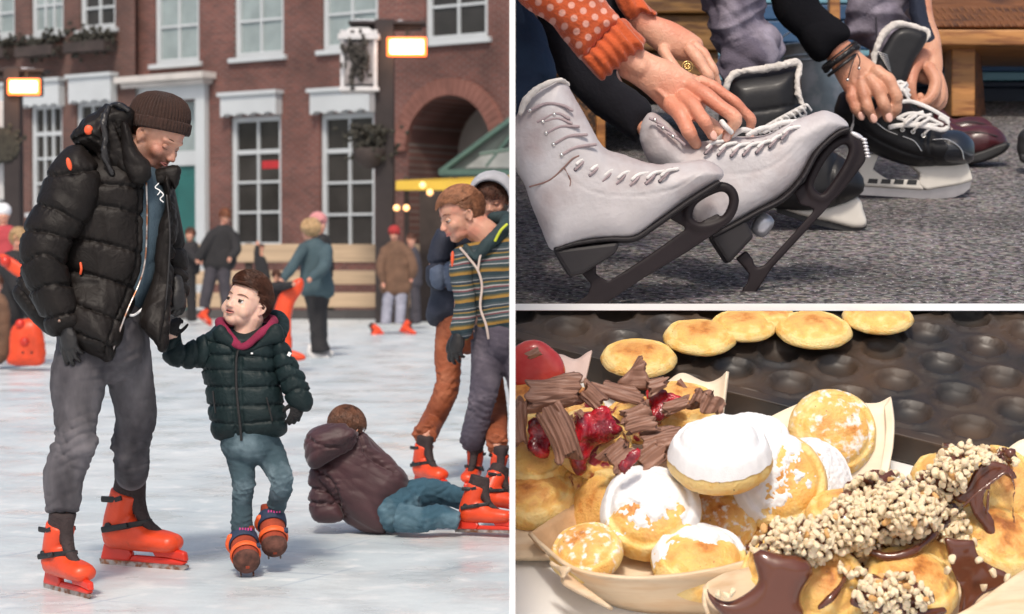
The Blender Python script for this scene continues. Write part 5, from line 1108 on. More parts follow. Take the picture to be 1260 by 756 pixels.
# blue slatted wall behind
bw = thing('slatted_wall', 'blue painted wall of horizontal boards behind the benches', 'wall', SG(1050, 127))
bl1 = mat('blue_paint', (.02, .075, .17), .5, .2, 10, .2, 2); bl2 = mat('light_blue_paint', (.15, .33, .42), .5, .2, 10, .15, 2); bl3 = mat('navy_paint', (.012, .025, .055), .6, .1, 10, .2, 2)
WZ = SZ(127)
def slab(mb, x0, y0, x1, y1, Z, th=.1, back=None):
    a = [P(x0, y1, Z), P(x1, y1, Z), P(x1, y0, Z), P(x0, y0, Z)]; k = FW*th
    return mb.hexa([a[0], a[1], a[1]+k, a[0]+k, a[3], a[2], a[2]+k, a[3]+k])
slab(MB(), 560, -330, 1420, 127, WZ+.12, .1).build('backing', bl3, bw, smooth=False)
for y0, y1, m in ((54, 61, bl1), (62, 69, bl2), (70, 88, bl1), (89, 99, bl2), (26, 52, bl1), (6, 24, bl1), (-16, 4, bl2), (-60, -20, bl1), (-120, -64, bl1), (-200, -124, bl1), (-320, -204, bl1), (101, 107, bl3)): slab(MB(), 560, y0, 1420, y1, WZ, .11).build('board', m, bw, smooth=False, bevel=.008)
# benches
def woodm(name, c, c2, sc_=(1, 6, 6), bump=.35): return mat(name, c, .45, bump, 6, .3, 1.6, col2=c2, c2scale=4, stretch=sc_, detail=9)
gold = woodm('golden_brown_wood', (.25, .13, .04), (.11, .05, .018)); brn = woodm('brown_bench_wood', (.17, .06, .018), (.07, .024, .01)); hon = woodm('honey_bench_wood', (.42, .19, .055), (.24, .09, .025))
b1 = thing('wooden_bench', 'golden brown wooden bench box behind the woman\'s hands', 'bench', SG(740, 186))
slab(MB(), 560, -60, 893, 16, 12.4, 2.0).build('seat', gold, b1, smooth=False, bevel=.012)
slab(MB(), 560, 18, 888, 62, 12.45, 1.9).build('panel', gold, b1, smooth=False, bevel=.01); slab(MB(), 560, 63.5, 884, 94, 12.5, 1.8).build('panel', gold, b1, smooth=False, bevel=.01)
slab(MB(), 690, 96, 733, 168, 12.6, .3).build('side_panel', mat('chipboard', (.16, .075, .03), .8, .6, 40, .3, 20, col2=(.035, .017, .01), c2scale=38, c2lo=.45, c2hi=.55), b1, smooth=False)
slab(MB(), 733.5, 124, 745, 187, 12.55, .4).build('leg', hon, b1, smooth=False, bevel=.01)
b2_ = thing('wooden_bench', 'dark brown wooden bench with a chevron carved front at the upper right', 'bench', SG(1190, 143))
BZ = SZ(143)
slab(MB(), 1134, -90, 1420, 34, BZ-.3, 1.6).build('carved_front', brn, b2_, smooth=False, bevel=.012)
cv = MB()
for row in range(3):
    for i in range(18):
        x = 1150+i*9; y = 8+row*9; cv.prism([P(x, y, BZ-.3), P(x+5, y+6, BZ-.3), P(x+5, y+8, BZ-.3), P(x, y+2, BZ-.3)], FW*.012)
cv.build('chevron_inlay', mat('pale_inlay', (.24, .10, .035), .5), b2_, smooth=False)
slab(MB(), 1132, 36.5, 1420, 56, BZ-.42, 1.8).build('rail', hon, b2_, smooth=False, bevel=.012)
lg = MB(); slab(lg, 1171, 56.5, 1200, 143, BZ-.2, .25); lg.build('leg', hon, b2_, smooth=False, bevel=.01)
lg = MB(); lg.hexa([P(1200.6, 143, BZ-.18), P(1213, 142, BZ+.1), P(1213, 142, BZ+.3), P(1200.6, 143, BZ+.1), P(1198, 57, BZ-.18), P(1206, 57, BZ+.1), P(1206, 57, BZ+.3), P(1198, 57, BZ+.1)]); lg.build('leg', brn, b2_, smooth=False)
slab(MB(), 1021, -60, 1034, 30, 14.4, .12).build('wooden_post', hon, smooth=False, bevel=.01, loc=P(1027, 30, 14.4))
tag(bpy.data.objects['wooden_post'], 'slim pale wooden post against the blue wall above the metal bucket', 'post')
# galvanised bucket
zn = mat('galvanised_steel', (.30, .37, .42), .4, .15, 12, .2, 5, metal=.75, col2=(.45, .5, .55), c2scale=9)
bk = thing('metal_bucket', 'galvanised metal bucket standing between the man\'s legs', 'bucket', SG(1008, 158))
BZ2 = 13.7; s_ = BZ2/FP; c = P(1008, 165, BZ2); RB = Matrix((RT, UP.cross(RT)*1, UP)).transposed()
MB().lathe([(38*s_, 0), (41*s_, 4*s_), (48*s_, 86*s_), (48.5*s_, 88*s_), (48*s_, 92*s_), (49*s_, 104*s_), (51*s_, 106*s_), (50*s_, 108*s_), (47*s_, 106*s_), (46*s_, 88*s_), (36*s_, 6*s_)], c, Matrix((RT, FW, UP)).transposed(), seg=48).build('body', zn, bk)
for z in (86, 92): MB().lathe([(48*s_, (z-1.6)*s_), (50*s_, z*s_), (48*s_, (z+1.6)*s_)], c, Matrix((RT, FW, UP)).transposed(), seg=48).build('hoop', zn, bk)
MB().tube([c+RT*(-50*s_)+UP*(100*s_), c+RT*(-46*s_)+UP*(118*s_)-FW*.05, c+RT*(-20*s_)+UP*(128*s_)-FW*.1, c+RT*(20*s_)+UP*(126*s_)-FW*.1, c+RT*(46*s_)+UP*(112*s_), c+RT*(50*s_)+UP*(100*s_)], 1.3*s_, seg=8).build('handle', zn, bk)
# ---- shoes standing by
maroon = mat('maroon_leather', (.065, .012, .016), .35, .25, 40, .25, 9, coat=.25); blk_r = mat('black_rubber', (.015, .015, .016), .55, .2, 40, .15, 9)
def shoe(label, Z, up_poly, sole_poly, dep, m=maroon, extra=None):
    g = Fig(Z); mb = MB(); inflate(mb, g, up_poly, dep, h=1.2)
    xs = [p[0] for p in sole_poly]; base = P(sum(xs)/len(xs), max(p[1] for p in sole_poly), Z)
    o = mb.build('shoe', m, loc=base, vox=.009, it=2, disp=wr(12, .01))
    mb = MB(); inflate(mb, g, sole_poly, dep*1.05, 3, h=1.0); mb.build('sole', blk_r, o, vox=.008, it=1)
    if extra: 
        for l in extra: MB().tube([g.p(x, y, -g.r(dep*.97)) for x, y in l], g.r(.7), seg=6).build('seam', blk_r, o)
    return tag(o, label, 'shoe', None)
shoe('maroon leather shoe farther from us, its heel behind the laced black skate', 12.9, [(1150, 133), (1162, 138), (1173, 149), (1190, 145), (1205, 145), (1217, 151), (1221, 160), (1200, 172), (1170, 172), (1150, 160)], [(1165, 165), (1222, 158), (1222, 172), (1165, 178)], 16, extra=[[(1176, 152), (1195, 150), (1212, 153)]])
shoe('maroon leather shoe nearer to us with a thick black sole, beside the skate toe', 12.2, [(1165, 150), (1185, 158), (1205, 156), (1221, 157), (1232, 166), (1236, 180), (1215, 190), (1180, 194), (1165, 180)], [(1160, 190), (1196, 190), (1236, 176), (1240, 182), (1226, 192), (1198, 201), (1160, 200)], 18, extra=[[(1186, 163), (1205, 163), (1228, 168)]])
shoe('round toe of a black shoe cut off at the right edge', 11.9, [(1254, 168), (1262, 160), (1290, 158), (1300, 180), (1290, 198), (1262, 198), (1253, 186)], [(1256, 190), (1290, 192), (1290, 201), (1258, 199)], 16, m=blk_r)
# ================================================================ the man in the grey jeans, upper right
lilac = mat('lilac_grey_denim', (.095, .082, .115), .9, .5, 90, .25, 3.5, col2=(.30, .27, .33), c2scale=4.2, c2lo=.46, c2hi=.68)
blackj = mat('black_jersey', (.007, .007, .009), 1, .3, 60, .2, 3, spec=.1); navys = mat('navy_sleeve', (.012, .017, .035), .85, .4, 60, .2, 3)
skin_m = mat('tanned_hand_skin', (.60, .31, .20), .45, .5, 42, .12, 5, sss=.1, bwarp=1.2, col2=(.50, .20, .12), c2scale=3.5)
skin_w = mat('woman_hand_skin', (.70, .37, .25), .45, .45, 42, .10, 5, sss=.1, bwarp=1.2, col2=(.62, .24, .15), c2scale=3.0)
nail = mat('fingernail', (.72, .42, .34), .25, var=.03)
f = Fig(10.7)
b = MB()
def finger(mb, g, l, r):
    n_ = len(l); pts = [(x, y, z) for x, y, z in l]; rr = []
    for i in range(n_): rr.append(r*(1.12 if i in (0,) else 1.1 if i == 1 else .98 if i < n_-1 else .74))
    # knuckle bulges between slimmer phalanges
    q = []; qr = []
    for i in range(n_-1):
        q += [pts[i], tuple((pts[i][k]+pts[i+1][k])/2 for k in range(3))]; qr += [rr[i], (rr[i]+rr[i+1])/2*.93]
    g.tube(mb, q+[pts[-1]], qr+[rr[-1]], seg=14, n=4)
def nails(par, g, tips):
    for (x, y, z), r_, (dx, dy), sg_ in tips:
        d = dv(dx, dy, .0); nb = dv(sg_[0], sg_[1], 1); nb = (nb-d*nb.dot(d)).normalized()
        MB().ell(g.p(x, y, z)+nb*g.r(r_*.62), (g.r(r_*.55), g.r(r_*.8), g.r(r_*.18)), Matrix((nb.cross(d)*-1, d, nb)).transposed(), seg=12, rings=8).build('fingernail', nail, par)
f.tube(b, [(1022, 52, 0), (1034, 66, 0), (1046, 82, 0), (1060, 98, 0), (1068, 106, .01)], [(17, 13), (18.5, 13), (22, 14), (26, 13), (24, 10)], side=dv(.78, .6, 0), seg=22)
for l, r_ in (([(1049, 108, -.02), (1048, 120, -.04), (1053, 134, -.05), (1060, 144, -.03)], 7), ([(1060, 102, -.04), (1063, 116, -.07), (1068, 133, -.09), (1075, 147, -.06)], 7.6), ([(1070, 98, -.05), (1080, 110, -.09), (1088, 130, -.11), (1093, 146, -.07)], 8), ([(1078, 88, -.05), (1093, 99, -.08), (1103, 119, -.09), (1102, 134, -.07), (1097, 142, -.04)], 8.2), ([(1080, 100, .05), (1092, 118, .05), (1086, 134, .04), (1078, 142, .02)], 7.5)): finger(b, f, l, r_)
f.tube(b, [(1034, 66, 0), (1016, 38, .0), (980, -8, .1), (910, -130, .4), (930, -230, 1.0)], [(16, 12), (16, 13), 15, 22, 40])
# back-of-hand tendons and knuckles
for (x0, y0, x1, y1) in ((1040, 78, 1056, 112), (1046, 76, 1070, 108), (1052, 72, 1083, 102)): f.tube(b, [(x0, y0, -f.r(10)), (x1, y1, -f.r(10))], [2.2, 4.2])
h2 = [(1146, 46, .5), (1146, 62, .45), (1143, 80, .4), (1140, 96, .38)]
f.tube(b, [(1060, -230, 1.0), (1130, -120, .8), (1136, 5, .55)]+h2, [(40, 36), 16, 11, (11, 11), (13.5, 12), (18, 12), (18, 10)])
f.tube(b, [(1136, 68, .38), (1125, 84, .30), (1121, 101, .26), (1121, 113, .26), (1125, 124, .27)], [10, 8.5, 7.5, 7, 5]); f.tube(b, [(1143, 84, .33), (1151, 100, .28), (1148, 116, .25), (1140, 125, .24), (1132, 128, .24)], [9, 8.5, 8, 7, 5.5])
f.tube(b, [(1148, 86, .38), (1156, 102, .36), (1157, 119, .34), (1151, 131, .32)], [9, 8, 7.5, 6]); f.tube(b, [(1150, 90, .42), (1159, 108, .42), (1159, 126, .40), (1152, 134, .38)], [8, 7, 6.5, 5])
f.tube(b, [(1132, 118, .30), (1136, 125, .30), (1146, 130, .32)], [5, 5.5, 5])
f.tube(b, [(930, -230, 1.0), (1000, -290, 1.3), (1060, -230, 1.0)], [40, 80, 40]); f.tube(b, [(1000, -290, 1.3), (1000, -200, 2.0), (1000, -140, 2.3)], [80, 74, 60])
f.tube(b, [(1000, -140, 2.3), (910, -90, .8), (905, 0, -.1), (930, 90, -.4)], [50, 30, 18, 14]); f.tube(b, [(1000, -140, 2.3), (1080, -90, 1.3), (1082, 0, .8), (1080, 80, .75)], [50, 24, 15, 11])
b.tube([P(928, 90, 10.2), P(925, 200, 10.0), P(1010, 225, 9.95)], .08); b.tube([P(1080, 80, 11.45), P(1085, 105, 11.2), P(1075, 160, 11.0), P(1160, 185, 11.0)], .08)
mn = b.build('person', skin_m, loc=SG(1080, 250), vox=.0065, it=2)
tag(mn, 'man in grey jeans and black sleeves lacing black hockey skates, braided bracelets on his wrist', 'person')
nails(mn, f, [((1060, 143, -.05), 7, (.4, -1), (-.3, 0)), ((1075, 146, -.08), 7.6, (.4, -1), (-.2, 0)), ((1093, 145, -.09), 8, (.3, -1), (0, 0))])
# jeans
j = MB(); inflate(j, f, [(852, -60), (858, 0), (867, 28), (875, 52), (882, 72), (886, 98), (900, 108), (940, 100), (957, 84), (960, 67), (958, 34), (949, 16), (944, -10), (950, -60)], 42, 42, dz=lambda x, y: -.45)
j.build('jeans_leg', lilac, mn, vox=.010, it=3, disp=[wr(7, .07, (-.3, 0, 1), .5, 71), wr(19, .04, (.2, 0, 1), .4, 72)])
j = MB(); inflate(j, f, [(1042, -60), (1044, 0), (1046, 31), (1042, 40), (1056, 54), (1068, 72), (1074, 110), (1100, 118), (1118, 90), (1121, 40), (1120, 0), (1124, -60)], 36, 36, dz=.66)
jl = j.build('jeans_leg', lilac, mn, vox=.010, it=3, disp=[wr(7, .06, (0, 0, 1), .5, 73), wr(19, .035, (0, 0, 1), .4, 74)])
MB().tube([f.p(1077, -10, .66-.155), f.p(1078, 20, .66-.165), f.p(1079, 48, .66-.155)], f.r(1.2), seg=6).build('seam', mat('dark_seam', (.05, .045, .06), .9), jl)
# sleeves
j = MB(); inflate(j, f, [(935, -60), (946, 0), (958, 26), (982, 52), (1008, 75), (1026, 62), (1044, 44), (1036, 29), (1018, 14), (1006, -4), (1000, -60)], 27, 26, dz=0)
j.build('sleeve', blackj, mn, vox=.010, it=3, disp=wr(9, .03, (.6, 0, -.7), .6, 75))
j = MB(); inflate(j, f, [(1118, -60), (1120, 0), (1122, 30), (1136, 56), (1150, 62), (1153, 50), (1146, 36), (1136, 0), (1130, -60)], 20, 18, dz=.5)
j.build('sleeve', navys, mn, vox=.010, it=2, disp=wr(12, .02, None, .6, 76))
# bracelets
leb = mat('braided_leather', (.012, .011, .012), .4, .5, 30, .2, 9)
f0 = Fig(10.7)
def bangle(p0, p1, r_, m, braid=False, nm='bracelet'):
    a, b = f0.p(*p0), f0.p(*p1); c = (a+b)/2; u = (b-a)/2; n = FW; out = []
    K = 40
    for i in range(K+1):
        t = 2*math.pi*i/K; out.append(c+u*math.cos(t)*1.06-n*math.sin(t)*u.length*.95+UP*(-.15*math.sin(t)*u.length)*0+V((0, 0, 0)))
    mb = MB()
    if braid:
        for ph in (0, 2.09, 4.19):
            pts = []
            for i in range(K*3+1):
                t = 2*math.pi*i/(K*3); d = c+u*math.cos(t)*1.06-n*math.sin(t)*u.length*.95; rad = (d-c).normalized(); ax = (V((0.5, 0, .85))-rad*rad.dot(V((.5, 0, .85)))).normalized()
                w_ = 22*t+ph; pts.append(d+rad*r_*.45*math.sin(w_*2)+ax*r_*.75*math.cos(w_))
            mb.tube(pts, r_*.62, seg=8, n=1)
    else: mb.tube(out, r_, seg=10, n=2)
    return mb.build(nm, m, mn)
bangle((1017, 84, 0), (1052, 58, 0), f.r(4.2), leb, True); bangle((1021, 92, 0), (1052, 68, 0), f.r(2.2), leb); bangle((1014, 80, 0), (1049, 53, 0), f.r(1.2), leb)
silver = mat('silver_bead', (.7, .69, .66), .25, metal=1, var=.05)
for l, bd in (([(1051, 72, -.09), (1047, 84, -.1), (1044, 96, -.1)], (1043, 98.5, -.1)), ([(1055, 66, -.09), (1058, 74, -.1), (1057, 82, -.1)], (1057, 84.5, -.1))):
    c_ = MB().tube(f.pts(l), f.r(.7), seg=6).build('cord', leb, mn); MB().ell(f.p(*bd), f.r(2.1), seg=14, rings=10).build('bead', silver, c_)
# ---- hockey skates
bleather = mat('black_skate_leather', (.009, .009, .011), .5, .2, 25, .2, 4, coat=.08, spec=.3); capm = mat('glossy_toe_cap', (.012, .015, .022), .25, .08, 9, .2, 3, coat=.4)
fleece = mat('cream_fleece', (.62, .58, .54), .95, .9, 40, .12, 9); holder = mat('cream_blade_holder', (.62, .59, .54), .4, .1, 9, .12, 3); blade_s = mat('skate_steel', (.36, .34, .35), .3, .2, 12, .25, 4, metal=.85)
lace_m = mat('white_lace', (.70, .68, .66), .8, .6, 60, .1, 9)
def poly3(mb, g, poly, th, dz=0): return mb.prism([g.p(x, y, dz) for x, y in poly], FW*g.r(th))
def hskate_lace(par, g, l, r_=2.0, dz=-.2, flat=.45): return MB().tube([g.p(x, y, (q[0] if q else dz)) for x, y, *q in l], [(g.r(r_), g.r(r_*flat))]*len(l), seg=8, n=5, side=UP).build('lace', lace_m, par)
# skate B (laced)
g = Fig(11.0)
sb2 = thing('hockey_skate', 'black hockey skate with cream blade holder being laced by the man\'s hands', 'hockey skate', P(1125, 246, 11.0))
k = MB(); inflate(k, g, [(1034, 116), (1060, 104), (1090, 96), (1112, 102), (1116, 124), (1132, 146), (1156, 160), (1178, 162), (1192, 168), (1196, 180), (1195, 196), (1180, 202), (1140, 204), (1119, 203), (1090, 194), (1066, 182), (1046, 160), (1028, 140)], 34, 30)
bt = k.build('boot', bleather, sb2, vox=.010, it=3, disp=grooves(g, [[(1050, 152), (1080, 172), (1116, 188), (1150, 196)], [(1146, 164), (1144, 180), (1150, 200)], [(1138, 166), (1136, 182), (1140, 201)]], 2.2, 1.6, .6, .2, 3))
k = MB(); inflate(k, g, [(1149, 168), (1153, 162), (1178, 161), (1190, 166), (1198, 178), (1197, 197), (1180, 202), (1156, 201), (1150, 186)], 34, 24); k.build('toe_cap', capm, sb2, vox=.009, it=3)
for l in ([(1111, 168), (1125, 174), (1134, 186)], [(1148, 172), (1166, 172), (1182, 183), (1186, 196)], [(1078, 151), (1090, 160), (1104, 166)]): MB().tube([g.p(x, y, -g.r(35)) for x, y in l], g.r(.8), seg=6).build('piping', silver, bt)
k = MB(); inflate(k, g, [(1086, 62), (1100, 40), (1118, 34), (1140, 42), (1136, 56), (1124, 76), (1116, 100), (1104, 112), (1088, 100), (1076, 82)], 12, 10, dz=-.03); tg = k.build('tongue', bleather, sb2, vox=.009, it=2)
rib = MB()
for i in range(9): rib.tube([g.p(1080+i*1.6, 84-i*0-i*.2-20+i*2.9, -.10), g.p(1092+i*.6, 64+i*2.6+4, -.10)], g.r(.55), seg=5, n=1)
rib.build('ribbing', silver, tg)
k = MB(); k.tube([g.p(x, y, z) for x, y, z in ((1075, 84, -.05), (1077, 64, -.06), (1085, 45, -.06), (1098, 32, -.06), (1114, 31, -.05), (1132, 36, -.04), (1143, 40, -.03), (1140, 50, -.04), (1133, 62, -.04))], [g.r(x) for x in (3.5, 4.5, 5, 5, 4.5, 4.5, 4, 2.5, 1)], seg=12); k.build('fleece_edge', fleece, tg, vox=.008, it=1, disp=wr(60, .008))
k = MB(); poly3(k, g, [(1058, 191), (1081, 189), (1073, 209), (1090, 221), (1062, 229), (1054, 219)], 15)
poly3(k, g, [(1119, 204), (1189, 199), (1196, 222), (1181, 227), (1139, 234), (1128, 228), (1131, 214)], 15.2); poly3(k, g, [(1060, 218), (1074, 212), (1092, 221), (1130, 221.5), (1136, 234.2), (1062, 229.4)], 14.6)
k.build('blade_holder', holder, sb2, smooth=False, bevel=.01)
k = MB()
for i in range(4): poly3(k, g, [(1068+i*16, 220.5+i*.4), (1079+i*16, 221+i*.4), (1078+i*16, 226.5+i*.5), (1066+i*16, 226+i*.5)], 15.6)
k.build('vent', blk_r, sb2, smooth=False)
k = MB(); poly3(k, g, [(1056, 229), (1139, 234), (1181, 227), (1195, 224), (1193, 232), (1186, 238), (1174, 243), (1151, 245.5), (1056, 240)], 3); k.build('blade', blade_s, sb2, smooth=False)
for x, y in ((1110, 160), (1123, 162.5), (1136, 167)):
    MB().lathe([(g.r(3), -.01), (g.r(3), .012), (g.r(1.8), .012), (g.r(1.8), -.01)], g.p(x, y, -.165), Matrix((RT, UP, -FW)).transposed(), seg=16).build('eyelet', silver, bt)
for l, r_ in (([(1094, 157), (1104, 155), (1120, 154), (1140, 156), (1158, 160), (1166, 157), (1166, 150), (1156, 144)], 3.0), ([(1107, 126), (1120, 125), (1136, 130), (1152, 138), (1167, 147)], 2.6), ([(1104, 146), (1118, 140), (1134, 141), (1148, 148), (1160, 154)], 2.2),
    ([(1112, 150), (1122, 142), (1136, 138)], 2), ([(1124, 153), (1132, 145), (1146, 141)], 2), ([(1110, 158, -.19), (1116, 150, -.22), (1128, 142)], 2), ([(1124, 160, -.19), (1134, 152, -.22), (1144, 146)], 2), ([(1137, 165, -.18), (1144, 158, -.2), (1156, 152)], 2), ([(1107, 146), (1128, 152), (1150, 154)], 2), ([(1050, 140), (1050, 150), (1047, 162)], 1.5),
    ([(1100, 104, -.16), (1108, 101, -.17), (1117, 106, -.16)], 2.2), ([(1101, 109, -.16), (1110, 106, -.17), (1119, 112, -.16)], 2.2), ([(1103, 114, -.16), (1112, 111, -.18), (1120, 118, -.16)], 2.2), ([(1104, 119, -.16), (1113, 116, -.18), (1120, 124, -.16)], 2.2), ([(1102, 102, -.17), (1112, 112, -.19), (1118, 122, -.18)], 2.0), ([(1116, 102, -.17), (1108, 112, -.19), (1106, 122, -.18)], 2.0)):
    hskate_lace(sb2, g, l, r_, dz=-.2)
# skate A
g = Fig(10.0)
sa2 = thing('hockey_skate', 'black hockey skate with a fleece lined open tongue, half hidden behind the raised white skate', 'hockey skate', P(1020, 284, 10.0))
k = MB(); inflate(k, g, [(894, 112), (900, 98), (920, 92), (950, 88), (976, 84), (984, 96), (984, 124), (990, 142), (1004, 172), (1030, 190), (1054, 210), (1062, 224), (1058, 238), (1030, 252), (985, 258), (930, 250), (892, 220), (884, 160)], 34, 30)
bt = k.build('boot', bleather, sa2, vox=.010, it=3, disp=grooves(g, [[(900, 140), (940, 136), (984, 128)], [(1030, 192), (1022, 220), (1030, 250)]], 2.2, 1.8, .6, .2, 3))
k = MB(); k.tube([g.p(x, y, z) for x, y, z in ((893, 124, -.08), (894, 108, -.1), (900, 94, -.1), (914, 88, -.1), (940, 85, -.1), (964, 80, -.1), (980, 77, -.08), (984, 84, -.08), (981, 100, -.1), (983, 118, -.1), (990, 134, -.1))], [g.r(x) for x in (3, 4, 5, 5, 4.5, 4.5, 4.5, 4, 3.4, 3.4, 3)], seg=12); k.build('fleece_edge', fleece, sa2, vox=.008, it=1, disp=wr(60, .01))
k = MB(); inflate(k, g, [(960, 254), (1000, 258), (1030, 252), (1055, 243), (1062, 262), (1066, 276), (1052, 280), (1020, 272), (985, 264)], 8, 6, dz=0); k.build('blade_holder', holder, sa2, vox=.009, it=1)
k = MB(); poly3(k, g, [(956, 255), (985, 265), (1020, 273), (1052, 279), (1067, 272), (1066, 280), (1056, 285), (1036, 284), (1000, 276), (956, 262)], 4); k.build('blade', blk_r, sa2, smooth=False)
for i in range(9): hskate_lace(sa2, g, [(936+i*6.2, 160-i*3.4, -.17), (943+i*6.2, 158-i*3.6, -.19), (949+i*6.2, 165-i*3.6, -.16)], 1.8)
hskate_lace(sa2, g, [(934, 163, -.15), (960, 148, -.17), (990, 132, -.15)], 4.0); hskate_lace(sa2, g, [(946, 168, -.15), (968, 156, -.17), (992, 142, -.15)], 2.4)
# ================================================================ the woman and the white figure skates
f = Fig(8.6)
b = MB()
f.tube(b, [(775, 76, 0), (792, 86, 0), (816, 100, 0), (842, 120, .0), (858, 130, .02)], [(22, 15), (22, 15), (26, 17), (29, 16), (25, 12)], side=dv(-.5, .86, 0), seg=22)
for l, r_ in (([(862, 100, -.0), (878, 107, -.03), (905, 126, -.05), (924, 147, -.03), (923, 167, .0)], 7), ([(850, 106, -.04), (868, 117, -.10), (905, 146, -.16), (893, 170, -.10)], 9), ([(840, 120, -.06), (853, 130, -.13), (867, 150, -.20), (877, 168, -.15)], 8.6), ([(825, 128, -.05), (838, 142, -.12), (848, 163, -.17), (857, 178, -.12)], 9.5), ([(815, 110, .1), (850, 135, .14), (880, 158, .1), (890, 170, .02)], 9)): finger(b, f, l, r_)
for (x0, y0, x1, y1) in ((812, 92, 866, 112), (810, 100, 852, 124), (808, 110, 838, 136)): f.tube(b, [(x0, y0, -f.r(13)), (x1, y1, -f.r(15))], [2.4, 4.6])
f.tube(b, [(790, 86, 0), (760, 66, 0), (715, 30, .02), (660, -60, .3), (700, -210, 1.2)], [(20, 15), (20, 17), 20, 28, 44])
g_ = f; f.tube(b, [(782, 18, .5), (796, 32, .5), (820, 46, .5), (845, 58, .5), (856, 62, .5)], [(16, 12), (17, 13), (22, 15), (20, 13), (17, 11)], side=dv(-.5, .86, 0), seg=22)
for l, r_ in (([(855, 56, .46), (866, 66, .44), (878, 86, .42), (884, 104, .44)], 6.2), ([(848, 60, .42), (858, 72, .38), (872, 94, .36), (874, 108, .40)], 7.6), ([(816, 62, .46), (824, 76, .42), (838, 92, .38), (858, 98, .40)], 7.2)): finger(b, f, l, r_)
f.tube(b, [(796, 32, .5), (782, 14, .5), (765, -30, .55), (765, -130, .8), (780, -210, 1.2)], [(15, 12), (14, 12), 14, 22, 40])
f.tube(b, [(700, -210, 1.2), (740, -270, 1.5), (780, -210, 1.2)], [44, 90, 40]); f.tube(b, [(740, -270, 1.5), (740, -170, 2.2), (730, -110, 2.4)], [88, 78, 60])
f.tube(b, [(730, -110, 2.4), (660, -60, 1.0), (650, 30, .6), (655, 120, .4), (664, 220, -.25), (720, 262, -.3), (800, 245, -.35)], [44, 30, 16, 10, 14, 14, 12]); f.tube(b, [(730, -110, 2.4), (710, -20, 1.0), (740, 70, .75), (779, 140, .68), (860, 225, .0), (960, 200, .0)], [44, 26, 14, 10, 12, 12])
wm_ = b.build('person', skin_w, loc=P(760, 374, 8.5), vox=.0062, it=2)
tag(wm_, 'woman in an orange dotted knit sweater and dark jeans lacing white figure skates', 'person')
nails(wm_, f, [((893, 169, -.12), 8.5, (-.3, -1), (.3, .3)), ((877, 167, -.17), 8, (.4, -1), (0, .2)), ((923, 166, -.02), 7, (0, -1), (.3, 0))])
ring_c = f.p(846, 82, .36)
rg = MB(); rg.lathe([(f.r(6.5), -f.r(1.2)), (f.r(7.6), 0), (f.r(6.5), f.r(1.2)), (f.r(6), 0)], ring_c, Matrix((RT, UP, -FW)).transposed(), seg=24, closed=True)
for i in range(9): rg.ell(f.p(846+3.2*math.cos(i*.7)*(.3+.7*(i > 0)), 82+3.2*math.sin(i*.7)*(i > 0), .28), f.r(1.9), seg=8, rings=6)
rg.build('ring', mat('gold', (.75, .52, .2), .25, metal=1), wm_)
def dotknit():
    m = mat('orange_dotted_knit', (.50, .085, .022), .9, .7, 55, .15, 5, sheen=.3); t = m.node_tree; n = t.nodes; L = t.links.new; b = n['Principled BSDF']
    src = b.inputs['Base Color'].links[0].from_socket
    tc = n.new('ShaderNodeTexCoord'); mp = n.new('ShaderNodeMapping'); mp.inputs['Rotation'].default_value = (0, R(38), 0); mp.inputs['Scale'].default_value = (20.5, 20.5, 20.5); L(tc.outputs['Object'], mp.inputs[0])
    sx = n.new('ShaderNodeSeparateXYZ'); L(mp.outputs[0], sx.inputs[0])
    def M(op, a, b_=None):
        x = n.new('ShaderNodeMath'); x.operation = op
        for i, v_ in enumerate((a, b_)):
            if v_ is None: continue
            if isinstance(v_, (int, float)): x.inputs[i].default_value = v_
            else: L(v_, x.inputs[i])
        return x.outputs[0]
    row = M('FLOOR', sx.outputs[2]); off = M('MULTIPLY', M('MODULO', row, 2), .5)
    fx = M('SUBTRACT', M('FRACT', M('ADD', sx.outputs[0], off)), .5); fz = M('SUBTRACT', M('FRACT', sx.outputs[2]), .5)
    d = M('ADD', M('MULTIPLY', fx, fx), M('MULTIPLY', fz, fz))
    k = n.new('ShaderNodeMapRange'); k.inputs[1].default_value = .115; k.inputs[2].default_value = .05; L(d, k.inputs[0])
    mx = n.new('ShaderNodeMix'); mx.data_type = 'RGBA'; mx.inputs[7].default_value = (.72, .36, .28, 1); L(k.outputs[0], mx.inputs[0]); L(src, mx.inputs[6]); L(mx.outputs[2], b.inputs['Base Color'])
    return m
oknit = mat('orange_rib_knit', (.50, .085, .02), .9, .6, 60, .15, 5, sheen=.3)
def ribs(axis, c0, freq, amp):
    ax = np.array(V(axis).normalized()); c0 = np.array(c0)
    return lambda co, no: amp*np.sin((co-c0)@ax*freq)
j = MB(); inflate(j, f, [(600, -60), (634, -4), (652, 14), (670, 28), (700, 58), (718, 76), (742, 52), (764, 24), (745, 0), (730, -60)], 44, 40, dz=-.02)
slv = j.build('sleeve', dotknit(), wm_, vox=.009, it=3, disp=wr(8, .02, (.7, 0, -.7), .7, 81))
j = MB(); inflate(j, f, [(712, 70), (726, 84), (741, 97), (752, 89), (778, 68), (794, 54), (780, 37), (764, 22), (748, 34)], 30, 26, dz=-.03)
j.build('cuff', oknit, slv, vox=.007, it=2, disp=ribs((.75, 0, .65), (0, 0, 0), 150, .006))
j = MB(); inflate(j, f, [(745, -60), (757, 0), (774, 28), (783, 22), (792, 18), (810, 20), (798, 4), (785, -10), (775, -60)], 24, 20, dz=.48)
j.build('sleeve', oknit, wm_, vox=.009, it=2, disp=[wr(8, .02, (.7, 0, -.7), .7, 82), ribs((.9, 0, .4), (0, 0, 0), 120, .005)])
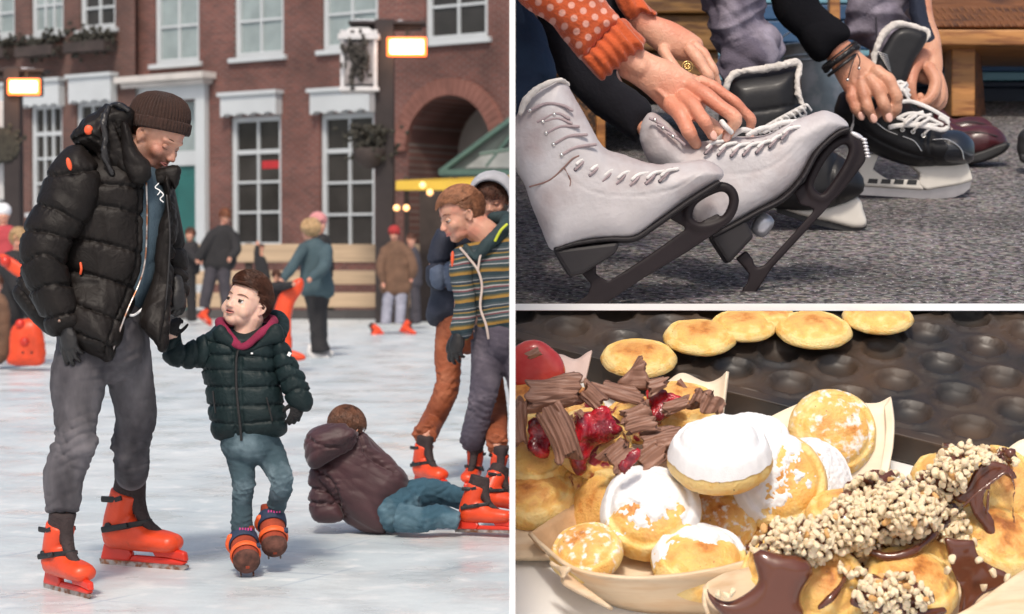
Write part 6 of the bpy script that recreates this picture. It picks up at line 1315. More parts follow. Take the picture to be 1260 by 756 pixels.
dj = mat('dark_blue_denim', (.012, .03, .07), .85, .4, 60, .2, 2.5, col2=(.03, .075, .15), c2scale=2, c2lo=.5, c2hi=.75); dk_ = mat('navy_black_denim', (.006, .006, .011), 1, .4, 60, .2, 2.5)
j = MB(); inflate(j, f, [(600, -60), (600, 160), (634, 158), (644, 132), (660, 112), (684, 100), (680, 66), (668, 30), (655, 8), (640, -60)], 34, 30, dz=.35)
j.build('jeans_leg', dj, wm_, vox=.010, it=2, disp=wr(8, .03, (0, 0, 1), .6, 83))
j = MB(); inflate(j, f, [(655, 0), (672, 60), (690, 92), (725, 131), (757, 157), (781, 178), (790, 160), (800, 134), (780, 112), (756, 90), (780, 40), (770, 0), (740, -60), (660, -60)], 30, 26, dz=.62)
j.build('jeans_leg', dk_, wm_, vox=.010, it=2, disp=wr(8, .03, (0, 0, 1), .6, 84))
# ---- white figure skates
wlea = mat('worn_white_leather', (.50, .475, .485), .55, .35, 45, .10, 7, col2=(.36, .29, .285), c2scale=4.5, c2lo=.5, c2hi=.74); solem = mat('dark_skate_sole', (.010, .007, .009), .6, .2, 20, .2, 4); bladem = mat('dark_blade', (.016, .011, .013), .5, .2, 12, .3, 3, spec=.22)
tau = mat('taupe_lace', (.34, .27, .28), .85, .5, 60, .15, 9); eyel = mat('dark_eyelet', (.035, .04, .06), .3, metal=.5)
def fig_skate(g, label, base, boot, soleline, heel, blade, loops, eyelets, topfn, hooks, extra=None):
    t = thing('figure_skate', label, 'figure skate', base)
    k = MB(); inflate(k, g, boot, 34, 32); bt = k.build('boot', wlea, t, vox=.0085, it=3, disp=extra)
    k = MB(); g.tube(k, soleline, [(4.5, 24)]*len(soleline), side=UP, seg=20, caps=.3); k.build('sole', solem, t, vox=.008, it=1)
    k = MB(); poly3(k, g, heel, 40); k.build('heel', solem, t, smooth=False, bevel=.015)
    k = MB()
    for pl in blade: poly3(k, g, pl, 5)
    for lp, r_ in loops: k.tube([g.p(x, y, 0) for x, y in lp], g.r(r_), seg=10, n=4, caps=True)
    k.build('blade', bladem, t, vox=.0075, it=1)
    for i, (x, y) in enumerate(eyelets):
        e = MB().ell(g.p(x, y, -g.r(33.5)), (g.r(2.4), g.r(1.4), g.r(2.4)), seg=12, rings=8).build('eyelet', eyel, bt)
        tx, ty = topfn(x, y); MB().tube([g.p(x, y, -g.r(35)), g.p((x+tx)/2+1, (y+ty)/2, -g.r(35)), g.p(tx, ty, -g.r(22)), g.p(tx+5, ty-3, 0)], [g.r(1.5)]*4, seg=8).build('lace', tau, bt)
        MB().tube([g.p(x+2, y-7, -g.r(34)), g.p(x+10, y-13, -g.r(31)), g.p(x+22, y-15, -g.r(24))], [g.r(2.3)]*3, seg=8).build('lace', mat('white_lace', 0), bt)
    for (x, y), l in hooks:
        MB().ell(g.p(x, y, -g.r(34)), g.r(2.6), seg=12, rings=8).build('hook', silver, bt); MB().tube([g.p(a_, c_, -g.r(33)) for a_, c_ in l], g.r(2.0), seg=8).build('lace', tau, bt)
    return t
g = Fig(8.25)
hk = [((682, 141), [(662, 150), (684, 140), (700, 146)]), ((668, 150), [(668, 150), (686, 146), (703, 152)]), ((672, 164), [(672, 164), (690, 156), (712, 156)]), ((681, 178), [(681, 178), (700, 168), (722, 166)]), ((691, 191), [(691, 191), (708, 182), (733, 178)]), ((652, 136), [(650, 137), (672, 128), (692, 130), (704, 136)])]
fs1 = fig_skate(g, 'scuffed white figure skate at the left, its boot cut off by the partition board', P(720, 374, 8.25),
    [(620, 180), (634, 150), (644, 132), (656, 114), (682, 100), (694, 101), (704, 120), (714, 138), (724, 155), (742, 182), (762, 191), (800, 203), (835, 202), (866, 198), (884, 205), (890, 215), (882, 224), (845, 246), (803, 276), (778, 292), (748, 292), (708, 298), (682, 307), (668, 282), (654, 250), (646, 224), (634, 205)],
    [(682, 308), (710, 300), (748, 295), (779, 294), (805, 278), (846, 249), (884, 225)], [(680, 308), (762, 298), (757, 312), (718, 337), (700, 341)],
    [[(690, 384), (748, 347), (800, 313), (841, 284), (884, 262), (886, 283), (845, 311), (790, 344), (730, 384)], [(713, 334), (734, 324), (734, 338), (750, 347), (722, 366), (727, 350)], [(820, 267), (848, 246), (848, 262), (858, 285), (838, 296), (843, 280)]],
    [([(846, 262), (852, 248), (870, 236), (888, 230), (900, 236), (903, 250), (895, 268), (878, 278), (860, 280), (848, 272), (846, 262)], 6.5)],
    [(708, 209), (726, 216), (742, 223), (759, 226), (776, 228), (795, 226), (812, 223)], lambda x, y: (x+14, y-15), hk,
    [grooves(g, [[(650, 232), (670, 224), (690, 212), (700, 200), (708, 190)], [(690, 212), (730, 236), (780, 242), (830, 232), (860, 214)], [(690, 212), (700, 222), (702, 232)]], 1.8, 1.3, 0, .6, 3), wr(10, .010)])
for l, r_ in (([(652, 230), (676, 222), (694, 206), (704, 196), (712, 192)], 1.2), ([(694, 206), (702, 222), (700, 232)], 1.0)): MB().tube([g.p(x, y, -g.r(33)) for x, y in l], g.r(r_), seg=6).build('loose_lace', mat('brown_lace', (.22, .13, .11), .8), fs1)
k = MB(); g.tube(k, [(640, 140, -.09), (646, 126, -.1), (658, 112, -.1), (676, 102, -.09), (690, 99, -.07), (699, 104, -.02)], [(2.6, 3.5), (3, 4), (3.2, 4.2), (3.2, 4.2), (3, 4), (2.6, 3.5)], seg=12); k.build('collar_lining', fleece, fs1, vox=.007, it=1, disp=wr(60, .008))
g = Fig(8.55)
hk = [((806, 148), [(800, 146), (812, 152), (822, 160)]), ((816, 158), [(810, 154), (822, 160), (832, 168)]), ((828, 168), [(822, 164), (832, 170), (842, 178)])]
fs2 = fig_skate(g, 'white figure skate held up with its long dark blade pointing at the black skates', P(915, 374, 8.55),
    [(788, 172), (790, 154), (798, 140), (808, 141), (824, 154), (842, 170), (850, 177), (891, 169), (938, 166), (961, 156), (995, 143), (1015, 137), (1034, 144), (1045, 157), (1030, 163), (1000, 188), (984, 218), (961, 242), (928, 259), (881, 286), (862, 292), (850, 260), (820, 215), (798, 198)],
    [(874, 292), (905, 276), (930, 262), (962, 245), (986, 219), (1003, 189), (1026, 167), (1043, 160)], [(872, 292), (915, 270), (926, 292), (894, 326)],
    [[(905, 384), (914, 354), (941, 326), (1008, 252), (1035, 217), (1049, 188), (1068, 184), (1064, 200), (1040, 232), (995, 281), (950, 330), (920, 376)], [(905, 318), (918, 308), (926, 318), (930, 330), (941, 326), (916, 360), (922, 338)], [(976, 236), (992, 222), (1004, 234), (1014, 246), (1004, 258), (984, 252)], [(1036, 163), (1046, 160), (1066, 180), (1058, 192), (1044, 184)]],
    [([(1000, 240), (996, 226), (1008, 200), (1024, 180), (1040, 172), (1050, 180), (1046, 198), (1032, 222), (1014, 244), (1000, 240)], 6)],
    [(868, 189), (884, 191), (900, 192), (915, 191), (931, 188), (947, 181), (962, 171)], lambda x, y: (x+11, y-15), hk,
    [grooves(g, [[(850, 205), (900, 215), (950, 205), (985, 175)]], 1.2, 1.2, 0, .3, 3), wr(10, .010)])
k = MB()
for i in range(6): k.ell(g.p(1063+i*.9, 172+i*4.2, 0), (g.r(4), g.r(5), g.r(2.2)), seg=10, rings=8)
k.ell(g.p(1054, 167, 0), (g.r(10), g.r(5), g.r(3.5)), Matrix.Rotation(.45, 3, 'Y'), seg=12)
k.build('toe_pick', mat('bright_steel', (.75, .73, .74), .3, metal=.5), fs2)
MB().box(g.p(938, 277, .05), (g.r(24), g.r(20), g.r(30)), Matrix.Rotation(.6, 3, 'Y')).build('heel_plate', mat('dull_steel', (.42, .42, .45), .3, .1, 9, .3, 6, metal=.6), fs2, smooth=True, bevel=.03)
for l in ([(884, 172, -.04), (893, 166, -.06), (905, 165, -.04)], [(900, 168, -.05), (914, 160, -.06), (930, 164, -.03)], [(888, 150, -.11), (893, 156, -.12), (900, 163, -.1)], [(920, 166, -.05), (938, 158, -.05), (956, 158, -.03)], [(940, 162, -.04), (960, 152, -.04), (980, 150, 0)]):
    MB().tube(g.pts(l), [g.r(3.4)]*3, seg=10).build('lace', lace_m, fs2)
# ================================================================ lower right: little pancakes in wood veneer trays
CLIP[:] = [(V((HT+.0012, 0, 0)), V((1, 0, 0))), (P(630, 378, 1)-UP*.0145, -UP)]
BF = 6.3*(756+997)/FP
def FZ(py): return FP*BF/(py+997)
def FG(px, py, up=0): return P(px, py, FZ(py))+FN*up
_a, _b, _c = P(630, 756, FZ(756)), P(1200, 756, FZ(756)), P(630, 400, FZ(400))
FN = (_b-_a).cross(_c-_a).normalized()
if FN.z < 0: FN = -FN
AW = (_c-_a).normalized()            # along the table, away from us
tabm = mat('white_table_paint', (.80, .79, .77), .5, .12, 9, .05, 2)
q = MB().hexa([x+FN*(-.06) for x in (FG(540, 820), FG(1500, 820), FG(1500, 384), FG(540, 384))]+[FG(540, 820), FG(1500, 820), FG(1500, 384), FG(540, 384)]).build('table', tabm, smooth=False, loc=FG(800, 800))
tag(q, 'white sloping table top under the pancake trays and the griddle', 'table')
def griddle_mat():
    m = bpy.data.materials.new('cast_iron'); m.use_nodes = True; t = m.node_tree; n = t.nodes; L = t.links.new; b = n['Principled BSDF']
    tc = n.new('ShaderNodeTexCoord')
    def nz(s, d): x = n.new('ShaderNodeTexNoise'); x.inputs['Scale'].default_value = s; x.inputs['Detail'].default_value = d; L(tc.outputs['Object'], x.inputs[0]); return x.outputs[0]
    r = n.new('ShaderNodeValToRGB'); L(nz(3, 8), r.inputs[0]); e = r.color_ramp.elements; e[0].position = .4; e[0].color = (.018, .017, .017, 1); e[1].position = .75; e[1].color = (.085, .05, .028, 1)
    L(r.outputs[0], b.inputs['Base Color'])
    k = n.new('ShaderNodeMapRange'); k.inputs[1].default_value = .35; k.inputs[2].default_value = .65; k.inputs[3].default_value = .42; k.inputs[4].default_value = .62; L(nz(5, 3), k.inputs[0]); L(k.outputs[0], b.inputs['Roughness'])
    bp = n.new('ShaderNodeBump'); bp.inputs['Strength'].default_value = .2; bp.inputs['Distance'].default_value = .012; L(nz(9, 4), bp.inputs['Height']); L(bp.outputs[0], b.inputs['Normal'])
    return m
# cast iron plate with round hollows
O = FG(900, 484, .10)
def pl(u, v, h=0): return O+RT*u+AW*v+FN*h
ang = R(27); eu = RT*math.cos(ang)+AW*-math.sin(ang); ev = AW*math.cos(ang)+RT*math.sin(ang)
cell = .222; holes_ = [(i*cell+(j % 2)*cell/2, j*cell*.86) for i in range(-10, 17) for j in range(-1, 13)]
hu = np.array(holes_); NU, NV = 330, 150
us = np.linspace(-1.35, 2.9, NU); vs_ = np.linspace(-.14, 1.75, NV); mb = MB()
UU, VV = np.meshgrid(us, vs_); D = np.full(UU.shape, 9.)
for x, y in holes_: D = np.minimum(D, np.hypot(UU-x, VV-y))
rr_ = .074; Hh = np.where(D < rr_, -.036*np.sqrt(np.clip(1-(D/rr_)**2, 0, 1)), 0)+np.where((D > rr_) & (D < rr_+.02), .008, 0)
pv = [O+eu*float(UU[i, j])+ev*float(VV[i, j])+FN*float(Hh[i, j]) for i in range(NV) for j in range(NU)]
fs_ = [(i*NU+j, i*NU+j+1, (i+1)*NU+j+1, (i+1)*NU+j) for i in range(NV-1) for j in range(NU-1)]
k0 = len(pv); skirt = []
for j in range(NU): pv.append(O+eu*float(us[j])+ev*float(vs_[0])-FN*.095+ev*-.01)
fs_ += [(j+1, j, k0+j, k0+j+1) for j in range(NU-1)]
k1 = len(pv)
for i in range(NV): pv.append(O+eu*float(us[0])+ev*float(vs_[i])-FN*.095)
fs_ += [(i*NU, (i+1)*NU, k1+i+1, k1+i) for i in range(NV-1)]
mb.add(pv, fs_); gm = griddle_mat()
gd = mb.build('griddle', gm, loc=O); tag(gd, 'black cast iron griddle plate with rows of round hollows behind the trays', 'griddle')
rm = MB(); w0 = O+eu*float(us[0]); 
c0, c1 = O+ev*(float(vs_[0])-.03)+eu*-1.36, O+ev*(float(vs_[0])-.03)+eu*2.95; dd_ = ev*.05
rm.hexa([c0-FN*.095, c1-FN*.095, c1-FN*.095+dd_, c0-FN*.095+dd_, c0+FN*.012, c1+FN*.012, c1+FN*.012+dd_, c0+FN*.012+dd_]); rm.build('rim', gm, gd, smooth=False, bevel=.006)
# ---- pancakes (everything from here on is a little nearer than the table under it)
ZK = .945
def P(px, py, Z, F=2500.0): Z = float(Z)*ZK; return CAM+Z*(FW+(float(px)-630)/F*RT+(378-float(py))/F*UP)
FP = 2500.0/ZK
def batter(name, gold=0, sugar=0, burn=.5, berry=0):
    if name in MATS: return MATS[name]
    m = bpy.data.materials.new(name); m.use_nodes = True; t = m.node_tree; n = t.nodes; L = t.links.new; b = n['Principled BSDF']; b.inputs['Roughness'].default_value = .48
    b.inputs['Subsurface Weight'].default_value = .25; b.inputs['Subsurface Radius'].default_value = (.6, .35, .12); b.inputs['Subsurface Scale'].default_value = .05
    tc = n.new('ShaderNodeTexCoord')
    oi = n.new('ShaderNodeObjectInfo'); ad = n.new('ShaderNodeVectorMath'); ad.operation = 'ADD'; L(tc.outputs['Object'], ad.inputs[0]); sc_ = n.new('ShaderNodeVectorMath'); sc_.operation = 'SCALE'
    cb = n.new('ShaderNodeCombineXYZ'); L(oi.outputs['Random'], cb.inputs[0]); L(oi.outputs['Random'], cb.inputs[1]); L(cb.outputs[0], sc_.inputs[0]); sc_.inputs['Scale'].default_value = 37; L(sc_.outputs[0], ad.inputs[1])
    def nz(s, d): x = n.new('ShaderNodeTexNoise'); x.inputs['Scale'].default_value = s; x.inputs['Detail'].default_value = d; L(ad.outputs[0], x.inputs[0]); return x.outputs[0]
    sx = n.new('ShaderNodeSeparateXYZ'); L(tc.outputs['Object'], sx.inputs[0])
    fl = n.new('ShaderNodeCombineXYZ'); L(sx.outputs[0], fl.inputs[0]); L(sx.outputs[1], fl.inputs[1]); ln = n.new('ShaderNodeVectorMath'); ln.operation = 'LENGTH'; L(fl.outputs[0], ln.inputs[0])
    a = n.new('ShaderNodeMath'); a.operation = 'MULTIPLY_ADD'; L(nz(2.6, 7), a.inputs[0]); a.inputs[1].default_value = 1.25
    k = n.new('ShaderNodeMapRange'); k.inputs[1].default_value = .2; k.inputs[2].default_value = 1.0; k.inputs[3].default_value = .12; k.inputs[4].default_value = -.38; L(ln.outputs['Value'], k.inputs[0]); L(k.outputs[0], a.inputs[2])
    r = n.new('ShaderNodeValToRGB'); L(a.outputs[0], r.inputs[0]); e = r.color_ramp.elements
    e[0].position = .25; e[0].color = (.84, .62, .26, 1); e[1].position = .42; e[1].color = (.82, .50, .14, 1)
    for p_, c_ in ((.62, (.76, .42, .13)), (.82, (.62, .26, .06)), (.97, (.36, .12, .025))): q = e.new(min(.99, p_+(.5-burn)*.3)); q.color = (*c_, 1)
    out = r.outputs[0]
    v = n.new('ShaderNodeMapRange'); v.inputs[1].default_value = .72; v.inputs[2].default_value = .76; L(nz(9, 3), v.inputs[0])
    mx = n.new('ShaderNodeMix'); mx.data_type = 'RGBA'; mx.inputs[7].default_value = (.10, .03, .012, 1); L(v.outputs[0], mx.inputs[0]); L(out, mx.inputs[6]); out = mx.outputs[2]
    if berry:
        v = n.new('ShaderNodeMapRange'); v.inputs[1].default_value = .60-berry*.2; v.inputs[2].default_value = .68-berry*.2; L(nz(2.2, 6), v.inputs[0])
        mx = n.new('ShaderNodeMix'); mx.data_type = 'RGBA'; mx.inputs[7].default_value = (.22, .008, .022, 1); L(v.outputs[0], mx.inputs[0]); L(out, mx.inputs[6]); out = mx.outputs[2]
    if sugar:
        v = n.new('ShaderNodeMapRange'); v.inputs[1].default_value = .62-sugar*.2; v.inputs[2].default_value = .72-sugar*.12; L(nz(5, 9), v.inputs[0])
        mx = n.new('ShaderNodeMix'); mx.data_type = 'RGBA'; mx.inputs[7].default_value = (.88, .84, .8, 1); L(v.outputs[0], mx.inputs[0]); L(out, mx.inputs[6]); out = mx.outputs[2]
    L(out, b.inputs['Base Color'])
    bp = n.new('ShaderNodeBump'); bp.inputs['Strength'].default_value = .5; bp.inputs['Distance'].default_value = .012; L(nz(16, 8), bp.inputs['Height']); L(bp.outputs[0], b.inputs['Normal'])
    MATS[name] = m; return m
from mathutils import noise as mno
def pmesh(seed, sugar=False, thr=0, thick=.42, lip=.08, dish=0, bias=(0, 0)):
    """lens shaped little pancake, radius 1; with sugar=True only the dusted crust on its upper side"""
    seg, N = 72, 26; off = V((seed*3.1, seed*1.7, 0)); vs = []; rows = []
    def pt(r, a, side):
        x, y = r*math.cos(a), r*math.sin(a); p = V((x, y, 0))
        rim = 1+.045*mno.noise(V((math.cos(a)*1.3, math.sin(a)*1.3, seed))) + .018*mno.noise(V((math.cos(a)*5, math.sin(a)*5, seed)))
        h = thick*(1-min(1, r)**2.6)**.62 if side > 0 else -thick*.62*(1-min(1, r)**3)**.7
        if side > 0 and lip: h += lip*math.exp(-((r-.87)/.06)**2)*(.5+.5*mno.noise(V((x*2, y*2, seed+5))))-lip*.8*math.exp(-((r-.76)/.06)**2)
        if side > 0 and dish: h -= dish*math.exp(-(r/.5)**2)
        h += .05*mno.noise(V((x*1.8, y*1.8, side*3+seed)))*(1-r*.6)+.018*mno.noise(V((x*6, y*6, side*3+seed)))
        return V((x*rim, y*rim, h))
    if sugar:
        g = []; 
        for i in range(N+14):
            r = (i/(N+13))*.985; row = []
            for j in range(seg*2):
                a = math.pi*j/seg; p = pt(r, a, 1)
                th = .045+.035*mno.noise(V((p.x*3, p.y*3, seed+9)))+.022*mno.noise(V((p.x*9, p.y*11, seed)))+.008*mno.noise(V((p.x*17, p.y*17, seed)))
                cov = mno.noise(V((p.x*1.6, p.y*1.6, seed+20)))*.6+mno.noise(V((p.x*6, p.y*6, seed+21)))*.28+mno.noise(V((p.x*17, p.y*17, seed+22)))*.14+(p.x*bias[0]+p.y*bias[1])-thr
                row.append((p+V((0, 0, th*min(1, max(-.6, cov*6)))), cov))
            g.append(row)
        fs = []; m = seg*2; vs = [q[0] for r_ in g for q in r_]
        for i in range(len(g)-1):
            for j in range(m):
                j2 = (j+1) % m
                if (g[i][j][1]+g[i+1][j][1]+g[i][j2][1]+g[i+1][j2][1])/4 > -.06: fs.append((i*m+j, i*m+j2, (i+1)*m+j2, (i+1)*m+j))
        return vs, fs
    for side in (1, -1):
        for i in range(N+1):
            r = i/N if side > 0 else 1-(i+1)/(N+1)
            rows.append([pt(max(r, .001), 2*math.pi*j/seg, side) for j in range(seg)])
    vs = [p for r_ in rows for p in r_]; fs = [(i*seg+j, i*seg+(j+1) % seg, (i+1)*seg+(j+1) % seg, (i+1)*seg+j) for i in range(len(rows)-1) for j in range(seg)]
    return vs, fs
sugm = mat('powdered_sugar', (.80, .80, .81), 1, .4, 55, .03, 9, bdist=.006, spec=.1)
def pancake(px, py, Z, r, n, label, m, seed=1, spin=0, sugar=None, squash=1, group=None, name='pancake', thick=.56, lip=.08, dish=0, sy=1):
    c = P(px, py, Z); s = r*Z/FP
    nz_ = V(n).normalized(); x = RT-nz_*RT.dot(nz_); x.normalize(); y = nz_.cross(x); Rm = Matrix((x, y, nz_)).transposed()@Matrix.Rotation(spin, 3, 'Z')
    M4 = Matrix.Translation(c)@(Rm@Matrix.Diagonal((s, s*sy, s*squash))).to_4x4()
    vs, fs = pmesh(seed, thick=thick, lip=lip, dish=dish)
    def mk(nm, vs, fs, m, par=None):
        w = [M4@v for v in vs]
        mb = MB().add(w, fs); me = bpy.data.meshes.new(nm); me.from_pydata([tuple(q) for q in mb.v], [], mb.f)
        bm = bmesh.new(); bm.from_mesh(me)
        for c_, nn in CLIP: bmesh.ops.bisect_plane(bm, geom=bm.verts[:]+bm.edges[:]+bm.faces[:], plane_co=c_, plane_no=nn, clear_inner=True, dist=1e-6)
        bmesh.ops.recalc_face_normals(bm, faces=bm.faces) if par is None else None
        bm.to_mesh(me); bm.free(); me.transform(M4.inverted()); me.materials.append(m); me.polygons.foreach_set('use_smooth', [True]*len(me.polygons))
        o = bpy.data.objects.new(nm, me); COL.objects.link(o); ORG[o.name] = V((0, 0, 0))
        if par: o.parent = par
        else: o.matrix_world = M4
        return o
    o = mk(name, vs, fs, m); tag(o, label, 'pancake', group)
    if sugar is not None:
        vs, fs = pmesh(seed, True, sugar[0], thick=thick, lip=lip, dish=dish, bias=sugar[1:]); mk('powdered_sugar', vs, fs, sugm, o)
    return o, M4
def nd(rx, up, cam_): return RT*rx+UP*up-FW*cam_
B1 = batter('golden_batter'); B2 = batter('pale_batter', burn=.25); B3 = batter('browned_batter', burn=.85); BS_ = batter('sugar_dusted_batter', sugar=.45, burn=.4); BB = batter('berry_stained_batter', burn=.6, berry=.45); BG = batter('griddle_batter', burn=.55)
# on the griddle
GR = 'pancakes browning on the griddle'
for i, (x, y, r_, lb_) in enumerate(((786, 443, 52, 'pancake on the griddle nearest the chocolate curls, leftmost of the row'), (861, 417, 50, 'second pancake from the left on the griddle, round and deep yellow'), (914, 403, 44, 'orange-browned pancake on the griddle between two paler ones'), (1001, 408, 52, 'wide pale pancake near the middle of the griddle row'), (1080, 392, 48, 'cream coloured pancake at the far right of the griddle row'), (948, 390, 34, 'small pancake at the very back of the griddle, partly hidden under the shelf'))):
    Zg = (O-CAM).dot(FW)+((y-0)*0)
    d = FW+(x-630)/FP*RT+(378-y)/FP*UP; d = FW+(x-630)/2500*RT+(378-y)/2500*UP; kk = (O+FN*.05-CAM).dot(FN)/d.dot(FN)/ZK
    pancake(x, y, kk, r_*.92, UP*.9-FW*.42, lb_, BG, seed=30+i, spin=i*1.3, thick=.55, lip=.10, squash=.62, group=GR)
# middle tray, sugared
MT = 'pancakes heaped in the middle tray'
S = [(1060, 640, 7.15, 40, nd(.2, .8, .5), 'browned pancake low in the heap behind the chopped nuts', B3, 1, .3, None, 1),
 (740, 628, 7.02, 52, nd(-.75, .25, .6), 'yellow pancake standing on edge at the left of the sugared ones', B2, 2, 1, None, .9),
 (1024, 533, 7.35, 56, nd(.12, .25, .95), 'upright golden pancake leaning on the back wall of the middle tray', BS_, 3, 2, None, .9),
 (925, 545, 7.25, 48, nd(0, .8, .5), 'sugar covered pancake at the back, peeping over the topmost one', B1, 4, 0, (-.5, 0, 0), 1),
 (1003, 588, 7.12, 52, nd(.5, .5, .7), 'sugared pancake leaning behind the speckled one', B1, 5, 0, (-.35, 0, .3), 1),
 (935, 655, 6.98, 56, nd(.1, .7, .6), 'browned pancake in the shade under the heap', B3, 6, 1, None, 1),
 (888, 640, 6.9, 46, nd(-.2, .5, .8), 'torn pancake with creamy inside between the two sugared ones', BS_, 7, 2, None, .8),
 (957, 593, 6.92, 63, nd(.12, .32, .95), 'golden speckled pancake with sugar along its upper left edge', B2, 8, .4, (.02, -.35, .55), .85),
 (800, 632, 6.82, 63, nd(-.12, .45, .85), 'round pancake at the left front with a thick cap of powdered sugar', B1, 9, .2, (-.12, .25, .55), 1.05),
 (886, 568, 6.8, 66, nd(-.06, .88, .42), 'topmost pancake of the heap, wholly white with powdered sugar', B1, 10, 0, (-.75, 0, -.1), 1.25),
 (722, 682, 6.72, 46, nd(-.15, .7, .6), 'small glazed pancake in the left corner of the middle tray', BS_, 11, .6, None, 1.1),
 (862, 696, 6.68, 62, nd(.05, .75, .55), 'half hidden golden pancake at the front rim with a sugared fold', B1, 12, .2, (.15, 0, .8), 1)]
for x, y, Z, r_, n_, lb_, m_, sd_, sp, sg_, sq in S: pancake(x, y, Z, r_, n_, lb_, m_, seed=sd_, spin=sp, sugar=sg_, squash=sq, group=MT)
veneer = mat('wood_veneer', (.72, .56, .38), .55, .25, 9, .10, 2.2, stretch=(1, 1, 7), detail=8, col2=(.66, .47, .29), c2scale=5)
ven_l = mat('pale_wood_veneer', (.80, .68, .52), .55, .2, 9, .08, 2.2, stretch=(1, 1, 7), detail=8)
def wall(top, bot, m, par, Zt, Zb, name='side_wall', th=.012, rowsn=6):
    """veneer strip from an upper to a lower edge given in the picture with their distances"""
    A_ = cr([(x, y, z) for (x, y), z in zip(top, Zt)], 8); B_ = cr([(x, y, z) for (x, y), z in zip(bot, Zb)], 8)
    n_ = max(len(A_), len(B_)); ia = np.linspace(0, len(A_)-1, n_); 
    def at(X, i): i0 = int(min(i, len(X)-2)); return X[i0]*(1-(i-i0))+X[i0+1]*(i-i0)
    rows = []
    for i in range(n_):
        p, q = at(A_, ia[i]), at(B_, i*(len(B_)-1)/(n_-1)); rows.append([P(*(p*(1-k/rowsn)+q*(k/rowsn))) for k in range(rowsn+1)])
    return MB().sheet(rows, th).build(name, m, par)
t2_ = thing('veneer_tray', 'pale wood veneer tray holding the powdered sugar pancakes', 'food tray', P(850, 735, 6.7))
wall([(650, 657), (665, 672), (704, 701), (760, 712), (820, 711), (880, 702), (930, 688), (1000, 670)], [(655, 662), (690, 700), (745, 742), (790, 755), (850, 760), (900, 764), (960, 764), (1010, 760)], veneer, t2_, [6.86, 6.75, 6.55, 6.48, 6.48, 6.5, 6.55, 6.6], [6.86, 6.8, 6.72, 6.68, 6.68, 6.66, 6.66, 6.66])
wall([(652, 656), (682, 636), (712, 618), (760, 600)], [(668, 676), (700, 690), (730, 700), (770, 705)], mat('tan_veneer', (.56, .36, .2), .6, .6, 30, .15, 12), t2_, [6.85, 6.95, 7.05, 7.12], [6.85, 6.9, 6.95, 6.95])
wall([(930, 522), (968, 503), (1005, 488), (1022, 485), (1050, 494), (1078, 496), (1096, 488)], [(930, 600), (968, 600), (1005, 600), (1022, 600), (1050, 600), (1078, 596), (1096, 590)], ven_l, t2_, [7.4]*7, [7.3]*7, 'back_wall')
wall([(1096, 488), (1099, 520), (1098, 550), (1093, 580), (1080, 610)], [(1088, 500), (1090, 530), (1086, 560), (1080, 590), (1066, 620)], ven_l, t2_, [7.4, 7.3, 7.25, 7.2, 7.1], [7.38, 7.3, 7.25, 7.18, 7.1], 'corner_fold')
wall([(704, 700), (690, 697), (678, 690)], [(690, 716), (702, 722), (755, 748)], veneer, t2_, [6.5, 6.55, 6.6], [6.5, 6.5, 6.5], 'corner_fold', rowsn=3)
MB().sheet([[P(x, y, FZ(y)*.99) for x in (735, 800, 900, 1010)] for y in (600, 650, 690, 722)], .02).build('bottom', veneer, t2_)
# left tray with berries and chocolate
LT = 'pancakes stained with berries in the left tray'
t1_ = thing('veneer_tray', 'wood veneer tray at the left holding berry pancakes and chocolate curls', 'food tray', P(680, 690, 7.0))
wall([(600, 650), (640, 648), (668, 640), (700, 630), (720, 620)], [(600, 712), (640, 708), (660, 700), (690, 686), (712, 672)], veneer, t1_, [7.0, 7.0, 7.02, 7.05, 7.1], [7.05]*5)
wall([(820, 470), (840, 459), (868, 470), (884, 466), (894, 457)], [(820, 530), (840, 530), (862, 530), (880, 528), (888, 520)], ven_l, t1_, [7.6, 7.6, 7.6, 7.58, 7.55], [7.5]*5, 'back_wall')
wall([(672, 438), (690, 436), (708, 442), (722, 434), (728, 431)], [(680, 470), (692, 470), (704, 470), (714, 470), (720, 468)], mat('pink_stained_veneer', (.66, .5, .44), .6), t1_, [7.62]*5, [7.55]*5, 'back_wall')
MB().sheet([[P(x, y, FZ(y)*.992) for x in (600, 700, 800, 880)] for y in (520, 570, 620, 690)], .02).build('bottom', veneer, t1_)
for x, y, Z, r_, n_, lb_, m_, sd_, sp in ((655, 612, 7.1, 56, nd(-.1, .8, .6), 'plump golden pancake lowest at the left edge of the berry tray', B3, 21, 0), (655, 565, 7.15, 48, nd(0, .7, .7), 'pale pancake above the lowest one at the left edge, open side showing', B2, 22, 1), (722, 592, 7.16, 46, nd(.1, .7, .7), 'berry soaked pancake under the upright chocolate log', BB, 23, 1.5),
    (760, 615, 7.2, 44, nd(.2, .6, .7), 'dark berry stained pancake deep between the two trays', BB, 24, 2), (728, 548, 7.14, 52, nd(.25, .62, .75), 'pancake topped with glistening red berry sauce', BB, 25, .4), (840, 505, 7.3, 46, nd(.1, .8, .6), 'golden pancake at the right rim of the berry tray', B1, 26, 1.1), (650, 500, 7.36, 40, nd(0, .8, .6), 'pancake at the far left edge behind the chocolate logs', B3, 27, .1), (790, 520, 7.32, 48, nd(0, .9, .4), 'berry pancake under the pile of chocolate pieces', BB, 28, .8), (700, 505, 7.36, 46, nd(0, .9, .4), 'berry pancake under the lying chocolate log', BB, 29, .3)):
    pancake(x, y, Z, r_, n_, lb_, m_, seed=sd_, spin=sp, group=LT)
def berry_mat():
    return mat('berry_sauce', (.20, .006, .018), .18, .9, 16, .5, 12, coat=.6, col2=(.42, .012, .02), c2scale=26, bdist=.04)
bm_ = berry_mat()
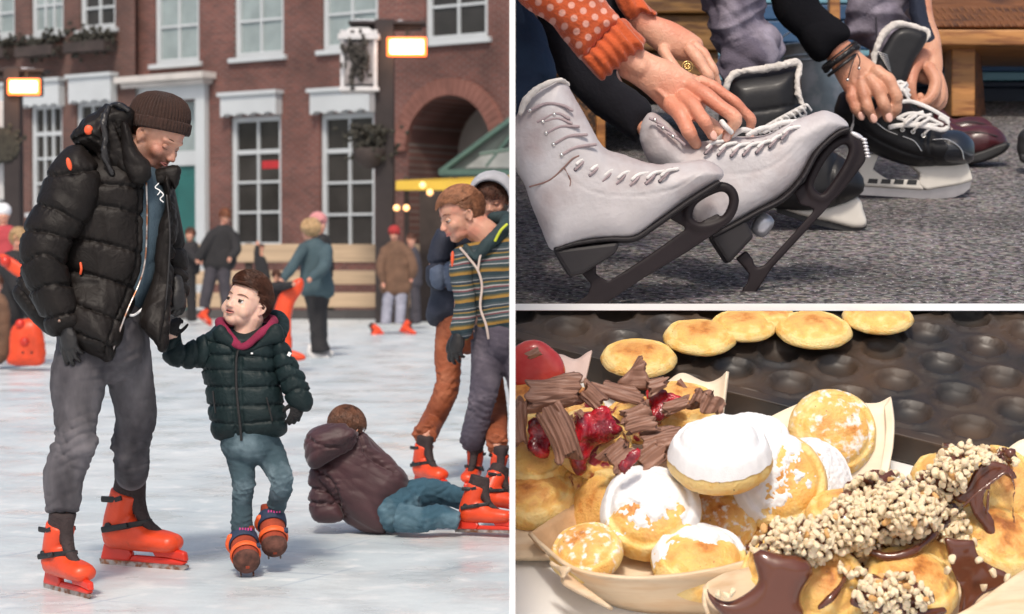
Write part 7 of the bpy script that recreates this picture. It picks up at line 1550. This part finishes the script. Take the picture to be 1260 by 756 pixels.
def dollop(name, label, cat, poly, Z, dep, m, seed=1, amp=.02, vox=.011, freq=26, par=None, back=1.0, extra=None):
    g = Fig(Z); k = MB(); inflate(k, g, poly, dep, h=1.6); xs = [q[0] for q in poly]; ys = [q[1] for q in poly]
    if extra: extra(k, g)
    o = k.build(name, m, par, loc=P(sum(xs)/len(xs), max(ys), Z) if par is None else None, vox=vox, it=2, disp=wr(freq, amp, None, 1, seed))
    if par is None: tag(o, label, cat)
    return o
dollop('berry_sauce', 'patch of glossy dark red berry sauce beside the upright chocolate log', 'berry sauce', [(700, 560), (706, 530), (722, 512), (742, 502), (754, 515), (764, 528), (756, 540), (738, 546), (728, 556), (722, 580), (708, 585)], 7.0, 9, bm_, 2, .03, freq=40)
dollop('berry_sauce', 'dark berry sauce heap below the tallest chocolate shard', 'berry sauce', [(792, 490), (806, 482), (822, 478), (842, 492), (846, 502), (832, 510), (818, 520), (806, 524), (800, 508)], 7.15, 10, bm_, 3, .03, freq=40)
dollop('berry_sauce', 'dark berry sauce at the left between two chocolate logs', 'berry sauce', [(648, 520), (660, 515), (676, 530), (672, 560), (656, 556)], 7.02, 8, bm_, 4, .03, freq=40)
# ---- chocolate pieces
def choco_mat():
    m = mat('milk_chocolate', (.27, .135, .09), .5, .0, 10, .25, 3, col2=(.42, .25, .185), c2scale=4, c2lo=.5, c2hi=.75)
    t = m.node_tree; n = t.nodes; L = t.links.new; b = n['Principled BSDF']
    tc = n.new('ShaderNodeTexCoord'); w_ = n.new('ShaderNodeTexWave'); w_.wave_type = 'BANDS'; w_.bands_direction = 'Y'; w_.inputs['Scale'].default_value = 14; w_.inputs['Distortion'].default_value = 5; w_.inputs['Detail'].default_value = 3; w_.inputs['Detail Scale'].default_value = 1.2
    mp = n.new('ShaderNodeMapping'); mp.inputs['Scale'].default_value = (.12, 1, 1); L(tc.outputs['Object'], mp.inputs[0]); L(mp.outputs[0], w_.inputs[0])
    bp = n.new('ShaderNodeBump'); bp.inputs['Strength'].default_value = .9; bp.inputs['Distance'].default_value = .006; L(w_.outputs[1], bp.inputs['Height']); L(bp.outputs[0], b.inputs['Normal'])
    return m
chm = choco_mat()
CG = 'chocolate pieces on the berry pancakes'
def log(x0, y0, x1, y1, r_, Z, label, seed=1, ribs_=7, flat=1.0, taper=1.0, Z1=None, m=None):
    a, b = P(x0, y0, Z), P(x1, y1, Z1 or Z); c = (a+b)/2; x = (b-a).normalized(); Lh = (b-a).length/2; R_ = r_*Z/FP
    z = (-FW*.8+UP*.6); z = (z-x*z.dot(x)).normalized(); y = z.cross(x); Rm = Matrix((x, y, z)).transposed(); rd_ = random.Random(seed)
    seg = 64; rows = []; ph = [rd_.uniform(0, 6.28) for _ in range(4)]
    nx = 22
    for i in range(nx+1):
        t = i/nx; row = []
        for j in range(seg):
            an = 2*math.pi*j/seg
            k = 1+.10*abs(math.sin(an*ribs_+.3*math.sin(t*3+ph[0])+ph[1]))+.16*mno.noise(V((math.cos(an)*2, math.sin(an)*2, t*2+seed)))+.03*mno.noise(V((math.cos(an)*7, math.sin(an)*7, t*9+seed)))
            k *= (1-(1-taper)*t); ex = R_*.9*mno.noise(V((math.cos(an)*1.5, math.sin(an)*1.5, seed+(i > nx/2)*9)))
            bw = R_*.35*math.sin(t*2.6+ph[2])*(Lh > R_*1.6)
            row.append(V(((t*2-1)*(Lh+ex*(abs(t*2-1) > .9)), k*R_*math.cos(an)+bw, k*R_*flat*math.sin(an)+bw*.6)))
        rows.append(row)
    for s_, e in ((0, 1), (nx, -1)):   # broken ends, slightly hollow
        base = rows[0 if e == 1 else -1]; q = [V((p.x+e*R_*.12, p.y*.7, p.z*.7)) for p in base]; q2 = [V((p.x+e*R_*.5, p.y*.25, p.z*.25)) for p in base]
        if e == 1: rows = [q2, q]+rows
        else: rows = rows+[q, q2]
    vs = [p for r2 in rows for p in r2]; M_ = len(rows); fs = [(i*seg+j, (i+1)*seg+j, (i+1)*seg+(j+1) % seg, i*seg+(j+1) % seg) for i in range(M_-1) for j in range(seg)]+[tuple(range(seg)), tuple(range(M_*seg-1, (M_-1)*seg-1, -1))]
    M4 = Matrix.Translation(c)@Rm.to_4x4(); me = bpy.data.meshes.new('chocolate_piece'); me.from_pydata([tuple(M4@p) for p in vs], [], fs)
    bm = bmesh.new(); bm.from_mesh(me)
    for c_, nn in CLIP: bmesh.ops.bisect_plane(bm, geom=bm.verts[:]+bm.edges[:]+bm.faces[:], plane_co=c_, plane_no=nn, clear_inner=True, dist=1e-6)
    bmesh.ops.recalc_face_normals(bm, faces=bm.faces); bm.to_mesh(me); bm.free(); me.transform(M4.inverted()); me.materials.append(m or chm); me.polygons.foreach_set('use_smooth', [True]*len(me.polygons))
    o = bpy.data.objects.new('chocolate_piece', me); COL.objects.link(o); ORG[o.name] = V((0, 0, 0)); o.matrix_world = M4; return tag(o, label, 'chocolate piece', CG)
for a_ in ((649, 481, 712, 485, 18.5, 6.98, 'thick ridged chocolate log lying level at the upper left of the berry tray', 1, 9), (672, 507, 698, 566, 15.5, 6.9, 'ridged chocolate log standing nearly upright below the lying one', 2, 7), (634, 496, 641, 545, 12, 6.95, 'chocolate log cut off by the partition at the left', 3, 6), (718, 478, 740, 497, 11, 7.0, 'short chocolate log tucked against the end of the thick lying log', 4, 6),
    (727, 474, 790, 496, 7.5, 7.02, 'long thin chocolate curl lying behind the berry sauce', 5, 4, .7), (744, 478, 782, 482, 11, 7.12, 'flat chocolate flake in the middle of the pile', 6, 5, .6), (765, 512, 800, 503, 10, 6.92, 'upper one of two parallel chocolate logs in the pile centre', 7, 5, .8), (772, 530, 806, 520, 10, 6.88, 'lower one of two parallel chocolate logs in the pile centre', 8, 5, .8),
    (868, 502, 876, 486, 19, 7.08, 'round chunk of chocolate seen end on at the right of the berry tray', 9, 5), (792, 548, 828, 540, 17, 6.9, 'pale ridged chocolate chunk against the topmost sugared pancake', 10, 6, .8), (750, 572, 776, 550, 17, 6.86, 'chocolate chunk with a red berry streak in front of the heap', 11, 5, .7), (788, 572, 815, 552, 14, 6.86, 'chocolate chunk just left of the topmost sugared pancake', 12, 5, .8),
    (772, 465, 792, 446, 8, 7.2, 'lower half of the tallest chocolate shard', 13, 4, .6), (798, 478, 818, 470, 11, 7.12, 'dark chocolate flake right of the tallest shard', 14, 4, .6, .6), (818, 500, 846, 496, 8, 7.05, 'pinkish chocolate flake over the berry sauce', 15, 4, .7), (700, 512, 706, 528, 4, 6.95, 'tiny chocolate splinter beside the berry sauce', 16, 4), (712, 506, 716, 512, 4, 6.95, 'smallest crumb of chocolate near the berry sauce', 17, 4), (834, 470, 846, 480, 4, 7.3, 'small brown chocolate sliver on the golden pancake at the tray rim', 18, 3), (650, 438, 664, 432, 5, 7.28, 'dark chocolate sliver lying on the strawberry', 19, 4)):
    log(*a_)
dollop('chocolate_piece', 'tall jagged chocolate shard pointing up at the back of the pile', 'chocolate piece', [(758, 472), (768, 462), (780, 452), (794, 445), (796, 449), (793, 454), (797, 460), (800, 472), (795, 482), (776, 480)], 7.15, 4, chm, 5, .015, vox=.009)
dollop('strawberry', 'cut red strawberry half under a dark chocolate sliver at the left edge', 'strawberry', [(620, 440), (640, 424), (662, 420), (682, 432), (693, 448), (692, 466), (660, 480), (630, 474)], 7.4, 16, mat('strawberry_flesh', (.50, .02, .02), .25, .3, 20, .15, 6, coat=.4, col2=(.62, .12, .09), c2scale=3), 6, .01, freq=12)
dollop('berry_sauce', 'thin streak of red berry sauce on a chocolate chunk in front of the heap', 'berry sauce', [(762, 574), (772, 560), (784, 552), (788, 558), (780, 570), (768, 584)], 6.72, 3, bm_, 7, .012, vox=.008, freq=50)
# ---- right tray: chocolate sauce and chopped nuts
t3_ = thing('veneer_tray', 'wood veneer tray at the right with chocolate sauce and chopped hazelnuts', 'food tray', P(1100, 770, 6.3))
wall([(864, 722), (872, 716), (890, 706), (905, 702), (935, 694)], [(870, 745), (880, 770), (900, 775), (930, 775), (960, 770)], veneer, t3_, [6.35, 6.35, 6.4, 6.45, 6.5], [6.3]*5)
wall([(1150, 770), (1195, 747), (1230, 722), (1262, 700), (1290, 685)], [(1160, 800), (1210, 790), (1250, 775), (1280, 750), (1300, 730)], veneer, t3_, [6.2, 6.22, 6.28, 6.35, 6.4], [6.2, 6.2, 6.25, 6.3, 6.35])
wall([(1236, 556), (1248, 546), (1262, 540), (1290, 540)], [(1240, 590), (1250, 590), (1262, 590), (1290, 590)], ven_l, t3_, [7.2]*4, [7.15]*4, 'back_wall')
MB().sheet([[P(x, y, FZ(y)*.985) for x in (880, 1000, 1150, 1290)] for y in (600, 680, 740, 800)], .02).build('bottom', veneer, t3_)
RTG = 'pancakes under chocolate and nuts in the right tray'
for x, y, Z, r_, n_, lb_, m_, sd_, sp in ((1225, 602, 6.86, 58, nd(.1, .45, .85), 'yellow pancake at the right edge with chocolate drips running down it', B1, 41, 0), (1120, 672, 6.75, 66, nd(0, .75, .6), 'flat pancake under the main nut heap, its pale underside showing', B1, 42, 1), (1225, 668, 6.7, 58, nd(.2, .7, .6), 'browned pancake at the right edge under the chocolate puddle', B3, 43, 2), (1010, 722, 6.45, 58, nd(-.05, .5, .85), 'pale yellow pancake front and centre between chocolate and nuts', B2, 44, .5),
    (1120, 722, 6.5, 60, nd(.1, .8, .6), 'orange-brown pancake near the front, below the big nut heap', B3, 45, 1.2), (960, 700, 6.5, 50, nd(-.3, .8, .5), 'pancake smothered in chocolate sauce at the front left', B1, 46, 2.2), (1045, 640, 6.8, 56, nd(0, .9, .4), 'pancake buried under the left part of the nut heap', B1, 47, .2), (1170, 590, 6.95, 50, nd(0, .9, .4), 'pancake buried under the right upper nut heap', B1, 48, .9)):
    pancake(x, y, Z, r_, n_, lb_, m_, seed=sd_, spin=sp, group=RTG)
chs = mat('chocolate_sauce', (.115, .035, .018), .16, .25, 5, .15, 3, coat=.5, bdist=.03)
dollop('chocolate_sauce', 'glossy pool of chocolate sauce at the front left of the right tray', 'chocolate sauce', [(926, 684), (936, 678), (962, 688), (984, 694), (992, 704), (982, 720), (977, 740), (980, 762), (905, 764), (884, 752), (872, 738), (868, 722), (880, 735), (900, 740), (925, 728), (936, 714)], 6.28, 13, chs, 8, .03, freq=9)
dollop('chocolate_sauce', 'broad tongue of chocolate sauce pouring down between two pancakes at the right', 'chocolate sauce', [(1162, 660), (1182, 664), (1200, 664), (1206, 678), (1222, 692), (1236, 698), (1250, 712), (1238, 728), (1212, 738), (1194, 762), (1172, 762), (1176, 730), (1168, 708)], 6.45, 10, chs, 9, .025, freq=9)
dollop('chocolate_sauce', 'chocolate sauce draped over the yellow pancake at the right edge', 'chocolate sauce', [(1174, 614), (1190, 598), (1200, 578), (1216, 568), (1240, 572), (1252, 588), (1244, 590), (1236, 584), (1226, 590), (1214, 602), (1210, 620), (1222, 638), (1224, 656), (1218, 664), (1206, 644), (1196, 630), (1192, 612), (1184, 620)], 6.62, 5, chs, 10, .012, vox=.009, freq=14)
g = Fig(6.55); q = MB(); g.tube(q, [(1240, 574, .02), (1248, 600, -.03), (1246, 622, -.04), (1248, 644, -.02)], [2.5, 1.6, 1.4, 1.8]); g.tube(q, [(1184, 624, -.02), (1206, 604, -.02), (1238, 580, 0)], [1.8, 2.2, 2.5]); g.tube(q, [(1218, 590, -.0), (1216, 610, -.03), (1214, 632, -.03)], [2, 2, 2.5])
o = q.build('chocolate_drips', chs, loc=g.p(1240, 644), vox=.006, it=1); tag(o, 'thin strings of chocolate running down the yellow pancake at the right edge', 'chocolate sauce')
g = Fig(6.3); q = MB(); g.tube(q, [(1044, 704, .1), (1034, 722, .02), (1022, 736, -.02), (1008, 748, -.02)], [4, 4, 4.4, 3]); g.tube(q, [(1072, 680, .2), (1096, 686, .18), (1128, 676, .2), (1150, 656, .3)], [5, 5, 5, 6]); g.tube(q, [(1050, 740, .0), (1080, 748, .0), (1130, 756, .0), (1160, 752, .05)], [6, 8, 7, 5])
o = q.build('chocolate_drips', chs, loc=g.p(1040, 756), vox=.007, it=1, disp=wr(16, .01)); tag(o, 'dark chocolate trickles below the main nut heap at the front centre', 'chocolate sauce')
# nuts: mounds first give the depth under each nut
mounds = [((985, 668), 62, 40, 6.58, 6.26), ((1045, 648), 58, 46, 6.74, 6.36), ((1108, 630), 66, 48, 6.82, 6.40), ((1190, 585), 62, 46, 6.92, 6.52), ((1090, 735), 70, 30, 6.38, 6.20)]
def zm(x, y):
    z = 9
    for (cx, cy), rx, ry, zb, zt in mounds:
        d = ((x-cx)/rx)**2+((y-cy)/ry)**2; z = min(z, zb-(zb-zt)*max(0, 1-d)**.5 if d < 1 else 9)
    return z if z < 9 else (6.6 if y < 700 else 6.36)
R1 = [(920, 676), (938, 652), (955, 638), (1012, 635), (1030, 612), (1050, 594), (1066, 582), (1082, 578), (1120, 588), (1138, 580), (1152, 568), (1162, 552), (1177, 546), (1210, 548), (1241, 556), (1255, 572), (1225, 572), (1205, 570), (1190, 588), (1181, 613), (1188, 640), (1200, 668), (1170, 668), (1146, 664), (1120, 678), (1098, 686), (1068, 702), (1057, 711), (1030, 704), (1012, 696), (987, 708), (955, 689)]
R2 = [(1050, 730), (1064, 712), (1095, 706), (1122, 706), (1150, 735), (1140, 748), (1158, 764), (1070, 764), (1058, 742)]
def inside(p, poly):
    x, y = p; c = False
    for i in range(len(poly)):
        (ax, ay), (bx, by) = poly[i], poly[i-1]
        if (ay > y) != (by > y) and x < (bx-ax)*(y-ay)/(by-ay)+ax: c = not c
    return c
# the hidden nut crust that the loose pieces sit on
nutm = mat('blanched_hazelnut', (.80, .66, .45), .5, .25, 24, .08, 14, sss=.2, col2=(.70, .50, .27), c2scale=9, c2lo=.55, c2hi=.8); nutb = mat('toasted_hazelnut', (.64, .36, .13), .5, .25, 24, .15, 14, sss=.15)
nm_ = []
for v in range(9):
    bm = bmesh.new(); bmesh.ops.create_icosphere(bm, subdivisions=3, radius=1); rv = random.Random(v)
    pls = [(V((rv.gauss(0, 1), rv.gauss(0, 1), rv.gauss(0, 1))).normalized(), rv.uniform(.45, .85)) for _ in range(7)]
    for x in bm.verts:
        for n_, d_ in pls:
            k = x.co.dot(n_)
            if k > d_: x.co -= n_*(k-d_)*.93
        x.co *= 1+.05*mno.noise(x.co*3+V((v, 0, 0)))
        x.co.x *= 1.25; x.co.z *= .85
    for mm in (nutm, nutb):
        me = bpy.data.meshes.new('hazelnut_piece'); bm.to_mesh(me); me.materials.append(mm); me.polygons.foreach_set('use_smooth', [True]*len(me.polygons)); nm_.append(me)
    bm.free()
def nut(p, s, toast, label, group, i):
    o = bpy.data.objects.new('hazelnut_piece', nm_[(i % 9)*2+(1 if toast else 0)]); COL.objects.link(o); o.location = p; o.scale = (s, s, s); o.rotation_euler = (rn.uniform(0, 6), rn.uniform(0, 6), rn.uniform(0, 6)); ORG[o.name] = V(p)
    tag(o, label, 'nut piece', group)
rn = random.Random(5)
pts = []
for poly, cnt in ((R1, 252), (R2, 40)):
    xs = [p[0] for p in poly]; ys = [p[1] for p in poly]; c = 0; tr_ = 0
    while c < cnt and tr_ < 60000:
        tr_ += 1; p = (rn.uniform(min(xs), max(xs)), rn.uniform(min(ys), max(ys)))
        md = 8.6 if tr_ < 30000 else 7.0
        if p[1] < 762 and inside(p, poly) and all((p[0]-q[0])**2+(p[1]-q[1])**2 > md**2 for q in pts): pts.append(p); c += 1
EXTRA = [(1034, 560+135), (1166, 702), (1210, 722), (1222, 705), (1240, 712), (1205, 690), (884, 731), (893, 734), (901, 729), (1172, 688), (1035, 680), (1046, 722)]
for i, p in enumerate(pts):
    z = zm(*p); toast = rn.random() < .09
    nut(P(p[0], p[1], z-rn.uniform(-.02, .03)), rn.uniform(3.8, 6.4)*z/FP, toast, ('toasted brown ' if toast else 'cream coloured ')+('chopped hazelnut piece in the nut heap over the right tray' if p[1] < 704 or p[0] < 1040 and p[1] < 712 else 'chopped hazelnut piece in the small lower nut patch of the right tray'), 'chopped hazelnut pieces, '+('toasted' if toast else 'cream')+(' ones in the big heap' if p[1] < 704 or p[0] < 1040 and p[1] < 712 else ' ones in the lower patch'), i)
for i, p in enumerate(EXTRA): nut(P(p[0], p[1], 6.24 if p[0] < 1000 else 6.38), 5.5*6.3/FP, False, 'loose chopped hazelnut piece lying on chocolate sauce in the right tray', 'loose hazelnut pieces on the sauce', i)
bmv = []
for v in range(9):
    me = nm_[v*2]; bmv.append(([x.co.copy() for x in me.vertices][::1], [tuple(p.vertices) for p in me.polygons]))
lo_ = []
for v in range(9):                      # lighter shapes for the deeper layer
    bm = bmesh.new(); bm.from_mesh(nm_[v*2]); bmesh.ops.dissolve_limit(bm, angle_limit=.35, verts=bm.verts[:], edges=bm.edges[:]); bm.verts.ensure_lookup_table(); bm.verts.index_update(); lo_.append(([x.co.copy() for x in bm.verts], [tuple(q.index for q in p.verts) for p in bm.faces])); bm.free()
for pi_, poly in enumerate((R1, R2)):
    k = MB(); g = Fig(6.62 if pi_ == 0 else 6.4)
    inflate(k, g, poly, 4, dz=lambda x, y: zm(x, y)-g.Z+.045, back=1, h=2.0); o = k.build('nut_coating', chs, loc=P(poly[0][0], poly[0][1], g.Z), vox=.012, it=1, disp=wr(60, .02, None, 1, 4)); tag(o, ['dark chocolate coat showing between the nuts of the big nut heap', 'dark chocolate coat between the nuts of the lower patch'][pi_], 'chocolate sauce')
    xs = [p[0] for p in poly]; ys = [p[1] for p in poly]; k = MB(); n_ = 0
    while n_ < (900, 130)[pi_]:
        p = (rn.uniform(min(xs), max(xs)), rn.uniform(min(ys), max(ys)))
        if p[1] > 762 or not inside(p, poly): continue
        if mno.noise(V((p[0]/16, p[1]/16, 3))) < -.32: n_ += 1; continue
        n_ += 1; z = zm(*p)+rn.uniform(-.005, .03); c = P(p[0], p[1], z); s = rn.uniform(2.4, 5.6)*z/FP; q = Quaternion((rn.gauss(0, 1), rn.gauss(0, 1), rn.gauss(0, 1), rn.gauss(0, 1))).normalized()
        vs, fs = lo_[n_ % 9]; k.add([c+(q@v)*s for v in vs], fs)
    o = k.build('nut_crumbs', nutm, loc=P(poly[0][0], poly[0][1], g.Z), smooth=False, clip=False); tag(o, ['fine nut crumbs packed under and between the larger pieces of the big heap', 'fine nut crumbs between the larger pieces of the lower patch'][pi_], 'nut crumbs'); o['kind'] = 'stuff'
